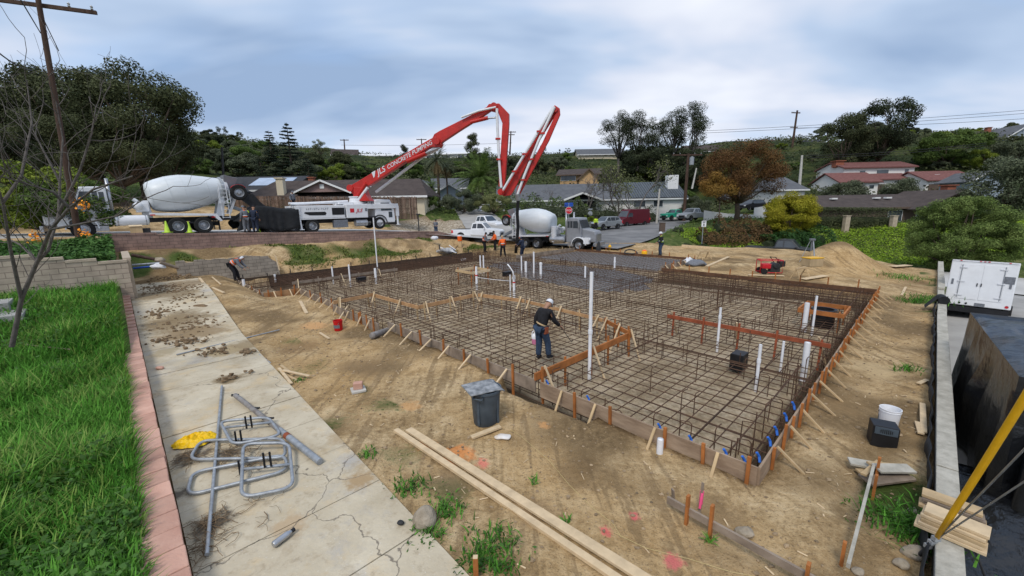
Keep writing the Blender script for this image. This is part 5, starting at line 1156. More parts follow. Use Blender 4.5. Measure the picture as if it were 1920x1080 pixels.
_p = G(928, 471, .1); person('worker in bright orange top and dark cap behind the sloping chute', (_p.x, _p.y + 1.0, .05), math.radians(200), 'hi_vis_orange', 'dark_cloth', 'dark_cloth', 'cap', 'dark_cloth', bend=8, head=10, lh=(.30, .22, 1.0), rh=(.35, -.2, 1.0), H=1.80)
_p = G(943, 480, .1); person('worker seen from behind in orange vest with white straps and tan cap', (_p.x, _p.y, .0), math.radians(105), 'hi_vis_orange', 'dark_cloth', 'dark_cloth', 'cap', 'lumber', 'hi_vis_orange', bend=12, head=12, lh=(.32, .3, .85), rh=(.35, -.3, .85), lf=(0, .2), rf=(.05, -.22), H=1.75)
_p = G(979, 484, .1); person('worker in dark blue jacket and hood guiding the hanging hose', (_p.x, _p.y, .0), math.radians(150), 'navy_cloth', 'navy_cloth', 'dark_cloth', 'hood', 'navy_cloth', bend=10, head=6, lh=(.42, .12, 1.12), rh=(.45, -.05, 1.0), H=1.82)
_p = at(1238, 480, 31.5); person('worker in white hard hat and lime vest standing by the street corner', (_p.x, _p.y, _p.z), math.radians(180), 'dark_cloth', 'denim', 'dark_cloth', 'hard_hat', 'white_cloth', 'hi_vis_yellow', bend=4, head=4, lh=(.28, .1, 1.02), rh=(.30, -.1, 1.0), H=1.82)
_p = P(.25, 32.1); person('worker in orange vest and grey trousers standing by the mixer tail', (_p.x, _p.y, 2.66), TH + 1.9, 'grey_cloth', 'grey_cloth', 'dark_cloth', 'cap', 'grey_cloth', 'hi_vis_orange', bend=6, H=1.80)
_p = P(.75, 31.9); person('man in dark plaid shirt and jeans standing by the tarp', (_p.x, _p.y, 2.64), TH + .9, 'navy_cloth', 'navy_cloth', 'dark_cloth', 'cap', 'dark_cloth', bend=6, lh=(.3, .1, 1.05), H=1.84)
_p = P(.62, 33.0); person('person in bright yellow top between the mixer and the plaid shirt man', (_p.x, _p.y, 2.66), TH + 3.0, 'hi_vis_yellow', 'dark_cloth', 'dark_cloth', 'cap', 'dark_cloth', bend=8, H=1.78)
_p = at(818, 442, 44); person('man in pale shirt and jeans standing alone by the stone slope', (_p.x, _p.y, _p.z), math.radians(-60), 'grey_cloth', 'denim', 'dark_cloth', 'hair', 'dark_cloth', lh=(.3, .12, 1.15), rh=(.3, -.1, 1.1), H=1.72)
_p = at(549, 379, 39.5); person('man in grey shirt standing on the pump truck deck before the wooden fence', (_p.x, _p.y, _p.z - .75), math.radians(-20), 'grey_cloth', 'dark_cloth', 'dark_cloth', 'hair', 'grey_cloth', bend=6, H=1.75)
_p = at(1117, 431, 55.5); person('worker in lime jacket standing in front of the silver suv', (_p.x, _p.y, _p.z), math.radians(-90), 'hi_vis_yellow', 'dark_cloth', 'dark_cloth', 'cap', 'dark_cloth', H=1.75)
# ------------------------------------------------------------------ houses, fences, poles, signs
mat('roof_brown', (.050, .038, .034), .9, .2, 1.2, .4, bscale=9, col2=(.085, .066, .058))
mat('roof_grey', (.085, .09, .10), .9, .2, 1.2, .4, bscale=9, col2=(.13, .135, .145))
mat('roof_dark', (.030, .032, .037), .9, .2, 1.2, .4, bscale=9, col2=(.055, .056, .062))
mat('roof_red', (.13, .050, .046), .85, .25, 2.5, .4, bscale=8, col2=(.21, .095, .082))
mat('stucco_cream', (.62, .54, .40), .9, .08, 1)
mat('stucco_white', (.72, .70, .66), .9, .06, 1)
mat('wall_tan', (.50, .32, .16), .9, .1, 1)
mat('siding_pink', (.28, .19, .175), .9, .1, 1)
mat('siding_blue', (.28, .33, .38), .9, .1, 1)
mat('siding_brown', (.12, .085, .065), .9, .15, 1)
mat('trim_white', (.74, .74, .73), .6, .06, 2)
mat('fence_wood', (.075, .047, .034), .9, .4, 1.5, .3, col2=(.17, .115, .085), island=.45)
mat('brick_red', (.28, .10, .06), .9, .2, 4)
bricks('seam_roof', (.085, .10, .115), (.10, .115, .13), (.02, .022, .026), .45, 40, .05, .5)
def house(label, x0, x1, pe, pb, pr, Y, depth, wall, roof, rz=0.0, gable='x', over=.5, wins=(), trim='trim_white', hip=.0, door=None, name='house', extra=None, ypx=None):
    """a house surveyed by sight lines: eave, base and ridge lines at a known distance"""
    xm = (x0 + x1) / 2; L, R = at(x0, pe, Y), at(x1, pe, Y); w = (R - L).length; ez = at(xm, pe, Y).z; bz = at(xm, pb, Y).z; rzv = at(xm, pr, Y + (depth / 2 if gable == 'x' else 0)).z
    C = (L + R) / 2; t = thing(name, label, 'house', (C.x, C.y, bz), rz); e = ez - bz; r = rzv - bz; hw = w / 2
    mb = MB(); mb.box((0, depth / 2, (e - 3) / 2), (w, depth, e + 3))
    if gable == 'x':
        if hip == 0:
            for s in (-1, 1): mb.prism([(s * hw, 0, e), (s * hw, depth, e), (s * hw, depth / 2, r - .05)], (-s * .1, 0, 0))
    else: mb.prism([(-hw, 0, e), (hw, 0, e), (0, 0, r - .05)], (0, depth, 0))
    body = mb.build('wall', wall, t)
    o = over; th = .16; mb = MB(); sl = (r - e) / (depth / 2 if gable == 'x' else hw); dz = sl * o
    def slab(ps): mb.prism(ps, (0, 0, th))
    if gable == 'x':
        h = hip * hw
        slab([(-hw - o, -o, e - dz), (hw + o, -o, e - dz), (hw + o * (hip == 0) - h, depth / 2, r), (-hw - o * (hip == 0) + h, depth / 2, r)]); slab([(hw + o, depth + o, e - dz), (-hw - o, depth + o, e - dz), (-hw - o * (hip == 0) + h, depth / 2, r), (hw + o * (hip == 0) - h, depth / 2, r)])
        if hip:
            for s in (-1, 1): slab([(s * (hw + o), -o, e - dz), (s * (hw + o), depth + o, e - dz), (s * (hw - h), depth / 2, r)])
    else:
        for s in (-1, 1): slab([(s * (hw + o), -o, e - dz), (s * (hw + o), depth + o, e - dz), (0, depth + o, r), (0, -o, r)])
    rf = mb.build('roof', roof, t)
    mb = MB()
    if gable == 'x': mb.box((0, -o - .03, e - dz + .03), (w + 2 * o, .06, .24))
    else:
        for s in (-1, 1): mb.bar((s * (hw + o), -o - .04, e - dz + .05), (0, -o - .04, r + .05), .06, .26, up=(0, 1, 0), roll=math.pi / 2)
    if trim: mb.build('fascia', trim, rf)
    for (wx, wz, ww, wh) in wins:
        mb = MB(); mb.box((wx * hw, -.03, wz * e), (ww + .16, .08, wh + .16)); f = mb.build('window', 'trim_white', t); mb = MB(); mb.box((wx * hw, -.06, wz * e), (ww, .06, wh)); mb.build('pane', 'window_glass', f)
    if door: mb = MB(); mb.box((door[0] * hw, -.04, door[2] / 2), (door[1], .1, door[2])); mb.build('door', door[3], t)
    if extra: extra(t, rf, hw, e, r, depth)
    return t
def chim(t, x, y, z0, z1, w, matn, cap=True):
    mb = MB(); mb.box((x, y, (z0 + z1) / 2), (w, w * .8, z1 - z0))
    if cap: mb.box((x, y, z1 + .06), (w * 1.3, w * 1.1, .14))
    mb.build('chimney', matn, t, bevel=.02)
def fA(t, rf, hw, e, r, d):
    k = (r - e) / (d / 2); R = Matrix.Rotation(math.atan(k), 3, 'X')
    mb = MB(); x0 = -hw * .1; mb.prism([(x0 - 3.0, -.9, e + .5), (x0 + 3.0, -.9, e + .5), (x0, -.9, e + 1.75)], (0, 3.5, 0)); g = mb.build('front_gable', 'siding_pink', t)
    mb = MB()
    for s in (-1, 1): mb.prism([(x0 + s * 3.6, -1.3, e + .28), (x0, -1.3, e + 1.78), (x0, 4, e + 1.78), (x0 + s * 3.6, 4, e + .28)], (0, 0, .14))
    mb.build('gable_roof', 'roof_brown', rf)
    mb = MB()
    for s in (-1, 1): mb.bar((x0 + s * 3.6, -1.33, e + .33), (x0, -1.33, e + 1.83), .06, .2, up=(0, 1, 0), roll=math.pi / 2)
    mb.build('gable_trim', 'trim_white', g); mb = MB(); mb.box((x0, -.94, e + 1.15), (.5, .06, .5)); mb.build('gable_vent', 'trim_white', g)
    chim(rf, -hw * .62, .5, e - .2, e + 2.2, .85, 'stucco_cream'); chim(rf, -hw * .46, d * .55, r - .4, r + .5, .7, 'brick_red')
    mb = MB(); mb.box((-hw * .82, 1.1, e + .32 + k * 1.1 * .5), (1.6, .9, .1), R); mb.build('skylight', 'trim_white', rf)
    for x in (-.36, -.28, .3, .34): mb = MB(); mb.tube([(x * hw, 2.2, e + k * 2), (x * hw, 2.2, e + k * 2 + .6)], .1, 8); mb.build('roof_vent', 'trim_white', rf)
house('brown-roofed ranch house with pink front gable behind the wooden fence', 462, 795, 368, 398, 340, 51, 9, 'stucco_cream', 'roof_brown', .0, wins=((.14, .72, 2.2, 1.0), (.42, .72, 1.6, 1.0), (-.15, .72, 1.4, .9)), hip=.12, extra=fA)
def fB(t, rf, hw, e, r, d):
    k = (r - e) / (d / 2); R = Matrix.Rotation(math.atan(k), 3, 'X'); mb = MB(); mb.box((hw * .52, d * .25, e + k * d * .25 + .22), (hw * .75, d * .34, .08), R); mb.build('solar_panel', 'solar_pale', rf)
house('dark-roofed house with pale solar panels beyond the white mixer drum', 345, 545, 356, 385, 334, 57, 9, 'siding_brown', 'roof_dark', 0, extra=fB)
house('small dark gabled wing with white trim between the mixer hopper and the solar roof', 400, 452, 358, 385, 343, 55, 5, 'siding_brown', 'roof_dark', 0, 'y')
house('blue-grey house with front gable left of the shaggy fan palm', 764, 806, 350, 385, 337, 70, 10, 'siding_blue', 'roof_grey', 0, 'y', wins=((0, .8, 1.0, .8),))
house('low blue-grey wing with dark roof behind the shaggy fan palm', 806, 872, 352, 388, 336, 72, 8, 'siding_blue', 'roof_grey', 0, wins=((-.3, .5, 1.5, 1.0),))
house('grey gabled garage between the two palms', 815, 872, 363, 392, 346, 66, 6, 'siding_blue', 'roof_grey', 0, 'y', wins=((0, .45, 2.2, 1.2),))
def fD(t, rf, hw, e, r, d):
    chim(rf, hw * .93, d * .3, e, r + 1.3, 1.9, 'trim_white', False)
    k = (r - e) / (d / 2); mb = MB(); mb.prism([(hw * .42, -.52, e + .0), (hw + .52, -.52, e + .0), (hw + .52, d / 2, r + .17), (hw * .42, d / 2, r + .17)], (0, 0, .1)); mb.build('metal_roof', 'seam_roof', rf)
    mb = MB(); x0 = -hw * .12
    for s in (-1, 1): mb.prism([(x0 + s * 3.6, -2.3, e - .35), (x0, -2.3, e + .95), (x0, 4, e + .95), (x0 + s * 3.6, 4, e - .35)], (0, 0, .14))
    g = mb.build('porch_roof', 'roof_grey', rf); mb = MB()
    for s in (-1, 1): mb.bar((x0 + s * 3.6, -2.34, e - .28), (x0, -2.34, e + 1.02), .06, .3, up=(0, 1, 0), roll=math.pi / 2)
    mb.build('porch_trim', 'trim_white', g); mb = MB(); mb.box((x0 - 1.0, -.6, e * .4), (.7, .7, e * .9)); mb.build('porch_column', 'trim_white', t); mb = MB(); mb.box((x0 + .8, -.08, e * .45), (4.0, .16, e * .8)); mb.build('porch_opening', 'black_plastic', t)
house('long grey-roofed white house with white chimney behind the clipped hedge', 935, 1283, 373, 400, 346, 74, 11, 'stucco_white', 'roof_grey', .0, extra=fD, wins=((.52, .6, 2.0, 1.0), (.72, .6, 1.6, 1.0)))
house('tan two-storey house with brown roof above the grey-roofed house', 1050, 1120, 326, 355, 318, 98, 9, 'wall_tan', 'roof_brown', -.25, wins=((-.8, .75, 1.2, 1.1), (-.55, .75, 1.2, 1.1), (-.3, .75, 1.2, 1.1)), trim='siding_brown', over=.9)
house('tan gable end of the two-storey house', 1086, 1122, 334, 352, 317, 96, 9, 'wall_tan', 'roof_brown', -.1, 'y', trim='siding_brown')
def fF(t, rf, hw, e, r, d):
    mb = MB(); x0 = hw * .62; mb.prism([(x0 - 5, -2, e - .2), (x0 + 4, -2, e - .2), (x0 - .1, -2, r + .35)], (0, 6, 0)); g = mb.build('front_gable', 'siding_brown', t)
    mb = MB()
    for a, b_ in ((-5.8, -.1), (4.8, -.1)): mb.prism([(x0 + a, -2.6, e - .45), (x0 + b_, -2.6, r + .42), (x0 + b_, 6, r + .42), (x0 + a, 6, e - .45)], (0, 0, .16))
    mb.build('gable_roof', 'roof_brown', rf); chim(rf, hw * .98, 3.5, e, r + 1.2, 1.3, 'brick_red')
    for x in (-.62, -.05, .1): mb = MB(); mb.box((x * hw, 2.6, e + (r - e) * .6 + .3), (.8, .5, .2)); mb.build('roof_vent', 'trim_white', rf)
house('long low brown ranch house behind the trimmed hedge', 1530, 1830, 388, 428, 366, 57, 10, 'siding_brown', 'roof_brown', .03, wins=((.0, .58, 1.9, 1.5), (.35, .55, 1.6, 1.3)), extra=fF, trim='siding_brown')
# white house with red tiles, built of stepped wings
def spanish():
    Y = 80; base = at(1680, 366, Y); t = thing('house', 'white stucco house with red tile roofs and a solar panel on the hillside', 'house', base, -.05)
    X = lambda px: (px - 1680) / 760 * Y * 1.0; Z = lambda py: (366 - py) / 760 * Y * 1.04
    def wing(x0, x1, ze, zr, y0, d, nm='wall'):
        mb = MB(); a, b = X(x0), X(x1); mb.box(((a + b) / 2, y0 + d / 2, (Z(ze) - 3) / 2), (b - a, d, Z(ze) + 3)); w = mb.build(nm, 'stucco_white', t)
        for s in (0, 1):
            mb = MB(); mb.prism([((a, b)[s], y0, Z(ze)), ((a, b)[s], y0 + d, Z(ze)), ((a, b)[s], y0 + d / 2, Z(zr) - .1)], ((.1, -.1)[s], 0, 0)); mb.build('gable_end', 'stucco_white', w)
        mb = MB(); e, r = Z(ze), Z(zr); mb.prism([(a - .35, y0 - .45, e - .1), (b + .35, y0 - .45, e - .1), (b + .35, y0 + d / 2, r), (a - .35, y0 + d / 2, r)], (0, 0, .2)); mb.prism([(b + .35, y0 + d + .45, e - .1), (a - .35, y0 + d + .45, e - .1), (a - .35, y0 + d / 2, r), (b + .35, y0 + d / 2, r)], (0, 0, .2))
        rf = mb.build('roof', 'roof_red', t); mb = MB(); mb.box(((a + b) / 2, y0 - .46, e - .02), (b - a + .7, .08, .22)); mb.build('eave_trim', 'roof_red', rf); return w, rf
    w1, r1 = wing(1612, 1742, 315, 304, 4.5, 8); w2, r2 = wing(1708, 1792, 343, 327, -2.5, 8); w3, r3 = wing(1570, 1640, 343, 326, -1, 8); w4, r4 = wing(1634, 1712, 338, 328, 1.5, 5)
    mb = MB()
    mb.box((X(1647), 4.46, Z(325)), (1.0, .06, 1.0)); mb.box((X(1684), 4.46, Z(324)), (2.2, .06, .9)); mb.box((X(1728), 4.46, Z(322)), (.7, .06, .6)); mb.build('window', 'window_glass', w1)
    mb = MB(); mb.box((X(1742), -2.54, Z(357)), (6.2, .1, 1.8)); mb.build('garage_door', 'siding_brown', t); mb = MB(); mb.box((X(1644), -.6, Z(357)), (1.2, 1.2, 2.2)); mb.build('entry_door', 'siding_brown', t); mb = MB(); mb.box((X(1627), -1.04, Z(351)), (.8, .06, .6)); mb.build('window', 'window_glass', w3)
    mb = MB(); mb.bar((X(1690), 5.0, Z(313)), (X(1690) , 8.0, Z(305.5)), 4.4, .08); mb.build('solar_panel', 'solar_pale', r1); chim(r1, X(1616), 7, Z(312), Z(301), 1.6, 'brick_red')
    mb = MB(); mb.box((X(1743), 0, Z(333)), (1.0, .7, .25)); mb.build('skylight', 'trim_white', r2)
spanish()
house('small grey-roofed cottage between the rust tree and the red-tiled house', 1456, 1512, 354, 372, 333, 74, 8, 'stucco_white', 'roof_grey', .1, hip=.4)
house('pale house with gabled roof on the ridge left of the boom', 624, 668, 290, 304, 281, 150, 9, 'stucco_cream', 'roof_brown', .3, wins=((.3, .5, 1.5, 1.2),))
house('flat white modern house on the ridge beside the narrow cypress', 672, 735, 292, 306, 290, 150, 9, 'stucco_white', 'trim_white', .1, wins=((-.6, .5, 2.2, 1.6), (-.1, .5, 2, 1.6), (.5, .5, 2.2, 1.6)))
house('white modern house on the ridge behind the boom elbow', 788, 884, 289, 304, 287, 150, 9, 'stucco_white', 'trim_white', -.1, wins=((-.6, .5, 3, 1.6), (.0, .5, 3, 1.6), (.6, .5, 2.2, 1.6)))
house('long ridge house with pale roof beside the tall eucalyptus', 1085, 1172, 289, 297, 280, 140, 10, 'stucco_cream', 'roof_grey', 0, trim='trim_white')
house('ridge house with brown roof right of the tall eucalyptus', 1295, 1380, 283, 292, 273, 135, 10, 'stucco_cream', 'roof_brown', 0)
house('pale ridge house above the rust-coloured tree', 1440, 1468, 268, 280, 262, 135, 8, 'stucco_cream', 'roof_brown', .2)
house('white ridge house beside the tall utility pole', 1490, 1548, 272, 284, 264, 128, 9, 'stucco_white', 'roof_dark', -.1, wins=((-.5, .5, 2, 1.6), (.3, .5, 2.4, 1.6)))
house('ridge house with long brown roof above the green slope', 1805, 1875, 256, 268, 248, 118, 9, 'siding_brown', 'roof_brown', -.05, extra=lambda t, rf, hw, e, r, d: chim(rf, hw * .85, 3, e, r + .9, 1.1, 'brick_red'))
house('blue-grey gabled house at the top of the green slope', 1892, 1960, 256, 266, 232, 112, 9, 'siding_blue', 'roof_grey', -.1, 'y', wins=((-.3, .6, 1.5, 1.2),))
house('grey gabled shed half hidden by the feathery grey-green tree', 1826, 1880, 338, 362, 322, 66, 6, 'siding_blue', 'roof_grey', -.2, 'y')
def fence_boards(label, p, q, h, matn='fence_wood', bw=.15, posts=2.4, name='wooden_fence'):
    d = q - p; L = math.hypot(d.x, d.y); t = thing(name, label, 'fence', p, math.atan2(d.y, d.x)); r = random.Random(4); sl = d.z / L; mb = MB(); x = 0
    while x < L:
        hh = h + r.uniform(-.05, .06); mb.box((x + bw / 2, r.uniform(-.01, .01), sl * x + hh / 2 - .3), (bw * r.uniform(.75, .95), .025, hh + .6)); x += bw
    mb.build('boards', matn, t); mb = MB(); mb.bar((0, .05, h * .3), (L, .05, h * .3 + sl * L), .05, .1); mb.bar((0, .05, h * .85), (L, .05, h * .85 + sl * L), .05, .1); mb.build('rails', matn, t)
    for i in range(int(L / posts) + 1): mb = MB(); mb.box((i * posts, .09, sl * i * posts + h / 2 - .3), (.1, .1, h + .6)); mb.build('post', matn, t)
    return t
fence_boards('weathered brown board fence in front of the brown-roofed ranch house', at(440, 400, 45.5), at(781, 401, 46.5), at(620, 368, 46).z - at(620, 400, 46).z)
def wpole(label, top, base, r, arms=(), name='utility_pole', matn='pole_wood', rr=1.0):
    t = thing(name, label, 'utility pole', base); d = top - base; mb = MB(); mb.tube([d * -.05, d * .5, d], [r * 1.25, r * 1.05, r * .85], 12); mb.build('pole', matn, t, smooth=True, auto=50)
    for f, L, ang, w in arms:
        mb = MB(); c = d * f; v = Vector((math.cos(ang), math.sin(ang), 0)); off = Vector((-v.y, v.x, 0)) * (r + w / 2)
        mb.bar(c - v * L + off, c + v * L + off, w, w * 1.2); a = mb.build('crossarm', 'pole_wood', t)
        mb = MB()
        for u in (-.92, -.5, .5, .92): p = c + v * L * u + off; mb.lathe([(.03, 0), (.06, .06), (.03, .1), (.06, .16), (.02, .22)], 8, Matrix.Translation(p + Vector((0, 0, w * .6))))
        mb.build('insulators', 'steel', a)
    return t
def wire(label, pts, r, sag=.0):
    p = [Vector(q) for q in pts]; full = []
    for a, b in zip(p[:-1], p[1:]):
        for i in range(8): u = i / 8; full.append(a.lerp(b, u) - Vector((0, 0, sag * 4 * u * (1 - u))))
    full.append(p[-1]); t = thing('overhead_wire', label, 'wire', full[0]); mb = MB(); mb.tube([q - full[0] for q in full], r, 5); mb.build('cable', 'wire', t); return t
_t, _b = at(68, -22, 21), at(128, 330, 21)
wpole('tall leaning dark utility pole with one crossarm in front of the oaks', _t, _t + (_b - _t) * 1.5, .115, ((.949, 1.95, .42, .13),))
_cr = _t + (_b - _t) * .055
wire('thin wire sagging from the crossarm toward the camera side', [at(15, -40, 12), at(76, 62, 20.8)], .02)
wire('thin guy wire running down the far side of the leaning pole', [at(82, 37, 20.9), at(110, 95, 24)], .02)
wire('dark cable crossing the oaks to the leaning pole', [at(-30, 75, 14), at(60, 132, 22)], .025, .2)
wpole('brown utility pole with a grey transformer box by the turquoise pickup', at(1291, 288, 70), at(1281, 420, 70), .24, ((.985, 2.6, .1, .18),))
_p = at(1297, 302, 69.6); t = thing('transformer', 'grey transformer can on the utility pole by the turquoise pickup', 'transformer', _p); mb = MB(); mb.tube([(0, 0, -.6), (0, 0, .6)], .36, 12); mb.tube([(0, 0, .6), (0, 0, .72)], .2, 8); mb.build('can', 'galvanised', t, smooth=True, auto=40)
wpole('slim pale pole at the kerb between the maroon van and the turquoise pickup', at(1237, 354, 66), at(1231, 420, 66), .15, name='street_pole', matn='concrete')
wpole('thin leaning pale pole on the slope behind the transformer pole', at(1306, 315, 90), at(1298, 352, 90), .16, name='street_pole', matn='concrete')
wpole('tall dark utility pole on the ridge left of the dark conifers', at(1495, 207, 120), at(1484, 285, 120), .26, ((.95, 1.4, .2, .2), (.6, 1.2, .2, .16)))
wpole('pale pole beside the small cottage', at(1504, 291, 78), at(1499, 348, 78), .2, name='street_pole', matn='concrete')
wpole('far ridge utility pole above the gabled ridge house', at(645, 261, 155), at(647, 290, 155), .22, ((.95, 1.5, .1, .2),))
wpole('far ridge utility pole beside the boom elbow', at(790, 260, 155), at(792, 290, 155), .22, ((.95, 1.8, .1, .2),))
wpole('far ridge utility pole between the two boom arms', at(958, 246, 150), at(956, 288, 150), .24, ((.97, 1.8, .1, .2), (.85, 1.4, .1, .2)))
wpole('black street pole behind the hopper of the white drum mixer', at(416, 276, 48), at(421, 380, 48), .12, name='street_pole', matn='dark_metal')
for i, (a, b, Y) in enumerate((((1306, 246), (1930, 206), 120), ((1306, 250), (1930, 212), 120), ((1490, 240), (1930, 222), 120), ((1500, 292), (1850, 268), 80), ((1502, 296), (1850, 272), 80), ((640, 272), (960, 268), 152))):
    wire(('upper ridge wire running toward the tall dark pole', 'second ridge wire just under the uppermost one', 'lowest of the ridge wires right of the dark pole', 'upper cable above the red-tiled house', 'lower cable above the red-tiled house', 'far wire linking the ridge poles behind the boom')[i], [at(*a, Y), at(*b, Y - 15 if i < 5 else Y)], .045 if Y > 100 else .035, .4)
# signs
def sign_post(label, px, pyt, pyb, Y, r=.035):
    b = at(px, pyb, Y); top = at(px, pyt, Y); t = thing('street_sign', label, 'sign', b); mb = MB(); mb.tube([(0, 0, -.3), (0, 0, top.z - b.z)], r, 8); mb.build('post', 'galvanised', t); return t, top.z - b.z
t, h = sign_post('red octagonal stop sign with blue street name plates above it', 1066, 380, 432, 46)
mb = MB(); q = [(.38 * math.cos(math.pi / 8 + k * math.pi / 4), -.05, h - .85 + .38 * math.sin(math.pi / 8 + k * math.pi / 4)) for k in range(8)]; mb.prism(q, (0, .02, 0)); s = mb.build('stop_plate', 'sign_red', t)
mb = MB(); q2 = [(x * 1.1, -.045, (z - h + .85) * 1.1 + h - .85) for x, _, z in q]; mb.prism(q2, (0, .012, 0)); mb.build('white_rim', 'white_cloth', s)
text_mesh('STOP', .27, 'lettering', 'white_cloth', s, Matrix.Translation((0, -.056, h - .94)) @ Matrix.Rotation(math.pi / 2, 4, 'X'), align='CENTER')
for dz, r_ in ((-.1, .1), (-.32, -.15)): mb = MB(); mb.box((0, 0, h + dz), (.95, .03, .2), Matrix.Rotation(r_, 3, 'Z')); mb.build('name_plate', 'sign_blue', t)
t, h = sign_post('white rectangular sign on a leaning grey post in the corner lawn', 1316, 418, 455, 45); mb = MB(); mb.box((.05, -.04, h - .1), (.5, .02, .65)); mb.build('plate', 'trim_white', t)
mb = MB(); [mb.box((.05, -.056, h + dz), (w_, .012, hh)) for dz, w_, hh in ((.13, .34, .05), (.03, .28, .05), (-.18, .12, .2), (-.33, .3, .03))]; mb.build('markings', 'dark_cloth', t)
t, h = sign_post('back of a grey octagonal sign by the hedge near the lime-jacketed worker', 1106, 391, 420, 64); mb = MB(); mb.prism([(.38 * math.cos(math.pi / 8 + k * math.pi / 4), -.05, h - .75 + .38 * math.sin(math.pi / 8 + k * math.pi / 4)) for k in range(8)], (0, .02, 0)); mb.build('plate', 'galvanised', t); mb = MB(); mb.box((0, 0, h - .1), (.7, .03, .18)); mb.build('name_plate', 'galvanised', t)
b = at(1241, 436, 52); t = thing('utility_box', 'rust-brown utility cabinet on the corner lawn behind the hard hat worker', 'cabinet', b); mb = MB(); mb.box((0, 0, .55), (.62, .5, 1.3)); mb.box((0, 0, 1.22), (.68, .56, .05)); mb.build('cabinet', 'siding_brown', t, bevel=.02)
b = at(786, 438, 42); t = thing('mailbox_post', 'dark thin post at the street edge in front of the stone slope', 'post', b); mb = MB(); mb.box((0, 0, .95), (.1, .1, 2.0)); mb.box((0, 0, 1.95), (.4, .16, .12)); mb.build('post', 'dark_metal', t)
for px, lb in ((1585, 'pale block pillar in the middle of the trimmed hedge'), (1673, 'pale block pillar at the end of the trimmed hedge')): b = at(px, 428, 50.5); t = thing('gate_pillar', lb, 'pillar', b); mb = MB(); mb.box((0, 0, .4), (.55, .5, 2.2)); mb.box((0, 0, 1.52), (.66, .6, .08)); mb.build('pillar', 'tan_cap', t)
# white ramp wall under the rust tree
b = at(1380, 405, 63); t = thing('ramp_wall', 'low white sloping ramp wall under the rust-coloured tree', 'wall', b, -.35); mb = MB(); mb.prism([(-4.5, 0, -1), (-4.5, 0, .9), (-1, 0, .35), (4, 0, .1), (4, 0, -1)], (0, .3, 0)); mb.prism([(2.5, .6, -1), (2.5, .6, 1.2), (4.5, .6, 1.5), (4.8, .6, -1)], (0, .3, 0)); mb.build('wall', 'trim_white', t)
# ------------------------------------------------------------------ trees and plants
def leafmat(name, c1, c2, c3=None, hue=.12, trans=.18, isl=.38):
    g = 1.3 if 'leaf_' in name else 1.12; c1 = tuple(c * g for c in c1); c2 = tuple(c * g for c in c2)
    mat(name, c1, .75, .2, .55, 0, col2=c2, hue=hue, island=isl, trans=trans, spec=.15, detail=3)
leafmat('leaf_oak', (.030, .038, .016), (.078, .086, .038))
leafmat('leaf_olive', (.050, .062, .034), (.11, .125, .075))
leafmat('leaf_green', (.038, .068, .015), (.105, .15, .036))
leafmat('leaf_bright', (.075, .115, .012), (.17, .20, .03))
leafmat('leaf_dark', (.022, .030, .015), (.050, .060, .030))
leafmat('leaf_conifer', (.020, .032, .020), (.042, .058, .036))
leafmat('leaf_rust', (.075, .034, .014), (.15, .085, .030))
leafmat('leaf_amber', (.15, .075, .016), (.20, .125, .03))
leafmat('leaf_yellow', (.15, .15, .010), (.26, .23, .022))
leafmat('leaf_red', (.075, .038, .018), (.13, .085, .035))
leafmat('leaf_pepper', (.050, .082, .018), (.14, .18, .052), isl=.45)
leafmat('leaf_pale', (.09, .105, .040), (.17, .18, .075))
leafmat('leaf_brown', (.09, .065, .030), (.16, .12, .06))
leafmat('grass_blade', (.045, .155, .014), (.125, .30, .045), isl=.55, trans=.3)
leafmat('pale_blade', (.13, .22, .035), (.25, .34, .09), isl=.4, trans=.3)
leafmat('weed_leaf', (.035, .085, .018), (.075, .15, .035))
leafmat('ivy_leaf', (.125, .215, .012), (.235, .335, .032), isl=.5)
leafmat('ivy_dark', (.018, .050, .012), (.040, .085, .022), isl=.45)
def leaves(name, pts, nrm, size, matn, parent=None, rng=None, aspect=.6, kind=None, jit=.55):
    """many small leaf faces at pts; nrm = preferred outward direction"""
    n = len(pts); u = rng.normal(size=(n, 3)) * jit + nrm; u /= np.linalg.norm(u, axis=1)[:, None] + 1e-9
    v = rng.normal(size=(n, 3)); v -= u * (v * u).sum(1)[:, None]; v /= np.linalg.norm(v, axis=1)[:, None] + 1e-9; w = np.cross(u, v)
    s = (size * rng.uniform(.6, 1.35, n))[:, None] if np.isscalar(size) else size[:, None]
    co = np.stack([pts - v * s * .5, pts + w * s * aspect * .5, pts + v * s * .5 + u * s * .12, pts - w * s * aspect * .5], 1).reshape(-1, 3)
    me = bpy.data.meshes.new(name); me.vertices.add(4 * n); me.vertices.foreach_set('co', co.astype(np.float32).ravel()); me.loops.add(4 * n); me.loops.foreach_set('vertex_index', np.arange(4 * n, dtype=np.int32)); me.polygons.add(n)
    me.polygons.foreach_set('loop_start', np.arange(n, dtype=np.int32) * 4); me.polygons.foreach_set('loop_total', np.full(n, 4, np.int32)); me.update(calc_edges=True); me.materials.append(M[matn])
    o = bpy.data.objects.new(name, me); COL.objects.link(o)
    if parent is not None: o.parent = parent
    if kind: o['kind'] = kind
    return o
def clump_pts(clumps, per, rng, shell=.5):
    P_, N_ = [], []
    for c, r in clumps:
        r = np.array(r if isinstance(r, (tuple, list)) else (r, r, r)); k = max(4, int(per * (r[0] * r[1] * r[2]) ** (2 / 3)))
        d = rng.normal(size=(k, 3)); d /= np.linalg.norm(d, axis=1)[:, None]; f = rng.uniform(shell, 1.0, k)[:, None]; P_.append(np.array(c) + d * f * r); N_.append(d * .8 + np.array([0, 0, .35]))
    return np.concatenate(P_), np.concatenate(N_)
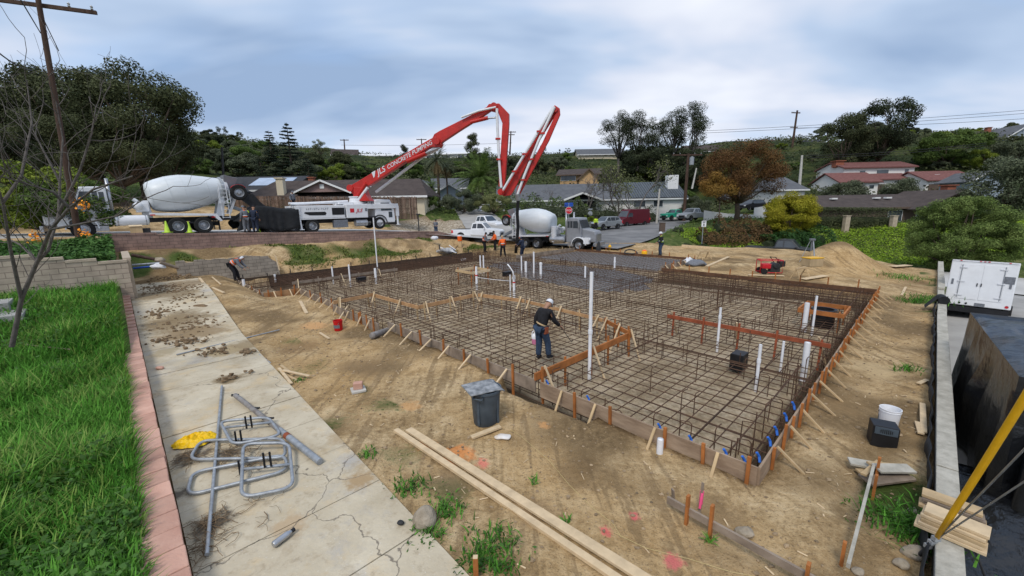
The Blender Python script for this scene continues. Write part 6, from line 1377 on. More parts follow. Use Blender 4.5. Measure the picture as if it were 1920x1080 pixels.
def blob_clumps(rng, rx, ry, z0, z1, n, cr, shape=1.0, low=.0):
    out = []; zc = (z0 + z1) / 2; rz = (z1 - z0) / 2
    while len(out) < n:
        d = rng.normal(size=3); d /= np.linalg.norm(d); f = rng.uniform(.35, 1) ** .5
        if d[2] < -.55 and rng.uniform() > low: continue
        k = 1.0 if d[2] > 0 else shape
        out.append(((d[0] * rx * f * k, d[1] * ry * f * k, zc + d[2] * rz * f), cr * rng.uniform(.65, 1.3) * np.array([1.15, 1.15, .8])))
    return [(c, tuple(r)) for c, r in out]
def limbs(mb, rng, base, targets, r0, fork=.45):
    base = Vector(base)
    for tg in targets:
        tg = Vector(tg); mid = base.lerp(tg, fork) + Vector(rng.normal(size=3) * .12 * (tg - base).length * .5); mid.z = max(mid.z, base.z + .2)
        mb.tube([base, base.lerp(mid, .5) + Vector(rng.normal(size=3) * .05), mid, mid.lerp(tg, .6) + Vector(rng.normal(size=3) * .15), tg], [r0, r0 * .8, r0 * .55, r0 * .3, r0 * .1], 6)
PROTO = {}
def tree_mesh(kind, seed, rx, z0, z1, n, cr, per, leaf, matn, bark='bark', trunk_r=.25, shape=.8, aspect=.6, low=0., ry=None, extra=None):
    rng = np.random.default_rng(seed); t = bpy.data.objects.new(kind, None); COL.objects.link(t); cl = blob_clumps(rng, rx, ry or rx, z0, z1, n, cr, shape, low)
    if extra: cl += extra
    p, nn = clump_pts(cl, per, rng); leaves('crown', p, nn, leaf, matn, t, rng, aspect)
    mb = MB(); fk = Vector((0, 0, max(z0 * .8, z0 - .3))); mb.tube([(0, 0, -1.0), (.05 * rx, 0, z0 * .4), fk], [trunk_r * 1.3, trunk_r, trunk_r * .85], 9)
    sel = rng.permutation(len(cl))[:min(16, len(cl))]; limbs(mb, rng, fk, [cl[i][0] for i in sel], trunk_r * .6); mb.build('trunk', bark, t, smooth=True); return t
def place(t, label, cat, p, rz=0, scale=1.0, group=None):
    t.location = p; t.rotation_euler = (0, 0, rz); t.scale = scale if isinstance(scale, tuple) else (scale,) * 3; return tag(t, label, cat, group)
def groundp(px, Y, sink=.2): v = at(px, 400, Y); v.z = ground_h(v.x, v.y) - sink; return v
def groundp2(px, pyt, Y): v = at(px, pyt + (400 - pyt) * .4, Y); v.z = ground_h(v.x, v.y) - .2; return v
def by_px(t_fn, label, px, pyt, Y, cat='tree', pyb=None):
    """stand a unit-tall (10 m) tree so that its top meets the sight line"""
    p = groundp2(px, pyt, Y)
    if pyb: p.z = at(px, pyb, Y).z
    s = (at(px, pyt, Y).z - p.z) / 10.0; t = t_fn(); place(t, label, cat, p, rnd.uniform(0, 6), s); return t
# prototypes are 10 m tall
oak = lambda s, m='leaf_oak', w=4.3, n=46, lf=.165: (lambda: tree_mesh('oak_tree', s, w, 2.4, 9.3, int(n * .95), 1.05, 620, lf, m, trunk_r=.3, shape=.95, low=.5))
by_px(oak(1, w=3.7), 'big dark oak with spreading crown above the white mixer drum', 246, 100, 44)
by_px(oak(2, w=4.2), 'tall dark oak directly behind the leaning utility pole', 160, 98, 47)
by_px(oak(3, w=4.6), 'dark oak filling the sky gap beyond the bare branches', 40, 128, 46)
by_px(oak(4, w=5), 'dark oak at the frame edge past the bare branches', -70, 160, 42)
by_px(oak(5, w=5.2, n=40), 'low dark oak crown right behind the mixer cab', 215, 190, 40)
by_px(oak(6, w=4.6, n=40), 'low dark oak behind the tank of the white drum mixer', 292, 205, 47)
by_px(oak(7, w=6, n=40), 'low dark oak behind the yellow-green shrub by the street', 110, 205, 38)
by_px(oak(8, 'leaf_dark', 6.0, 40), 'wide dark tree mass at the street edge beneath the leaning pole', 30, 240, 36)
shrub = lambda kind, s, m, w=4, lf=.35, n=34, z0=1.2: (lambda: tree_mesh(kind, s, w, z0, 9.2, n, 1.45, 330, lf * .68, m, trunk_r=.2, shape=1.0, low=1))
by_px(shrub('flowering_shrub', 21, 'leaf_bright', 7, .5), 'yellow-green bushy shrub behind the bare branches', 60, 298, 25, 'shrub')
by_px(shrub('flowering_shrub', 22, 'leaf_green', 7, .55), 'olive-green shrub beside the mixer cab', 130, 330, 25, 'shrub')
by_px(lambda: tree_mesh('rust_tree', 31, 5.0, 2.6, 9.3, 48, 1.15, 520, .155, 'leaf_rust', trunk_r=.32, shape=1, low=.8, extra=[((-3.6, -2.5, 4.9), (1.6, 1.2, 1.2)), ((-3.2, -3.2, 4.0), (1.2, 1, 1))]), 'large rust-brown tree with a dark trunk by the corner lawn', 1388, 262, 58)
_t = by_px(lambda: tree_mesh('amber_shrub', 32, 2.6, 5, 9.4, 16, 1.2, 420, .22, 'leaf_amber', trunk_r=.1), 'amber-leaved young tree against the rust-brown tree', 1352, 318, 54, 'tree')
by_px(lambda: tree_mesh('yellow_shrub', 33, 4.9, .4, 9.2, 90, 1.15, 560, .22, 'leaf_yellow', trunk_r=.3, shape=1, low=1), 'round yellow-green bush at the end of the trimmed hedge', 1487, 357, 49, 'shrub')
by_px(lambda: tree_mesh('pepper_tree', 34, 5.1, .2, 9.4, 180, .80, 900, .20, 'leaf_pepper', trunk_r=.3, shape=1.05, low=1, aspect=.4), 'big round light-green pepper tree behind the white trailer', 1818, 358, 35)
by_px(lambda: tree_mesh('olive_tree', 35, 4.6, 2, 9.2, 26, 1.6, 190, .36, 'leaf_olive', trunk_r=.2), 'grey-green olive tree in front of the red-tiled house, by its low wing', 1587, 334, 66)
by_px(lambda: tree_mesh('olive_tree', 36, 3.4, 2, 9.2, 24, 1.6, 190, .36, 'leaf_olive', trunk_r=.2), 'grey-green olive tree before the entry of the red-tiled house', 1687, 330, 66)
by_px(lambda: tree_mesh('feathery_tree', 37, 4.2, 1, 9.4, 34, 1.5, 190, .3, 'leaf_olive', trunk_r=.2, shape=1, low=1), 'feathery grey-green tree beyond the pepper tree at the frame edge', 1895, 288, 52)
tall = lambda s, m='leaf_dark', w=2.8, n=44, lf=.19: (lambda: tree_mesh('tall_tree', s, w, 1.6, 9.5, n, .95, 520, lf, m, trunk_r=.2, shape=1, low=.8))
by_px(tall(41, w=3.1), 'taller dark tree behind the red-tiled house', 1652, 166, 92)
by_px(tall(42, 'leaf_oak', 3.6), 'broad dark tree next to the tallest one behind the red-tiled house', 1582, 200, 92)
by_px(tall(43, w=3.4), 'dark tree filling the gap behind the red-tiled house', 1620, 235, 96)
by_px(shrub('hillside_tree', 44, 'leaf_green', 7.5, .5), 'wide dark green tree mass under the brown ridge house', 1775, 240, 88)
by_px(shrub('hillside_tree', 45, 'leaf_bright', 6, .5), 'yellow-green tree on the slope under the ridge house', 1838, 275, 84)
by_px(shrub('hillside_tree', 46, 'leaf_green', 6, .5), 'green tree rising behind the garage of the red-tiled house', 1745, 285, 90)
by_px(shrub('hillside_tree', 47, 'leaf_olive', 6, .5), 'dull green tree on the steep slope above the feathery tree', 1890, 262, 82)
def euc(s, n, w, cr, z0=3.0):
    return lambda: tree_mesh('eucalyptus_tree', s, w, z0, 9.4, n, cr, 520, .15, 'leaf_dark', 'grey_bark', .2, .9, .45, .3)
by_px(euc(51, 30, 2.6, .85), 'tall eucalyptus at the outer edge of the ridge clump', 1160, 202, 120); by_px(euc(52, 34, 2.6, .9, 2), 'dense eucalyptus in the middle of the ridge clump', 1196, 196, 120); by_px(euc(53, 30, 2.4, .85, 2), 'eucalyptus beside the gap in the ridge clump', 1228, 208, 121)
by_px(euc(54, 22, 1.9, .75, 4), 'thin open eucalyptus beside the tallest one', 1262, 200, 118); by_px(euc(55, 40, 1.9, .8, 1.6), 'tallest eucalyptus, narrow and ivy-clad, on the ridge', 1292, 179, 118)
by_px(shrub('hillside_tree', 56, 'leaf_dark', 8, .5), 'dark underbrush at the foot of the eucalyptus clump', 1215, 268, 118); by_px(shrub('hillside_tree', 57, 'leaf_dark', 8, .5), 'dark underbrush under the tallest eucalyptus', 1275, 272, 116)
by_px(tall(58, 'leaf_oak', 2.0, 30), 'lone dark ridge tree behind the boom elbow', 888, 247, 135); by_px(tall(59, 'leaf_dark', 1.1, 24), 'narrow dark cypress on the ridge above the boom lettering', 760, 266, 140)
by_px(tall(60, 'leaf_dark', 4.5, 20), 'small round dark tree on the ridge right of the boom', 1064, 276, 140, pyb=290); by_px(tall(61, 'leaf_dark', 1.6, 12), 'thin dark cypress on the ridge right of the boom', 1049, 279, 140, pyb=290); by_px(tall(62, 'leaf_dark', 3, 20), 'dark ridge tree between the boom arms', 1018, 270, 140, pyb=292)
by_px(tall(63, 'leaf_dark', 3.2, 16), 'small lone tree standing on the bare hill', 424, 234, 230); by_px(tall(64, 'leaf_oak', 3.6, 26), 'taller tree beside the lone one on the bare hill', 456, 246, 220)
by_px(tall(65, 'leaf_pale', 3.6, 20), 'sparse pale tree on the ridge left of the gabled ridge house', 604, 256, 140)
# layered cedars
def cedar(seed, w):
    rng = np.random.default_rng(seed); t = bpy.data.objects.new('cedar_tree', None); COL.objects.link(t); cl = []; mb = MB(); mb.tube([(0, 0, -1), (0, 0, 5), (0, 0, 9.9)], [.22, .14, .02], 8); z = .8
    while z < 9.8:
        R = w * (1 - z / 10.2) ** .75 + .12; k = int(4 + 5 * R / w)
        for i in range(k):
            a = rng.uniform(0, 6.28); L = R * rng.uniform(.65, 1.1); tip = Vector((math.cos(a) * L, math.sin(a) * L, z + .1 - .05 * L)); mb.tube([(0, 0, z), tip * .6 + Vector((0, 0, z * .4 + .1)), tip], [.05, .03, .01], 4)
            for f in (.45, .7, .95): cl.append(((tip.x * f, tip.y * f, z + (tip.z - z) * f), (.26 + .30 * R * .3, .26 + .30 * R * .3, .10)))
        z += .42 + rng.uniform(0, .2)
    p, n = clump_pts(cl, 330, rng, .2); n = n * .3 + np.array([0, 0, 1.0]); leaves('crown', p, n, .24, 'leaf_conifer', t, rng, .55, jit=1.1); mb.build('trunk', 'bark', t); return t
by_px(lambda: cedar(71, 3.2), 'tall layered cedar behind the ranch house chimneys', 545, 228, 74); by_px(lambda: cedar(72, 2.6), 'shorter layered cedar beside the tall one', 511, 243, 75); by_px(lambda: cedar(73, 3.6), 'broad lower cedar in front of the tall cedar', 580, 290, 70); by_px(lambda: cedar(74, 3.4), 'broad lower cedar near the solar roof', 492, 295, 70)
# palms
def palm(seed, h, L, n, droop, fan=False, skirt=False, tr=.22):
    rng = np.random.default_rng(seed); t = bpy.data.objects.new('palm_tree', None); COL.objects.link(t); mb = MB(); mb.tube([(0, 0, -1), (.1, 0, h * .5), (0, 0, h)], [tr * 1.3, tr, tr * 1.1], 10); mb.build('trunk', 'bark', t, smooth=True)
    def fr(mats, n, el0, el1, L, nm):
        mb = MB()
        for i in range(n):
            a = rng.uniform(0, 6.28); el = rng.uniform(el0, el1); d = Vector((math.cos(a) * math.cos(el), math.sin(a) * math.cos(el), math.sin(el))); l = L * rng.uniform(.8, 1.1); pts = []; p = Vector((0, 0, h))
            for k in range(8): pts.append(p.copy()); d = (d + Vector((0, 0, -droop * .13 * (1 + .15 * k)))).normalized(); p = p + d * l / 7
            for k in range(1, 8):
                q = pts[k]; tn = (pts[k] - pts[k - 1]).normalized(); sd = tn.cross(Vector((0, 0, 1)))
                if sd.length < .05: sd = Vector((1, 0, 0))
                sd.normalize(); up = sd.cross(tn); ll = l * (.20 if not fan else .14) * (1 - abs(k - 4) / 7)
                for s in (-1, 1):
                    for j in range(3):
                        o = pts[k - 1].lerp(q, j / 3); e = o + (sd * s * .9 + tn * .55 - up * .25 * (1 + rng.uniform(0, .6))).normalized() * ll * rng.uniform(.8, 1.2); mb.add([o, o + tn * .09 * l / 3, e], [(0, 1, 2)])
        mb.build(nm, mats, t)
    fr('leaf_green' if not fan else 'leaf_olive', n, -.35 if not fan else -.2, 1.45, L, 'crown')
    if skirt: fr('leaf_brown', n, -1.4, -.5, L * .85, 'dead_fronds')
    return t
def put_palm(t, label, px, pyt_crown, Y, h):
    p = groundp(px, Y); place(t, label, 'palm', p, 0, (at(px, pyt_crown, Y).z - p.z) / h)
put_palm(palm(81, 8, 3.0, 60, .9, True, True), 'shaggy fan palm with a skirt of dead fronds behind the street', 824, 300, 62, 8); put_palm(palm(82, 8, 2.6, 40, .9, True, True, .15), 'thinner fan palm close behind the shaggy one', 840, 312, 64, 8)
put_palm(palm(83, 5, 4.4, 90, .55, tr=.4), 'full date palm with arching green fronds beside the boom', 902, 332, 64, 5)
put_palm(palm(84, 3.5, 2.2, 40, .8), 'small palm in front of the blue-grey house', 812, 352, 60, 3.5)
# bare branching trees
def branches(rng, p, d, L, r, depth, out, tips, up=.15, spread=.55, kids=(2, 3), minr=.006):
    p = Vector(p); d = Vector(d).normalized(); pts = [p]; k = 4
    for i in range(k): d = (d + Vector(rng.normal(size=3) * .13) + Vector((0, 0, up * .12))).normalized(); p = p + d * L / k; pts.append(p)
    out.tube(pts, [max(minr, r * (1 - .10 * i)) for i in range(k + 1)], 6 if r > .03 else 4, caps=False)
    if depth == 0: tips.append((p, d)); return
    for j in range(rng.integers(kids[0], kids[1] + 1)):
        i = k if j == 0 else rng.integers(2, k + 1); q = pts[i]; nd = (d + Vector(rng.normal(size=3) * spread)).normalized(); branches(rng, q, nd, L * rng.uniform(.6, .85), r * rng.uniform(.5, .68), depth - 1, out, tips, up, spread, kids, minr)
def bare_tree(seed, label, px, pyt, Y, leafm=None, nleaf=0):
    rng = np.random.default_rng(seed); t = bpy.data.objects.new('bare_tree', None); COL.objects.link(t); mb = MB(); tips = []; branches(rng, (0, 0, -.5), (0, 0, 1), 2.6, .17, 5, mb, tips, .5, .42, (2, 3), .022); mb.build('branches', 'grey_bark', t)
    if leafm: p = np.array([tuple(q) for q, _ in tips]); idx = rng.integers(0, len(p), nleaf); leaves('leaves', p[idx] + rng.normal(size=(nleaf, 3)) * .32, np.tile([0, 0, 1.], (nleaf, 1)), .20, leafm, t, rng)
    zt = max(q.z for q, _ in tips); p = groundp(px, Y); place(t, label, 'tree', p, rng.uniform(0, 6), (at(px, pyt, Y).z - p.z) / zt)
bare_tree(91, 'leafless grey street tree in front of the porch of the grey-roofed house', 1103, 318, 67); bare_tree(92, 'sparse yellowing tree in front of the long grey roof', 1163, 305, 66, 'leaf_pale', 1100); bare_tree(93, 'sparse yellowing tree by the standing-seam roof', 1195, 300, 67, 'leaf_pale', 1300); bare_tree(94, 'small leafless tree right of the mixer drum', 1030, 350, 66)
# shrubs and hedges at the street
by_px(shrub('garden_shrub', 101, 'leaf_green', 7, .5), 'green round shrub between the slim pale pole and the transformer pole', 1262, 350, 80, 'shrub'); by_px(shrub('garden_shrub', 102, 'leaf_bright', 8, .5), 'low yellow-green shrub behind the grey octagonal sign', 1098, 402, 61, 'shrub')
by_px(shrub('garden_shrub', 103, 'leaf_olive', 8, .5), 'grey-green shrub under the full date palm', 868, 352, 58, 'shrub'); by_px(shrub('garden_shrub', 104, 'leaf_pale', 8, .5), 'pale brownish shrub beside the mixer tail', 925, 358, 57, 'shrub'); by_px(shrub('garden_shrub', 105, 'leaf_green', 7, .5), 'dark green shrub at the corner of the ranch house', 800, 362, 54, 'shrub'); by_px(shrub('garden_shrub', 106, 'leaf_olive', 7, .5), 'grey-green shrub behind the transformer pole', 1302, 368, 74, 'shrub'); by_px(shrub('garden_shrub', 107, 'leaf_olive', 8, .5), 'dark grey shrub at the edge of the corner lawn', 1272, 424, 50, 'shrub')
def hedge(label, p, q, h, w, leafm, seed, lf=.16, per=900, box=False, name='hedge', cat='hedge'):
    rng = np.random.default_rng(seed); d = q - p; L = d.length; t = thing(name, label, cat, (0, 0, 0)); n = int(per * L); u = rng.uniform(0, 1, n); ph = rng.uniform(-.15, 1.15, n) * math.pi
    bx = np.array([d.x, d.y, d.z])[None] * u[:, None] + np.array(tuple(p)); lump = 1 + (.22 * np.sin(u * L * 1.7 + seed) + .15 * np.sin(u * L * 4.1)) * (0 if box else 1); lump *= rng.uniform(.88, 1.04, n)
    side = np.array([-d.y, d.x, 0]) / math.hypot(d.x, d.y); cx, cz = np.cos(ph), np.sin(ph)
    if box: m = np.maximum(abs(cx), abs(cz)); cx, cz = cx / m, cz / m
    P_ = bx + side * (cx * w / 2 * lump)[:, None] + np.array([0, 0, 1]) * (cz * h * lump)[:, None]; N_ = side * cx[:, None] + np.array([0, 0, 1]) * (cz + .3)[:, None]
    leaves('foliage', P_, N_, lf, leafm, t, rng)
    mb = MB(); k = max(2, int(L / 1.2)); mb.tube([p.lerp(q, i / k) + Vector((0, 0, h * .34)) for i in range(k + 1)], [min(w * .36, h * .36)] * (k + 1), 8); mb.build('woody_core', 'leaf_dark', t); return t
hedge('long shaggy hedge along the side street behind the silver suv', groundp(985, 60), groundp(1225, 71), 2.3, 2.2, 'leaf_olive', 111, .22, 420)
hedge('clipped green hedge top below the porch of the grey-roofed house', groundp(940, 62), groundp(1100, 66), 2.5, 1.8, 'leaf_green', 112, .22, 420)
hedge('tall trimmed dark green hedge in front of the brown ranch house', at(1530, 427, 52), at(1672, 428, 52), at(1600, 391, 52).z - at(1600, 428, 52).z, 1.6, 'leaf_oak', 113, .16, 1100, True)
hedge('reddish-brown shrub row along the corner lawn', groundp(1312, 47.5), groundp(1440, 47.5), 1.5, 2.2, 'leaf_red', 114, .2, 700); hedge('reddish-brown shrubs behind the first red row', groundp(1345, 50), groundp(1442, 50), 1.9, 2.2, 'leaf_red', 115, .2, 600)
hedge('dark ivy mound under the yellow-green bush', groundp(1442, 45.5, .4), groundp(1545, 47.0, .3), 1.9, 4.2, 'ivy_dark', 116, .2, 1500, name='ivy_mound', cat='ivy'); hedge('dark low shrubs at the kerb by the white rectangular sign', groundp(1285, 41.5), groundp(1345, 40.0), .8, 1.6, 'leaf_dark', 117, .16, 500)
def scatter_cover(name, label, cat, pxs, Yr, n, leafm, seed, size, h=.25, ok=None):
    rng = np.random.default_rng(seed); xs = rng.uniform(pxs[0], pxs[1], n); Ys = rng.uniform(Yr[0], Yr[1], n); X = (xs - 960) / FPX * Ys * 1.02; k = np.ones(n, bool)
    k &= ~road_mask(X, Ys); a, b = to_ab(X, Ys); k &= ~((b > -2.4) & (b < 31) & (a < edge_a(b) + 2.6)); k &= ~((np.abs(b + 4.4) < 3) & (a < 37)); k &= ~((Ys < 46.2) & (X < -3.5)); k &= np.hypot((X + 7.5) / 6.8, (Ys - 47) / 4.3) > 1
    if ok is not None: k &= ok(X, Ys)
    X, Ys = X[k], Ys[k]; Z = base_z(X, Ys)[0]; P_ = np.c_[X, Ys, Z + rng.uniform(0, h, len(X)) * (1 + vnoise(X, Ys, 1.4, 3))]
    o = leaves(name, P_, np.tile([0, -.35, 1.], (len(X), 1)), size, leafm, None, rng); tag(o, label, cat, kind='stuff')
scatter_cover('ivy', 'bright green ivy covering the bank across the side street', 'ivy', (1270, 1990), (39, 52.5), 60000, 'ivy_leaf', 121, .17, .3)
scatter_cover('lawn_grass', 'green grass and weeds on the lots along the street', 'grass', (-300, 2200), (36, 72), 60000, 'leaf_green', 122, .22, .3)
# hillside woods
def hillside():
    kinds = [('leaf_green', 6.0), ('leaf_oak', 6.0), ('leaf_olive', 6.5), ('leaf_bright', 7.0), ('leaf_dark', 5.0), ('leaf_green', 4.6), ('leaf_oak', 4.0)]; protos = [shrub('hillside_tree', 200 + i, m, w, .62, 22)() for i, (m, w) in enumerate(kinds)]
    r = random.Random(17); used = [False] * len(protos); n = 0; lab = ('bushy mid-green tree among the hillside woods', 'dark oak-like tree among the hillside woods', 'grey-green tree among the hillside woods', 'yellow-green bush among the hillside woods', 'very dark bushy tree among the hillside woods', 'slender mid-green tree among the hillside woods', 'tall dark oak among the hillside woods')
    houses = [(o.location.x, o.location.y) for o in bpy.data.objects if o.get('category') == 'house']
    for Yc, dy, step, hmin, hmax in ((76, 4, 5.0, 3, 5.0), (90, 6, 5.5, 3, 5.5), (104, 6, 5, 2.8, 5), (119, 6, 5.5, 2.5, 4.6), (134, 6, 6.5, 2.2, 4)):
        x = -Yc * 1.32
        while x < Yc * 1.4:
            X = x + r.uniform(-.5, .5) * step; Y = Yc + r.uniform(-1, 1) * dy; x += step * r.uniform(.7, 1.3)
            px = 960 + X / Y * FPX
            if Yc < 100 and (930 < px < 1540) and Yc < 84: continue
            if Yc < 84 and (px > 1540 or 760 < px < 900): continue
            if any(abs(X - hx) < 10 and -3 < Y - hy < 14 for hx, hy in houses): continue
            low = any(abs(X - hx * Y / hy) < 7.5 and -45 < Y - hy < 2 for hx, hy in houses if hy > 90)
            if road_mask(np.array([X]), np.array([Y]))[0] or n > 285: continue
            k = r.randrange(len(protos)); h = r.uniform(hmin, hmax) * (.42 if low else 1); z = ground_h(X, Y) - .3; o = protos[k] if not used[k] else dup(protos[k])
            used[k] = True; place(o, lab[k], 'tree', (X, Y, z), r.uniform(0, 6.28), (h / 9 * r.uniform(.9, 1.3), h / 9 * r.uniform(.9, 1.3), h / 9), 'trees on the hillside behind the houses: ' + kinds[k][0].split('_')[1] + (' slender' if k > 4 else '')); n += 1
hillside()
scatter_cover('hillside_scrub', 'dark green scrub covering the slopes behind the houses', 'scrub', (-500, 2400), (74, 175), 110000, 'leaf_oak', 123, .6, 1.5)
0 and scatter_cover('far_scrub', 'dry scrub on the far bare hill', 'scrub', (-300, 700), (150, 360), 50000, 'leaf_olive', 124, .9, .4)
# ------------------------------------------------------------------ near grass and weeds
def blades(name, label, cat, a, b, z, h, matn, rng, w=.012, lean=.6, kind='stuff'):
    n = len(a); x, y = to_xy(a, b); base = np.c_[x, y, z]; ang = rng.uniform(0, 6.283, n); ln = rng.uniform(.15, 1, n) * lean; d = np.c_[np.cos(ang) * ln, np.sin(ang) * ln, np.ones(n)]; d /= np.linalg.norm(d, axis=1)[:, None]
    sd = np.c_[-np.sin(ang), np.cos(ang), np.zeros(n)] * (w * rng.uniform(.6, 1.5, n))[:, None]; m1 = base + d * (h * .5)[:, None]; d2 = d + np.c_[np.cos(ang), np.sin(ang), -.35 * np.ones(n)] * (ln * 1.0)[:, None]; d2 /= np.linalg.norm(d2, axis=1)[:, None]; m2 = m1 + d2 * (h * .5)[:, None]
    co = np.stack([base - sd, base + sd, m1 + sd * .8, m1 - sd * .8, m2], 1).reshape(-1, 3); i = np.arange(n)[:, None] * 5; q = np.c_[i, i + 1, i + 2, i + 3].astype(np.int32); tr = np.c_[i + 3, i + 2, i + 4].astype(np.int32)
    loops = np.c_[q, tr].ravel(); st = np.c_[np.arange(n) * 7, np.arange(n) * 7 + 4].ravel(); tot = np.tile([4, 3], n)
    me = bpy.data.meshes.new(name); me.vertices.add(5 * n); me.vertices.foreach_set('co', co.astype(np.float32).ravel()); me.loops.add(7 * n); me.loops.foreach_set('vertex_index', loops.astype(np.int32)); me.polygons.add(2 * n); me.polygons.foreach_set('loop_start', st.astype(np.int32)); me.polygons.foreach_set('loop_total', tot.astype(np.int32)); me.polygons.foreach_set('use_smooth', np.ones(2 * n, bool)); me.update(calc_edges=True); me.materials.append(M[matn]); o = bpy.data.objects.new(name, me); COL.objects.link(o)
    if label: tag(o, label, cat, kind=kind)
    return o
def near_grass():
    rng = np.random.default_rng(5); n = 150000; b = -3.6 + 24.5 * rng.uniform(0, 1, n) ** 1.55; a = -6.70 - rng.uniform(0, 1, n) ** 1.2 * (3.2 + (b + 3.6) * .42); z = site_z(a, b, False); x, y = to_xy(a, b); h = (.15 + .34 * np.clip(vnoise(x, y, .8, 31) + .4, 0, 1)) * rng.uniform(.6, 1.35, n) * (1 + .5 * np.clip(vnoise(x, y, 2.3, 32) + .2, 0, 1)); h = h * np.where(b < 0, .85, 1)
    m = 16000; b2 = -3.6 + 24 * rng.uniform(0, 1, m) ** 1.4; a2 = rng.uniform(-7.1, -6.74, m); blades('edge_grass', 'ragged grass leaning over the edge of the garden wall', 'grass', a2, b2, site_z(a2, b2, False), rng.uniform(.12, .34, m), 'grass_blade', rng, .010, 1.3)
    m = rng.uniform(size=n) < np.clip(.20 + .7 * vnoise(x, y, 1.1, 44), .03, .55); blades('pale_grass', 'paler yellowish blades mixed through the tall grass', 'grass', a[m] + .02, b[m], z[m], h[m] * 1.15, 'pale_blade', rng, .010, 1.0)
    k = vnoise(x, y, .7, 33) + .35 * vnoise(x, y, .25, 34) + rng.normal(size=n) * .18
    blades('tall_grass', 'lush tall green grass filling the terrace beside the garden wall', 'grass', a, b, z, h, 'grass_blade', rng, .0105, .95)
    m = k > .34; P_ = np.c_[x, y, z + h * rng.uniform(.5, 1.0, n)][m]; o = leaves('broadleaf_weeds', P_, np.tile([0, 0, 1.], (len(P_), 1)), .075, 'weed_leaf', None, rng, .7); tag(o, 'broad-leaved weeds mixed through the tall grass', 'weeds', kind='stuff')
near_grass()
def weed(label, a, b, r, n, h=.14, z=None):
    rng = np.random.default_rng(int(a * 100 + b * 37) % 9999); n = int(n * .6); aa = a + rng.normal(size=n) * r * .5; bb = b + rng.normal(size=n) * r * .5; zz = site_z(aa, bb); hh = h * rng.uniform(.5, 1.3, n)
    p = P(a, b, float(zz.mean())); t = thing('weed_patch', label, 'weeds', p); o = blades('blades', None, None, aa, bb, zz, hh, 'grass_blade', rng, .01, 1.2); o['kind'] = 'stuff'; o.location = -p; o.parent = t
    x, y = to_xy(aa, bb); P_ = np.c_[x, y, zz + hh * .5][: n // 2]; o = leaves('leaf_rosette', P_, np.tile([0, 0, 1.], (len(P_), 1)), .06, 'weed_leaf', t, rng, .45, kind='stuff'); o.location = -p
for pp, r, n, lb in (((920, 1050), .40, 520, 'leafy green weed patch around the stake near the frame bottom'), ((835, 960), .28, 220, 'dandelion-like weed beside the round boulder'), ((770, 920), .28, 180, 'small weed patch between the walk and the long planks'), ((800, 1010), .25, 150, 'weed tuft at the walk edge below the round boulder'), ((690, 858), .15, 60, 'tiny weed tuft at the walk edge by the pipe frames'), ((1000, 905), .06, 20, 'single small weed in the dirt near the bin'), ((560, 718), .10, 40, 'small weed beside the scrap lumber pile'), ((1062, 985), .06, 20, 'small weed beside the long planks'), ((1330, 1010), .06, 24, 'small weed at the foot of the middle batter stake')):
    g = G(*pp, .0); weed(lb, *AB(g), r, n)
for pp, r, n, lb in (((1706, 985), .45, 700, 'grass patch along the silt fence near the board pile'), ((1726, 560), .8, 700, 'grass strip at the wall near the fabric roll'), ((1690, 520), .9, 500, 'grass strip at the far end of the boundary wall'), ((1700, 690), .3, 120, 'small grass tuft by the wall across from the slab corner')):
    g = G(*pp, .05); weed(lb, *AB(g), r, n, .22)
def bed():
    rng = np.random.default_rng(9); n = 14000; a = -6.5 - rng.uniform(0, 1, n) * 6; b = 21.4 + rng.uniform(0, 1, n) * 6; z = site_z(a, b, False); x, y = to_xy(a, b); z = z + rng.uniform(0, .4, n) * (1 + vnoise(x, y, 1.2, 5))
    o = leaves('bed_plants', np.c_[x, y, z], np.tile([0, 0, 1.], (n, 1)), .20, 'weed_leaf', None, rng, .6); tag(o, 'leafy green plants spilling over the terrace wall', 'plants', kind='stuff')
    for i, (px, py) in enumerate(((160, 442), (68, 447), (155, 388))):
        p = at(px, py + 8, 20.5); t = thing('flower', ('orange flower cluster over the terrace wall near its corner', 'orange flower cluster over the terrace wall by the bare trunk', 'small orange flower high among the bare branches')[i], 'flower', p); k = 40; leaves('petals', rng.normal(size=(k, 3)) * .13 + [0, 0, .3], rng.normal(size=(k, 3)), .14, 'leaf_flower', t, rng); mb = MB(); mb.tube([(0, 0, -.4), (0, 0, .3)], .015, 5); mb.build('stem', 'leaf_green', t)
    n = 9000; a = rng.uniform(-4, 20, n); b = rng.uniform(27.7, 30.9, n); x, y = to_xy(a, b); k = vnoise(x, y, 1.6, 21) + .25 * vnoise(x, y, .5, 40) + .25 * (b < 28.6) > .22; k &= ~((a < .6) & (b < 28)); a, b, x, y = a[k], b[k], x[k], y[k]; blades('bank_grass', 'patchy grass on the dirt bank below the street wall', 'grass', a, b, site_z(a, b), rng.uniform(.06, .20, len(a)), 'dry_grass', rng, .03, 1.2)
leafmat('dry_grass', (.06, .10, .015), (.16, .17, .04))
leafmat('leaf_flower', (.70, .22, .02), (.85, .40, .05))
bed()
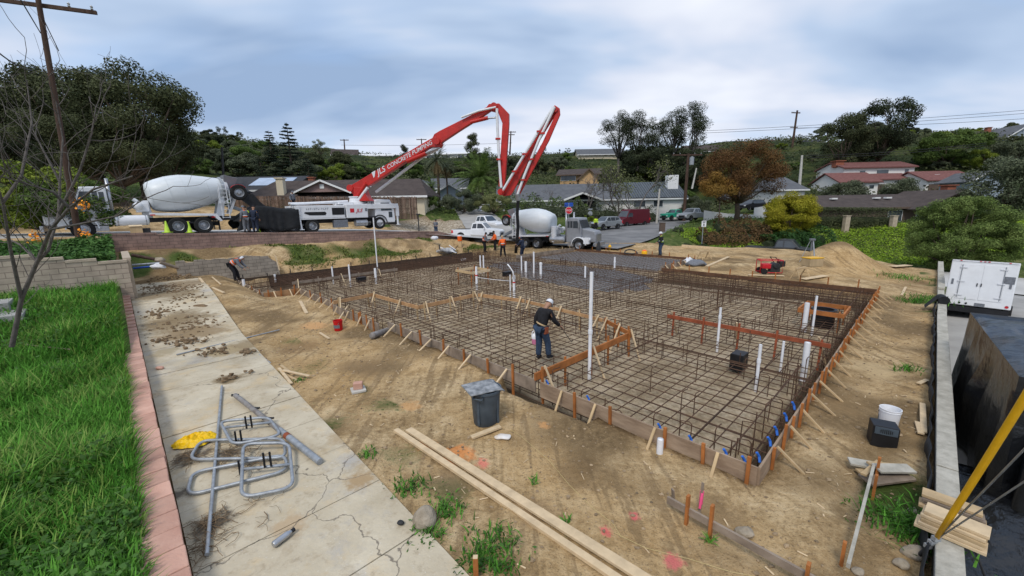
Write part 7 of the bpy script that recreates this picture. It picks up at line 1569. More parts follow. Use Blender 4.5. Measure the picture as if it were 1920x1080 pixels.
def near_bare():
    rng = np.random.default_rng(77); t = thing('bare_tree', 'leafless grey tree with many thin branches in the tall grass', 'tree', (0, 0, 0)); mb = MB(); tips = []
    Y = 8.2; q = lambda x, y, dY=0: at(x, y, Y + dY); base = q(25, 640); base.z = .5
    L = [([q(22, 650), q(40, 560, .1), q(70, 490, .2), q(95, 430, .1), q(130, 390, -.2), q(175, 355, -.5), q(250, 330, -.9)], .046), ([q(70, 490, .2), q(90, 470, .3), q(110, 400, .6), q(112, 340, .8), q(118, 260, 1.0), q(105, 190, 1.0)], .036),
         ([q(40, 560, .1), q(20, 470, -.2), q(5, 380, -.5), q(-20, 300, -.8)], .036), ([q(95, 430, .1), q(150, 420, -.3), q(220, 405, -.6), q(275, 370, -.9)], .025), ([q(110, 400, .6), q(150, 320, .6), q(172, 250, .7), q(180, 200, .8)], .03), ([q(5, 380, -.5), q(40, 330, -.3), q(60, 230, .1), q(50, 150, .2)], .03), ([q(112, 340, .8), q(80, 280, .8), q(60, 240, .9)], .025), ([q(130, 390, -.2), q(100, 360, -.4), q(50, 345, -.7), q(0, 330, -1)], .03), ([q(70, 490, .2), q(40, 460, .4), q(0, 440, .6)], .03)]
    for pts, r in L:
        n = len(pts); mb.tube(pts, [r * (1 - .72 * i / (n - 1)) for i in range(n)], 7, caps=False)
        for i in range(1, n):
            for k in range(3 if i > 1 else 1):
                p = pts[i - 1].lerp(pts[i], rng.uniform(.2, 1)); d = (pts[i] - pts[i - 1]).normalized() + Vector(rng.normal(size=3) * .6) + Vector((0, 0, .35)); branches(rng, p, d, rng.uniform(.5, 1.0), .009, 2, mb, tips, .6, .45, (1, 2), .003)
    mb.build('branches', 'grey_bark', t, smooth=True)
    t = thing('pale_stick', 'pale dry stick lying in the tall grass under the bare tree', 'stick', (0, 0, 0)); mb = MB(); mb.tube([G(18, 642, .75), G(80, 650, .72), G(132, 655, .7)], .012, 6); mb.build('stick', 'grey_lumber', t)
near_bare()
mat('rubble', (.05, .05, .05), .9, .3, 2.5, .4, col2=(.62, .62, .62), bscale=5)
mat('paper', (.60, .50, .40), .9, .2, 6, .2, col2=(.74, .73, .72))
# ------------------------------------------------------------------ things lying about
def rod(name, label, cat, p, q, r, matn, n=10, parts='tube'):
    p, q = Vector(p), Vector(q); t = thing(name, label, cat, p); mb = MB(); mb.tube([Vector((0, 0, 0)), q - p], r, n); mb.build(parts, matn, t, smooth=True, auto=50); return t
def plank(label, p, q, w=.09, h=.04, matn='pale_lumber', name='lumber_piece', cat='lumber', group=None, roll=0, z=None):
    p, q = Vector(p), Vector(q); t = thing(name, label, cat, p, 0, group); mb = MB(); mb.bar((0, 0, 0), q - p, w, h, roll=roll); mb.build('board', matn, t, bevel=.003); return t
def gw(x, y, lift=.0, z=0.0):                                   # point on the actual ground along a sight line
    v = G(x, y, z)
    for _ in range(4): v = G(x, y, min(ground_h(v.x, v.y), 3) )
    v.z += lift; return v
WZ = .105
def round_rect(w, h, r, n=6):
    out = []
    for cx, cy, a0 in ((w / 2 - r, h / 2 - r, 0), (-w / 2 + r, h / 2 - r, 90), (-w / 2 + r, -h / 2 + r, 180), (w / 2 - r, -h / 2 + r, 270)):
        for k in range(n + 1): a = math.radians(a0 + 90 * k / n); out.append(Vector((cx + r * math.cos(a), cy + r * math.sin(a), 0)))
    return out
def pipe_frame(label, px, py, w, h, rz, z=.13, tilt=(0, 0), pegs=(), bar=None, r=.026):
    c = G(px, py, z); t = thing('pipe_frame', label, 'pipe frame', c, 0, 'bent galvanised pipe frames lying on the walk'); R = (Matrix.Rotation(rz, 3, 'Z') @ Matrix.Rotation(tilt[0], 3, 'X') @ Matrix.Rotation(tilt[1], 3, 'Y'))
    mb = MB(); mb.tube([R @ p for p in round_rect(w, h, min(w, h) * .24)], r, 10, close=True)
    mb.build('loop', 'galvanised', t, smooth=True)
    if bar is not None: mb = MB(); mb.tube([R @ Vector((-w / 2, bar, 0)), R @ Vector((w / 2, bar, 0))], r * .9, 8); mb.build('cross_bar', 'galvanised', t, smooth=True)
    for x, y in pegs: mb = MB(); q = R @ Vector((x, y, 0)); mb.tube([q + Vector((0, 0, -.03)), q + Vector((.005, 0, .24))], .017, 8); mb.build('threaded_peg', 'black_plastic', t, smooth=True, auto=50)
def frame_px(label, pxs, z, pegs=(), bar=None, r=.026):
    ps = [G(x, y, zz) for (x, y), zz in zip(pxs, z)]; c = sum(ps, Vector()) / 4; ps = [p - c for p in ps]; t = thing('pipe_frame', label, 'pipe frame', c, 0, 'bent galvanised pipe frames lying on the walk'); pts = []
    for i in range(4):
        p, a, b = ps[i], ps[i - 1], ps[(i + 1) % 4]; k = .20; u = p + (a - p).normalized() * k; v = p + (b - p).normalized() * k
        for s_ in range(7): f = s_ / 6; pts.append(u * (1 - f) ** 2 + p * 2 * f * (1 - f) + v * f * f)
    mb = MB(); mb.tube(pts, r, 10, close=True); mb.build('loop', 'galvanised', t, smooth=True)
    if bar: mb = MB(); mb.tube([ps[0].lerp(ps[3], bar), ps[1].lerp(ps[2], bar)], r * .92, 8); mb.build('cross_bar', 'galvanised', t, smooth=True)
    for x, y in pegs: q = G(x, y, z[0]) - c; mb = MB(); mb.tube([q + Vector((0, 0, -.04)), q + Vector((.004, 0, .21))], .016, 8); mb.build('threaded_peg', 'black_plastic', t, smooth=True, auto=50)
frame_px('galvanised pipe frame on top of the heap with two black pegs, closest to the bottle', ((456, 832), (542, 830), (550, 914), (452, 934)), (.27, .25, .16, .18), ((496, 872), (508, 870)), .52)
frame_px('galvanised pipe frame lying flat under the topmost frame, reaching toward the garden wall', ((360, 886), (534, 852), (540, 882), (350, 930)), (.14, .17, .15, .13), ((450, 886),))
frame_px('pale galvanised pipe frame in the middle of the heap beside the yellow bag', ((376, 826), (532, 822), (536, 858), (354, 862)), (.16, .19, .17, .15), ((443, 829), (453, 827)))
frame_px('galvanised pipe frame at the far side of the heap against the long post', ((412, 790), (503, 782), (528, 816), (436, 834)), (.20, .22, .20, .20), ((462, 800), (472, 798)), .3)
a, b = G(441, 741, .18), G(600, 866, .15); t = thing('steel_post', 'thick grey steel post with a rusty sleeve lying across the concrete walk', 'post', a); d = b - a
mb = MB(); mb.tube([d * 0, d * .62], .048, 14); mb.build('upper_tube', 'galv_rusty', t, smooth=True, auto=50); mb = MB(); mb.tube([d * .60, d], .055, 14); mb.tube([d * .995, d * 1.002], .04, 14); mb.build('lower_sleeve', 'galvanised', t, smooth=True, auto=50)
mb = MB(); mb.tube([d * .67, d * .70], .058, 14); mb.build('rust_band', 'red_lumber', t, smooth=True, auto=50); mb = MB(); mb.box((0, 0, .0), (.16, .03, .05)); mb.box(d * .28 + Vector((.05, .03, .03)), (.10, .03, .03)); mb.box(d * .45 + Vector((.06, .03, .03)), (.12, .025, .03)); mb.build('bracket', 'dark_metal', t)
rod('conduit_pipe', 'long slim galvanised pipe lying under the bent frames', 'pipe', G(416, 724, .13), G(388, 1040, .14), .024, 'galvanised')
rod('conduit_pipe', 'thin grey pipe lying from the walk out onto the dirt', 'pipe', G(331, 665, .13), gw(524, 621, .05), .02, 'galvanised')
rod('conduit_pipe', 'short grey pipe by the garden wall on the far part of the walk', 'pipe', G(280, 638, .13), G(364, 625, .13), .02, 'galvanised')
rod('conduit_pipe', 'short grey pipe end at the walk edge near the scrap lumber', 'pipe', G(486, 665, .08), G(508, 681, .04), .02, 'galvanised')
def lump(name, label, cat, c, r, matn, seed, jit=.12, n=14, m=10, rz=0.0, flat=0):
    t = thing(name, label, cat, c, rz); mb = MB(); mb.ball((0, 0, 0), r, n, m); nv = []
    for v in mb.v: p = Vector(v); k = 1 + jit * 2 * noise.noise(p / max(r) * 1.3 + Vector((seed * 7.3, seed, 0))) + jit * noise.noise(p / max(r) * 3.1 + Vector((seed, 0, 3))); q = p * k; q.z = max(q.z, -r[2] * (1 - flat)); nv.append(tuple(q))
    mb.v = nv; o = mb.build('body', matn, t, smooth=True); s = o.modifiers.new('sub', 'SUBSURF'); s.levels = 1; s.render_levels = 1; return t
c = G(366, 828, .1); t = thing('plastic_bag', 'crumpled bright yellow plastic bag beside the pipe frames', 'bag', (c.x, c.y, .10), .30); mb = MB(); vs = []; fs = []
for i in range(41):
    for k in range(72):
        a_ = k / 72 * 6.283; f = i / 40; R_ = (1 + .22 * noise.noise((math.cos(a_) * 1.6, math.sin(a_) * 1.6, 3)) + .10 * noise.noise((math.cos(a_) * 5, math.sin(a_) * 5, 1))) * f; x, y = .36 * R_ * math.cos(a_), .22 * R_ * math.sin(a_); w = abs(noise.noise((x * 9, y * 9, 2))); w2 = abs(noise.noise((x * 22, y * 22, 5))); vs.append((x, y, .015 + (1 - f ** 2.4) * (.16 + .05 * x / .33 - .16 * w - .05 * w2)))
for i in range(40):
    for k in range(72): o = i * 72; fs.append((o + k, o + (k + 1) % 72, o + 72 + (k + 1) % 72, o + 72 + k))
mb.add(vs, fs); mb.build('sheet', 'yellow_bag', t, smooth=True, auto=28)
c = G(300, 691, .12); lump('stone', 'flat reddish stone against the garden wall on the walk', 'stone', (c.x, c.y, .14), (.11, .07, .05), 'pink_cap', 4, .1)
c = gw(797, 985, .10); lump('boulder', 'round tan boulder at the walk edge', 'boulder', c, (.16, .15, .17), 'stone', 5, .08)
c = gw(752, 990, .0); lump('stone', 'small dark stone on the corner of the walk by the round boulder', 'stone', (c.x, c.y, .13), (.05, .035, .03), 'dark_metal', 6, .1)
c = gw(1397, 1005, .05); lump('stone', 'angular pale rock lying inside the batter boards', 'stone', c, (.11, .09, .08), 'stone', 7, .3)
for i, (px, py, r, lb) in enumerate(((1714, 1040, .13, 'large reddish rock at the foot of the wall near the guy anchor'), (1690, 1062, .09, 'flat rock beside the large reddish one near the guy anchor'), (1712, 960, .07, 'small rock along the silt fence by the plank stack'), (1706, 900, .08, 'rock between the board pile and the silt fence'), (1608, 1073, .07, 'flat grey stone under the long loose board'))): c = gw(px, py, r * .25); lump('stone', lb, 'stone', c, (r, r * .8, r * .6), 'stone', 20 + i, .2)
def bottle():
    p, q = G(512, 1022, .15), G(552, 992, .15); t = thing('bottle', 'silver aluminium bottle with black cap lying on the walk', 'bottle', p); d = q - p; L = d.length; Mx = d.to_track_quat('Z', 'Y').to_matrix().to_4x4(); mb = MB(); mb.lathe([(0, 0), (.034, .0), (.042, .015), (.042, L * .60), (.038, L * .70), (.024, L * .82), (.022, L * .86)], 16, Mx); mb.build('flask', 'steel', t, smooth=True, auto=50); mb = MB(); mb.lathe([(.026, L * .85), (.027, L), (0, L)], 12, Mx); mb.build('cap', 'black_plastic', t, smooth=True, auto=40)
bottle()
def roots():
    rng = np.random.default_rng(4); mb = MB()
    for (px, py, n, s) in ((390, 985, 46, .30), (370, 1040, 34, .26), (345, 862, 30, .22), (440, 850, 40, .28), (480, 870, 20, .2), (500, 960, 8, .4)):
        c = G(px, py, WZ)
        for _ in range(n):
            p = c + Vector((rng.normal() * s * .45, rng.normal() * s * .5, .01)); a = rng.uniform(0, 6.28); pts = [p]
            for k in range(5): a += rng.normal() * .6; p = p + Vector((math.cos(a), math.sin(a), 0)) * rng.uniform(.03, .09); p.z = WZ + .01 + abs(rng.normal()) * .02; pts.append(p)
            mb.tube(pts, rng.uniform(.002, .006), 4)
    o = mb.build('root_debris', 'soil'); tag(o, 'dark dry roots and plant debris on the walk around the pipe frames', 'debris', kind='stuff')
    mb = MB()
    for (px, py, n, s, z) in ((425, 712, 26, .20, .11), (470, 700, 8, .12, .11), (350, 640, 60, .6, .16), (300, 600, 70, .8, .2), (345, 575, 60, .7, .3), (470, 660, 20, .3, .11), (330, 520, 130, 1.2, .75), (300, 545, 150, 1.1, .6), (330, 560, 140, 1.0, .35), (360, 615, 130, .9, .15), (400, 660, 50, .5, .12), (310, 640, 40, .3, .12)):
        c = G(px, py, z)
        for _ in range(n):
            r = abs(rng.normal()) * .03 + .015; q = c + Vector((rng.normal() * s * .5, rng.normal() * s * .5, r * .3)); ab = AB(q); q.z = .135 + .62 * float(sstep(np.array([ab[1]]), 14, 22)[0]) + r * .2 if ab[0] < -3.75 else ground_h(q.x, q.y); mb.ball(q, (r, r * .8, r * .6), 6, 4, .25, seed=int(rng.integers(9999)))
    o = mb.build('soil_clods', 'soil'); tag(o, 'brown soil clods scattered on the concrete walk', 'soil', kind='stuff')
    mb = MB(); n = 0
    while n < 2600:
        a = rng.uniform(-3.9, 20); b = rng.uniform(-1.7, 20)
        if 0 < a < 17.7 and b > 0: continue
        r = min(.05, .007 + abs(rng.normal()) * .010 + (.02 if rng.uniform() < .03 else 0)); p = P(a, b); 
        if math.hypot(p.x, p.y) > 24: continue
        z = float(site_z(np.array([a]), np.array([b]))[0]); mb.ball((p.x, p.y, z + r * .25), (r * rng.uniform(.8, 1.4), r, r * .7), 5, 4, .3, seed=n); n += 1
    o = mb.build('dirt_clods', 'clod'); tag(o, 'small clods and pebbles scattered over the dirt yard', 'pebbles', kind='stuff')
    mb = MB(); k = 0
    while k < 190:                                               # chips and straw
        a = rng.uniform(-3.8, 18); b = rng.uniform(-1.6, 16)
        if 0 < a < 17.7 and b > 0: continue
        p = P(a, b); z = float(site_z(np.array([a]), np.array([b]))[0]) + .012; an = rng.uniform(0, 3.14); L = rng.uniform(.03, .14); d = Vector((math.cos(an), math.sin(an), rng.uniform(-.05, .1))) * L / 2; v = Vector((p.x, p.y, z)); mb.bar(v - d, v + d, rng.uniform(.006, .02), .006); k += 1
    o = mb.build('wood_chips', 'pale_lumber'); tag(o, 'pale wood chips and straw scattered over the dirt', 'debris', kind='stuff')
roots()
def bin_():
    p = gw(912, 790, 0); t = thing('trash_bin', 'dark grey round trash bin with a dusty board on top', 'trash bin', (p.x, p.y, p.z - .01), .3)
    mb = MB(); mb.lathe([(.235, 0), (.25, .02), (.285, .62), (.30, .68), (.315, .69), (.315, .735), (.295, .735), (.27, .70), (.24, .06), (0, .05)], 36, caps=False); mb.lathe([(0, 0), (.235, 0)], 36, caps=False); mb.build('body', 'grey_bin', t, smooth=True, auto=35)
    mb = MB()
    for k in range(4):
        a = math.pi / 4 + k * math.pi / 2; c, s = math.cos(a), math.sin(a); R = Matrix.Rotation(a, 3, 'Z'); mb.box((c * .272, s * .272, .33), (.03, .05, .56), R)
    mb.build('ribs', 'grey_bin', t, bevel=.008)
    for k in range(2):
        a = k * math.pi + .9; c, s = math.cos(a), math.sin(a); mb = MB(); pts = [Vector((c * .29 - s * .09, s * .29 + c * .09, .66)), Vector((c * .37 - s * .09, s * .37 + c * .09, .65)), Vector((c * .37 + s * .09, s * .37 - c * .09, .65)), Vector((c * .29 + s * .09, s * .29 - c * .09, .66))]; mb.tube(pts, .018, 8); mb.build('handle', 'grey_bin', t, smooth=True)
    t2 = thing('board', 'dusty grey board lying on top of the trash bin', 'board', (p.x, p.y, p.z + .74), .45); mb = MB(); vs = []; fs = []; nx, ny = 14, 10
    for i in range(nx + 1):
        for j in range(ny + 1):
            x, y = -.40 + .70 * i / nx, -.27 + .54 * j / ny; dd = max(0, x - .15); vs.append((x, y, .015 + .025 * noise.noise((x * 4, y * 4, 1)) - 2.2 * dd * dd * (y < .3)))
    for i in range(nx):
        for j in range(ny): o = i * (ny + 1) + j; fs.append((o, o + ny + 1, o + ny + 2, o + 1))
    mb.add(vs, fs); o = mb.build('sheet', 'dusty_lid', t2, smooth=True); s = o.modifiers.new('th', 'SOLIDIFY'); s.thickness = .02
bin_()
def bucket(name, label, loc, rz, r, h, matn, handle='steel', tilt=0, stick=False, lbl=None, cat='bucket'):
    t = thing(name, label, cat, loc, rz); R = Matrix.Rotation(tilt, 4, 'Y'); mb = MB(); mb.lathe([(0, 0), (r * .86, 0), (r * .9, h * .05), (r, h * .84), (r * 1.05, h * .85), (r * 1.05, h * .89), (r * 1.01, h * .9), (r * 1.05, h * .94), (r * 1.05, h), (r * .97, h), (r * .94, h * .9), (r * .83, h * .05), (0, h * .04)], 26, R, caps=False); mb.build('pail', matn, t, smooth=True, auto=35)
    mb = MB(); pts = [R @ Vector((0, r * 1.07 * math.cos(a), h * .82 - r * .75 * math.sin(a) + .0)) + Vector((r * .55 * math.sin(a), 0, 0)) for a in [math.pi * i / 12 for i in range(13)]]; mb.tube(pts, .006, 5); mb.build('handle', handle, t, smooth=True)
    if lbl: mb = MB(); mb.lathe([(r * .955, h * .28), (r * .985, h * .6)], 26, R, caps=False); mb.f = mb.f[:7]; o = mb.build('label', lbl, t); s = o.modifiers.new('th', 'SOLIDIFY'); s.thickness = .004; s.offset = 1
    return t
p = gw(635, 619, 0); bucket('bucket', 'red plastic bucket with pale label beside the tall form boards', p, math.radians(215), .155, .37, 'red_plastic', lbl='grey_cloth')
p = gw(1664, 800, 0); bucket('bucket', 'white five-gallon bucket behind the black box in the dirt', p, 1.0, .155, .38, 'pvc', lbl='grey_cloth')
q = P(2.15, -2.45, -1.0); q = at(1832, 1085, 3.2); bucket('bucket', 'white bucket with lid on the driveway under the yellow guy guard', (q.x, q.y, -.78), 0, .16, .38, 'pvc'); t = thing('lid_disc', 'white lid closing the driveway bucket', 'lid', (q.x, q.y, -.40)); mb = MB(); mb.lathe([(0, .012), (.15, .012), (.165, .005), (.17, -.03)], 24, caps=False); mb.build('lid', 'pvc', t, smooth=True, auto=40)
p = gw(1652, 832, 0); t = thing('heater_box', 'black square speaker-like box with oval grille standing in the dirt', 'box', p, math.atan2(-p.y, -p.x) + .25); mb = MB(); mb.box((0, 0, .20), (.32, .36, .40)); bx = mb.build('case', 'black_plastic', t, bevel=.015)
mb = MB(); mb.box((.165, 0, .32), (.012, .31, .13)); mb.build('front_panel', 'grey_bin', bx); mb = MB()
for k in range(7): mb.box((.173, -.075 + .025 * k, .32), (.008, .010, .085 * math.sqrt(max(.1, 1 - ((k - 3) / 3.8) ** 2))))
mb.build('grille', 'black_plastic', bx)
# paver and brick
p = gw(672, 733, 0); t = thing('paver_slab', 'thin grey paver slab lying on the dirt under a brick', 'paver', p, .5); mb = MB(); mb.box((0, 0, .03), (.32, .30, .06)); mb.build('slab', 'concrete', t, bevel=.012); t = thing('brick', 'tan concrete brick standing on the grey paver slab', 'brick', p + Vector((0, .01, .062)), .25); mb = MB(); mb.box((0, 0, .075), (.20, .16, .15)); mb.build('block', 'pink_cap', t, bevel=.008)
# planks
plank('longest fresh pine plank in the dirt, the one closer to the slab', G(766, 805, .08), G(1225, 1095, .08), .14, .04, name='long_plank', cat='plank'); plank('long fresh pine plank in the dirt, the one closer to the walk', G(742, 806, .06), G(1168, 1092, .06), .10, .05, name='long_plank', cat='plank')
for i, (x0, y0, x1, y1, z, m, lb) in enumerate(((523, 690, 546, 719, .10, 'pale_lumber', 'steepest stick of the scrap pile by the walk edge'), (528, 698, 563, 717, .05, 'lumber', 'middle stick of the scrap pile by the walk edge'), (530, 694, 580, 705, .13, 'pale_lumber', 'longest stick of the scrap pile, pointing to the slab'), (518, 699, 534, 720, .04, 'orange_lumber', 'short reddish stick under the scrap pile'), (527, 685, 550, 703, .08, 'lumber', 'stick leaning at the back of the scrap pile'))): plank(lb, G(x0, y0, z), G(x1, y1, z), .07, .03, m, 'wood_scrap', 'wood scrap', 'scrap sticks by the walk edge')
plank('short pale board end in the dirt beside the crumpled paper', gw(884, 823, .03), gw(938, 804, .05), .10, .04)
c = gw(942, 820, .06); lump('paper_scrap', 'crumpled white and brown paper in the dirt near the bin', 'paper', c - Vector((0, 0, .035)), (.16, .11, .035), 'paper', 9, .4, 12, 8)
plank('pale board standing tilted in the dirt near the jog of the slab', gw(563, 566, .04), gw(575, 589, .04), .13, .03); plank('dark wooden stick lying in front of the jog', gw(529, 547, .05), gw(562, 543, .12), .10, .06, 'grey_lumber')
plank('long pale board crossing another by the block wall', gw(375, 527, .16), gw(402, 557, .05), .11, .04); plank('pale board crossed under the longer one by the block wall', gw(368, 528, .06), gw(420, 551, .05), .11, .04); plank('thin pale lath lying near the bending worker', gw(398, 521, .05), gw(414, 535, .05), .07, .03)
plank('small wood lath by the red bucket', gw(600, 626, .04), gw(617, 637, .04), .08, .03); plank('pale stick leaning out of the red bucket', gw(636, 616, .30), gw(655, 585, .34), .05, .03)
plank('pale board on the bank beside the far form', gw(585, 470, .3, .8), gw(592, 488, .1, .4), .10, .04); plank('long pale board at the foot of the bank', gw(690, 482, .1, .3), gw(800, 474, .1, .3), .12, .05); plank('leaning stake by the end of the block wall', at(516, 479, 24.2), at(524, 507, 24.0), .06, .04)
t = thing('concrete_log', 'dark ribbed tube lying against the outside of the slab form', 'tube', gw(698, 637, .13)); q = gw(740, 622, .13) - gw(698, 637, .13); mb = MB(); n = 30; mb.tube([q * (i / n) for i in range(n + 1)], [.10 + .012 * (i % 2) for i in range(n + 1)], 14); mb.build('tube', 'galv_rusty', t, smooth=True)
# stakes and batter boards
def stake(mb, a, b, h, w=.06, th=.03, lean=0, z0=-.2): mb.bar(P(a, b, z0), P(a + lean, b + lean * .5, h), w, th, up=tuple(BX))
def batter(label, p, q, z, h, stakes, matn='grey_lumber', sm='orange_lumber', ribbon=None):
    t = thing('batter_board', label, 'batter board', P(*p)); o = P(*p); mb = MB(); mb.bar(P(*p, z) - o, P(*q, z) - o, .035, h); mb.build('board', matn, t)
    for (u, off, hh, w) in stakes:
        a = p[0] + (q[0] - p[0]) * u + off[0]; b = p[1] + (q[1] - p[1]) * u + off[1]; mb = MB(); mb.bar(P(a, b, -.25) - o, P(a, b, hh) - o, w, .035, up=tuple(BX)); mb.build('stake', sm, t)
    return t
batter('weathered batter board on two tall orange stakes near the frame bottom', (-1.44, .72), (-1.52, -1.0), .17, .10, ((.17, (-.03, .0), .42, .065), (.36, (-.03, .02), .46, .065), (.94, (-.03, 0), .36, .075)))
t = thing('marker_stake', 'thin wooden marker stake with bright pink ribbon behind the batter board', 'stake', P(-1.12, .40)); mb = MB(); mb.bar((0, 0, -.2), AX * .05 + Vector((0, 0, .40)), .035, .015); mb.build('lath', 'grey_lumber', t); mb = MB(); mb.bar(AX * .03 + Vector((0, 0, .08)), AX * .045 + Vector((0, 0, .28)), .045, .025); mb.bar(AX * .03 + Vector((0, -.02, .26)), AX * .02 + Vector((-.03, -.05, .05)), .03, .008); mb.build('ribbon', 'pink_ribbon', t)
t = thing('short_stake', 'short brown wedge stake just left of the taller batter stakes', 'stake', P(-1.20, .72)); mb = MB(); mb.bar((0, 0, -.1), AX * -.05 + Vector((.0, .03, .2)), .06, .02); mb.build('stake', 'grey_lumber', t)
batter('long loose board with dark underside running toward the board pile', (-1.1, -1.19), (1.35, -1.2), .22, .06, ((.12, (-.02, .07), .30, .05), (.82, (0, -.06), .34, .05), (1.0, (0, -.05), .40, .05)), 'old_timber')
p = gw(893, 1085, 0); t = thing('survey_stake', 'short brown square stake in the green weeds at the frame bottom', 'stake', p); mb = MB(); mb.box((0, 0, .08), (.055, .055, .42)); mb.build('post', 'orange_lumber', t); mb = MB(); mb.box((0, 0, .293), (.052, .052, .006)); mb.build('cut_top', 'pale_lumber', t)
r_ = random.Random(12)
for i, (a, b, rz, L, w, z, m, lb) in enumerate(((1.62, -1.20, 1.9, .50, .13, .10, 'old_timber', 'broad pale board on top of the board pile, pointing to the slab'), (1.62, -1.36, 2.3, .42, .12, .16, 'lumber', 'upper short board of the pile with sawn ends'), (1.52, -1.42, 2.35, .42, .12, .21, 'old_timber', 'topmost short board of the board pile'), (1.40, -1.36, 2.45, .55, .16, .09, 'grey_lumber', 'dark wide board with a knot at the edge of the board pile'), (1.55, -1.30, 2.2, .5, .12, .04, 'lumber', 'lowest board of the board pile'), (1.40, -1.18, 2.9, .45, .05, .16, 'lumber', 'narrow stick leaning on the board pile'))):
    t = site('pile_board', lb, 'board', a, b, z, rz, 'boards of the pile by the driveway wall'); L *= 1.25; w *= 1.5; mb = MB(); mb.box((0, 0, 0), (L, w, .035), Matrix.Rotation(r_.uniform(-.12, .12), 3, 'X') @ Matrix.Rotation(r_.uniform(-.1, .1), 3, 'Y')); mb.build('board', m, t, bevel=.003)
for px, py, x2, y2, lb in ((1729, 760, 1731, 815, 'upright pale offcut leaning at the silt fence'), (1720, 795, 1726, 818, 'short pale offcut beside the upright one at the silt fence'), (1722, 722, 1738, 716, 'reddish offcut lying at the silt fence'), (1690, 555, 1698, 540, 'pale lath in the grass strip near the fabric roll')): plank(lb, gw(px, py, .04), gw(x2, y2, .05), .09, .03)
# planks stacked over the wall
for j, (a0, n, lb, rz, m) in enumerate(((.62, 4, 'grey weathered plank in the far stack laid across the timber wall', .0, 'grey_lumber'), (.14, 5, 'fresh plywood offcut in the near stack laid across the timber wall', -.1, 'pale_lumber'))):
    for k in range(n):
        t = site('stacked_plank', ('lowest ', 'second ', 'third ', 'fourth ', 'topmost ')[k if k < n - 1 else 4] + lb, 'plank', a0 + r_.uniform(-.02, .02) + k * .012, -1.98 + r_.uniform(-.02, .02), .33 + .042 * k, math.pi / 2 + rz + r_.uniform(-.03, .03), 'planks stacked across the wall'); mb = MB(); mb.box((0, 0, 0), (.52 + (.06 if k == 0 else 0), .24 if j else .19, .036)); mb.build('board', m if (k + j) % 3 else 'lumber', t, bevel=.003)
# guy anchor
def guy():
    A = G(1757, 1008, .38); t = thing('guy_guard', 'yellow plastic guy wire guard slanting up past the black tarp', 'guy guard', A); B = at(1905, 762, 3.3); d = (B - A)
    B2 = at(2100, 450, 3.4); n = 10; pts = [d * (i / n * 2.4) + Vector((0, 0, -.10 * math.sin(i / n * 3))) for i in range(n + 1)]; mb = MB(); mb.tube(pts, [.024] + [.03] * n, 12); mb.build('tube', 'yellow_plastic', t, smooth=True)
    for px, py, lb in ((1960, 830, 'upper steel guy wire from the anchor at the driveway wall'), (1960, 905, 'lower steel guy wire from the anchor at the driveway wall')): q = at(px, py - 30, 3.15); e = (q - A) * 3; t = thing('guy_wire', lb, 'wire', A); mb = MB(); mb.tube([Vector((0, 0, -.02)), e], .0085, 6); mb.build('strand', 'galvanised', t, smooth=True)
    t = thing('anchor_rod', 'steel guy anchor rod with clamps rising from the dirt beside the wall', 'anchor', A); q = G(1722, 1042, .05) - A; mb = MB(); mb.tube([q * 1.3, Vector((0, 0, 0))], .02, 8); mb.build('rod', 'dark_metal', t, smooth=True); mb = MB()
    for f in (.05, .25, .45): mb.box(q * f, (.07, .05, .05))
    mb.build('clamps', 'galvanised', t)
guy()
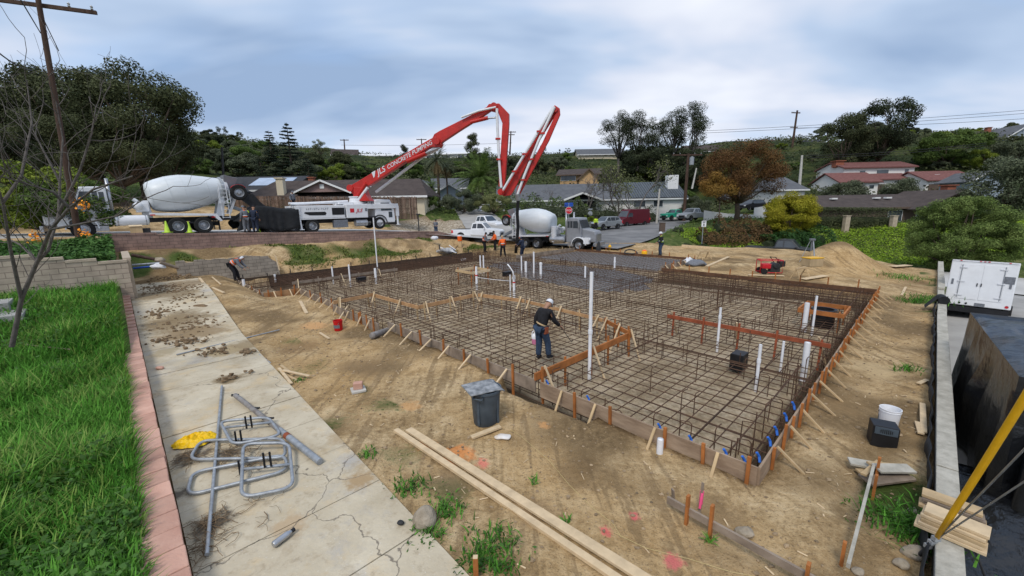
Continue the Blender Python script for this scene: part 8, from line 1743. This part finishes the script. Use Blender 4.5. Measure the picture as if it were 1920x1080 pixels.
# covered load on the driveway
def load():
    t = site('covered_load', 'tall load wrapped in glossy black plastic sheeting on the driveway', 'covered load', 0, 0)
    mb = MB(); n, m = 96, 40; vs = []; fs = []; r = random.Random(3)
    cor = [(3.6, -2.62), (9.0, -2.30), (9.6, -5.4), (3.2, -5.4)]; topz = [1.42, 1.34, 1.3, 1.42]
    def per(u):
        s = u * 4; i = int(s) % 4; f = s - int(s); p, q = Vector((*cor[i], topz[i])), Vector((*cor[(i + 1) % 4], topz[(i + 1) % 4])); return p.lerp(q, f)
    c = Vector((6.4, -3.9, 1.52))
    for i in range(n):
        p = per(i / n)
        for j in range(m + 1):
            v = j / m
            if v < .42:
                q = c.lerp(p, v / .42); q.z += .07 * noise.noise(q * 1.1) + .05 * noise.noise(Vector((q.x * 1.2, q.y * 5, 0))) + .03 * noise.noise(q * 6) - .05 * math.sin(v / .42 * 3.14) - .17 * max(0, v / .42 - .62) ** 2 / .144
            else:
                f = (v - .42) / .58; q = p.copy(); out = (p - c); out.z = 0; out.normalize(); fold = .05 * math.sin(i * 1.4 + 3 * noise.noise(Vector((i * .13, f, 0)))) + .13 * noise.noise(Vector((p.x * 3.2, p.y * 3.2, f * 1.3))) + .05 * noise.noise(Vector((p.x * 9, p.y * 9, f * 3))) + .08 * noise.noise(Vector((p.x * 1.4, p.y * 1.4, f * 2)))
                w = .10 * f if p.y > -2.9 else 1.0 * f ** 1.5; q += out * (w + fold * min(1, f * 2)); q.z = p.z - f * (p.z + 1.0)
                q.y = min(q.y, -2.14)
            vs.append(q)
    for i in range(n):
        for j in range(m): o = i * (m + 1) + j; o2 = ((i + 1) % n) * (m + 1) + j; fs.append((o, o + 1, o2 + 1, o2))
    mb.add(vs, fs); mb.build('sheeting', 'black_tarp', t, smooth=True, auto=60)
    t = site('plastic_sheet', 'loose black plastic sheet spread over the driveway below the guy wires', 'sheet', 0, 0); vs = []; fs = []; nx, ny = 40, 24; mb = MB()
    for i in range(nx + 1):
        for j in range(ny + 1):
            a, b = -1.5 + 6.4 * i / nx, -2.16 - 2.9 * j / ny; z = -.98 + .10 * abs(noise.noise((a * 1.8, b * 1.8, 0))) + .05 * noise.noise((a * 5, b * 5, 2)) + .5 * math.exp(-((a - 2.8) / 1.4) ** 2 - ((b + 3.2) / .9) ** 2); vs.append((a, b, z))
    for i in range(nx):
        for j in range(ny): o = i * (ny + 1) + j; fs.append((o, o + 1, o + ny + 2, o + ny + 1))
    mb.add(vs, fs); o = mb.build('sheet', 'black_tarp', t, smooth=True); s = o.modifiers.new('th', 'SOLIDIFY'); s.thickness = .01
    t = site('rope', 'dark rope draped over the black sheet near the white bucket', 'rope', 0, 0); mb = MB(); mb.tube([(.55, -2.15, .2), (.5, -2.35, -.3), (.9, -2.7, -.75), (.4, -3.0, -.82), (-.3, -3.1, -.8)], .014, 6); mb.build('cord', 'wire', t, smooth=True)
load()
# string line
t = thing('string_line', 'thin yellow string running over the dirt toward the batter board', 'string', (0, 0, 0)); mb = MB(); mb.tube([gw(x, y, .02) for x, y in ((858, 748), (900, 775), (975, 818), (1030, 866), (1068, 912), (1110, 953), (1150, 985), (1165, 1010))], .003, 4); mb.tube([gw(x, y, .02) for x, y in ((1150, 1000), (1210, 1030), (1290, 1050), (1370, 1075), (1450, 1090))], .003, 4); mb.build('string', 'string', t)
# ---- the far dirt yard
def gen():
    p = gw(1440, 513, 0); t = thing('generator', 'red portable generator in a tube frame on the dirt yard', 'generator', p, -.2); mb = MB(); mb.box((-.15, 0, .45), (.5, .42, .30)); mb.build('tank', 'sign_red', t, bevel=.06); mb = MB(); mb.box((.28, 0, .35), (.5, .45, .45)); mb.tube([(.3, -.3, .5), (.3, .3, .5)], .16, 12); mb.build('engine', 'dark_metal', t, bevel=.03); mb = MB()
    for s in (-.32, .32): mb.tube([(-.55, s, .1), (-.55, s, .8), (.6, s, .8), (.6, s, .1), (-.55, s, .1)], .03, 8)
    for x in (-.55, .6): mb.tube([(x, -.32, .8), (x, .32, .8)], .03, 8)
    mb.build('tube_frame', 'sign_red', t, smooth=True); mb = MB(); mb.tube([(-.35, -.4, .17), (-.35, -.30, .17)], .17, 14); mb.tube([(-.35, .4, .17), (-.35, .30, .17)], .17, 14); mb.build('transport_wheels', 'rubber', t)
    p = gw(1463, 505, 0); t = thing('plate_compactor', 'black plate compactor with folded handle beside the red generator', 'compactor', p, .3); mb = MB(); mb.box((0, 0, .12), (.6, .45, .08)); mb.box((0, 0, .35), (.35, .35, .35)); mb.build('base_plate', 'dark_metal', t, bevel=.03); mb = MB(); mb.tube([(-.2, -.2, .3), (-.7, -.2, .8), (-.7, .2, .8), (-.2, .2, .3)], .025, 8); mb.build('handle', 'black_plastic', t, smooth=True)
gen()
def yard():
    p = gw(1518, 492, 0); t = thing('tripod', 'grey surveying tripod standing by the yellow case', 'tripod', p)
    for k in range(3): a = k * 2.09 + .4; mb = MB(); mb.bar((math.cos(a) * .5, math.sin(a) * .5, 0), (math.cos(a) * .08, math.sin(a) * .08, 1.35), .05, .03); mb.build('leg', 'galvanised', t)
    mb = MB(); mb.tube([(0, 0, 1.32), (0, 0, 1.42)], .16, 14); mb.tube([(0, 0, .7), (0, 0, 1.35)], .06, 8); mb.build('head', 'grey_cloth', t, smooth=True, auto=40)
    p = gw(1522, 499, 0); t = thing('equipment_case', 'yellow equipment case at the foot of the tripod', 'case', p, .2); mb = MB(); mb.box((0, 0, .2), (.75, .5, .4)); mb.build('case', 'lumber', t, bevel=.03); mb = MB(); mb.box((0, 0, .41), (.77, .52, .05)); mb.build('lid', 'yellow_plastic', t, bevel=.01)
    c = gw(1500, 497, .15); lump('tool_bag', 'yellow and black tool bag left of the yellow case', 'bag', c, (.26, .2, .16), 'yellow_plastic', 41, .3); c = gw(1603, 501, .25); lump('plastic_bag', 'black plastic bag lying on the side of the dirt mound', 'bag', c, (.62, .35, .30), 'black_tarp', 42, .4, 18, 12, .2)
    plank('wide pale board lying in front of the dirt mound', gw(1505, 525, .05), gw(1548, 519, .07), .35, .03); plank('pale board lying by the red generator', gw(1403, 517, .05), gw(1470, 519, .05), .25, .03); plank('long pale plank pointing away on the dirt yard', gw(1325, 501, .06), gw(1366, 484, .10), .2, .05); plank('long pale board edging the dirt yard above the dark pickup', at(1278, 461, 37.0), at(1420, 472, 35.0), .05, .25); plank('board lying at the far wall end beyond the mound', gw(1672, 502, .08), gw(1703, 500, .1), .4, .03)
    c = gw(1306, 498, .15); lump('cement_bag', 'grey and white cement bags heaped on the dirt yard', 'bag', c, (.6, .4, .22), 'grey_cloth', 43, .4, 16, 10); c = gw(1291, 496, .2); lump('cement_bag', 'torn white bag beside the heaped cement bags', 'bag', c, (.35, .3, .25), 'white_cloth', 44, .5, 16, 10)
    for px, lb in ((1320, 'low wooden sawhorse on the dirt yard near the long edge board'), (1500, 'small wooden sawhorse between the generator and the wide pale board')): p = gw(px, 486 if px < 1400 else 522, 0); t = thing('sawhorse', lb, 'sawhorse', p, .5); mb = MB(); mb.bar((-.5, 0, .55), (.5, 0, .55), .1, .1); mb.build('top_rail', 'lumber', t); [MB().bar((x, 0, .55), (x * 1.1, y, 0), .06, .04).build('leg', 'lumber', t) for x in (-.45, .45) for y in (-.25, .25)]
    # rubble at the bank end
    c = at(838, 464, 35); c.z = ground_h(c.x, c.y) + .25; lump('rubble_heap', 'heap of white and dark demolition scraps at the end of the bank', 'rubble', c, (.95, .6, .26), 'rubble', 45, .5, 26, 16); r = random.Random(3)
    for k in range(7): q = c + Vector((r.uniform(-1.2, 1.2), r.uniform(-.9, .1), r.uniform(-.1, .3))); plank(('bent white strip on the scrap heap, lowest', 'white strip crossing the scrap heap', 'short white strip at the heap edge', 'upright white strip of the scrap heap', 'dark strip low on the scrap heap', 'long dark strip over the scrap heap', 'white strip beside the tyre')[k], q, q + Vector((r.uniform(-.8, .8), r.uniform(-.3, .3), r.uniform(-.2, .5))), .1, .04, 'pvc' if k not in (4, 5) else 'dark_metal', 'scrap_strip', 'scrap')
    c = at(868, 468, 34.5); c.z = ground_h(c.x, c.y) + .22; t = thing('old_tyre', 'old black tyre with white rim lying by the scrap heap', 'tyre', c, .3); wheel(t, 0, 0, 0, .42, .22, -1, 'pvc', 'tyre', .62); t.rotation_euler = (math.radians(-65), 0, .2)
    c = at(862, 447, 37.5); t = thing('water_cooler', 'orange round water cooler on a post by the white pickup', 'cooler', (c.x, c.y, ground_h(c.x, c.y) + .5)); mb = MB(); mb.lathe([(.2, 0), (.22, .4), (.18, .45)], 16); mb.build('barrel', 'hi_vis_orange', t, smooth=True, auto=40); mb = MB(); mb.lathe([(.19, .45), (.19, .52), (0, .55)], 16); mb.build('lid', 'pvc', t, smooth=True, auto=40); mb = MB(); mb.box((0, 0, -.4), (.3, .3, .8)); mb.build('stand', 'lumber', t)
    c = at(815, 449, 36); t = thing('white_sack', 'white bag on the ground by the lone man', 'bag', c); mb = MB(); mb.ball((0, 0, .12), (.34, .24, .18), 12, 8, .2); mb.build('bag', 'white_cloth', t, smooth=True)
    p = at(1237, 470, 33); p = gw(1143, 470, 0); t = thing('fire_hydrant', 'yellow fire hydrant standing by the street corner', 'hydrant', at(1143, 474, 37)); mb = MB(); mb.lathe([(.16, 0), (.16, .06), (.11, .08), (.11, .5), (.15, .52), (.15, .58), (.10, .68), (.03, .76)], 14); mb.tube([(-.2, 0, .42), (.2, 0, .42)], .065, 8); mb.build('barrel', 'yellow_plastic', t, smooth=True, auto=40)
    t = thing('work_light', 'dark pump can standing by the garage form near the grey cab', 'can', at(1122, 475, 35)); mb = MB(); mb.lathe([(.2, 0), (.22, .5), (.14, .7), (.12, .95), (.05, 1.0)], 12); mb.build('can', 'dark_metal', t, smooth=True, auto=40)
    c = at(1208, 480, 33); t = thing('water_jug', 'yellow water cooler on the ground by the hard hat worker', 'cooler', c, 0); mb = MB(); mb.lathe([(.22, 0), (.24, .36), (.2, .42)], 14); mb.build('barrel', 'yellow_plastic', t, smooth=True, auto=40); mb = MB(); mb.lathe([(.2, .42), (.1, .5), (0, .5)], 14); mb.build('lid', 'hi_vis_orange', t, smooth=True, auto=40)
    t = thing('hose_coil', 'dark hose loop lying on the dirt by the street corner', 'hose', gw(1183, 478, .1)); mb = MB(); mb.tube([(.5 * math.cos(a), .4 * math.sin(a), .05 + .25 * max(0, math.sin(a))) for a in [i * .26 for i in range(24)]], .05, 8); mb.build('hose', 'dark_metal', t, smooth=True)
    t = thing('cardboard_box', 'brown cardboard box on the street edge above the wall', 'box', onb(257, 439, 31.8), TH); mb = MB(); mb.box((0, 0, .22), (.55, .4, .5)); mb.build('carton', 'lumber', t); mb = MB(); mb.box((0, -.12, .50), (.6, .26, .02), Matrix.Rotation(.3, 3, 'X')); mb.build('flap', 'pale_lumber', t)
    t = thing('tool_crate', 'small dark crate beside the cardboard box above the wall', 'crate', onb(275, 438, 31.8), TH); mb = MB(); mb.box((0, 0, .15), (.4, .3, .3)); mb.box((0, 0, .31), (.42, .32, .03)); mb.build('crate', 'dark_metal', t, bevel=.01)
    c = at(297, 500, 20.5); lump('tarp_bundle', 'white tarp bundle on the pipes at the far end of the walk', 'tarp', c, (.40, .25, .16), 'white_cloth', 46, .4)
    for k, (x0, y0, x1, y1, lb, m) in enumerate(((250, 503, 310, 497, 'blue-grey plastic pipe on the pile at the end of the walk', 'sign_blue'), (248, 497, 300, 493, 'pale plastic pipe on the pile at the end of the walk', 'galvanised'), (300, 492, 335, 503, 'dark timber at the end of the walk by the block wall', 'grey_lumber'), (246, 478, 290, 486, 'dark beam leaning at the corner of the street wall', 'pole_wood'))): rod('pile_pipe', lb, 'pipe', at(x0, y0, 20.2), at(x1, y1, 20.8), .05 + .03 * (k > 1), m)
    c = at(299, 488, 22); lump('stone', 'tan boulder at the foot of the street wall', 'stone', c, (.32, .22, .16), 'stone', 47, .2)
    c = gw(378, 581, .1); lump('root_stump', 'dark twisted root stump on the soil at the walk', 'stump', c, (.35, .12, .10), 'soil', 48, .5)
yard()
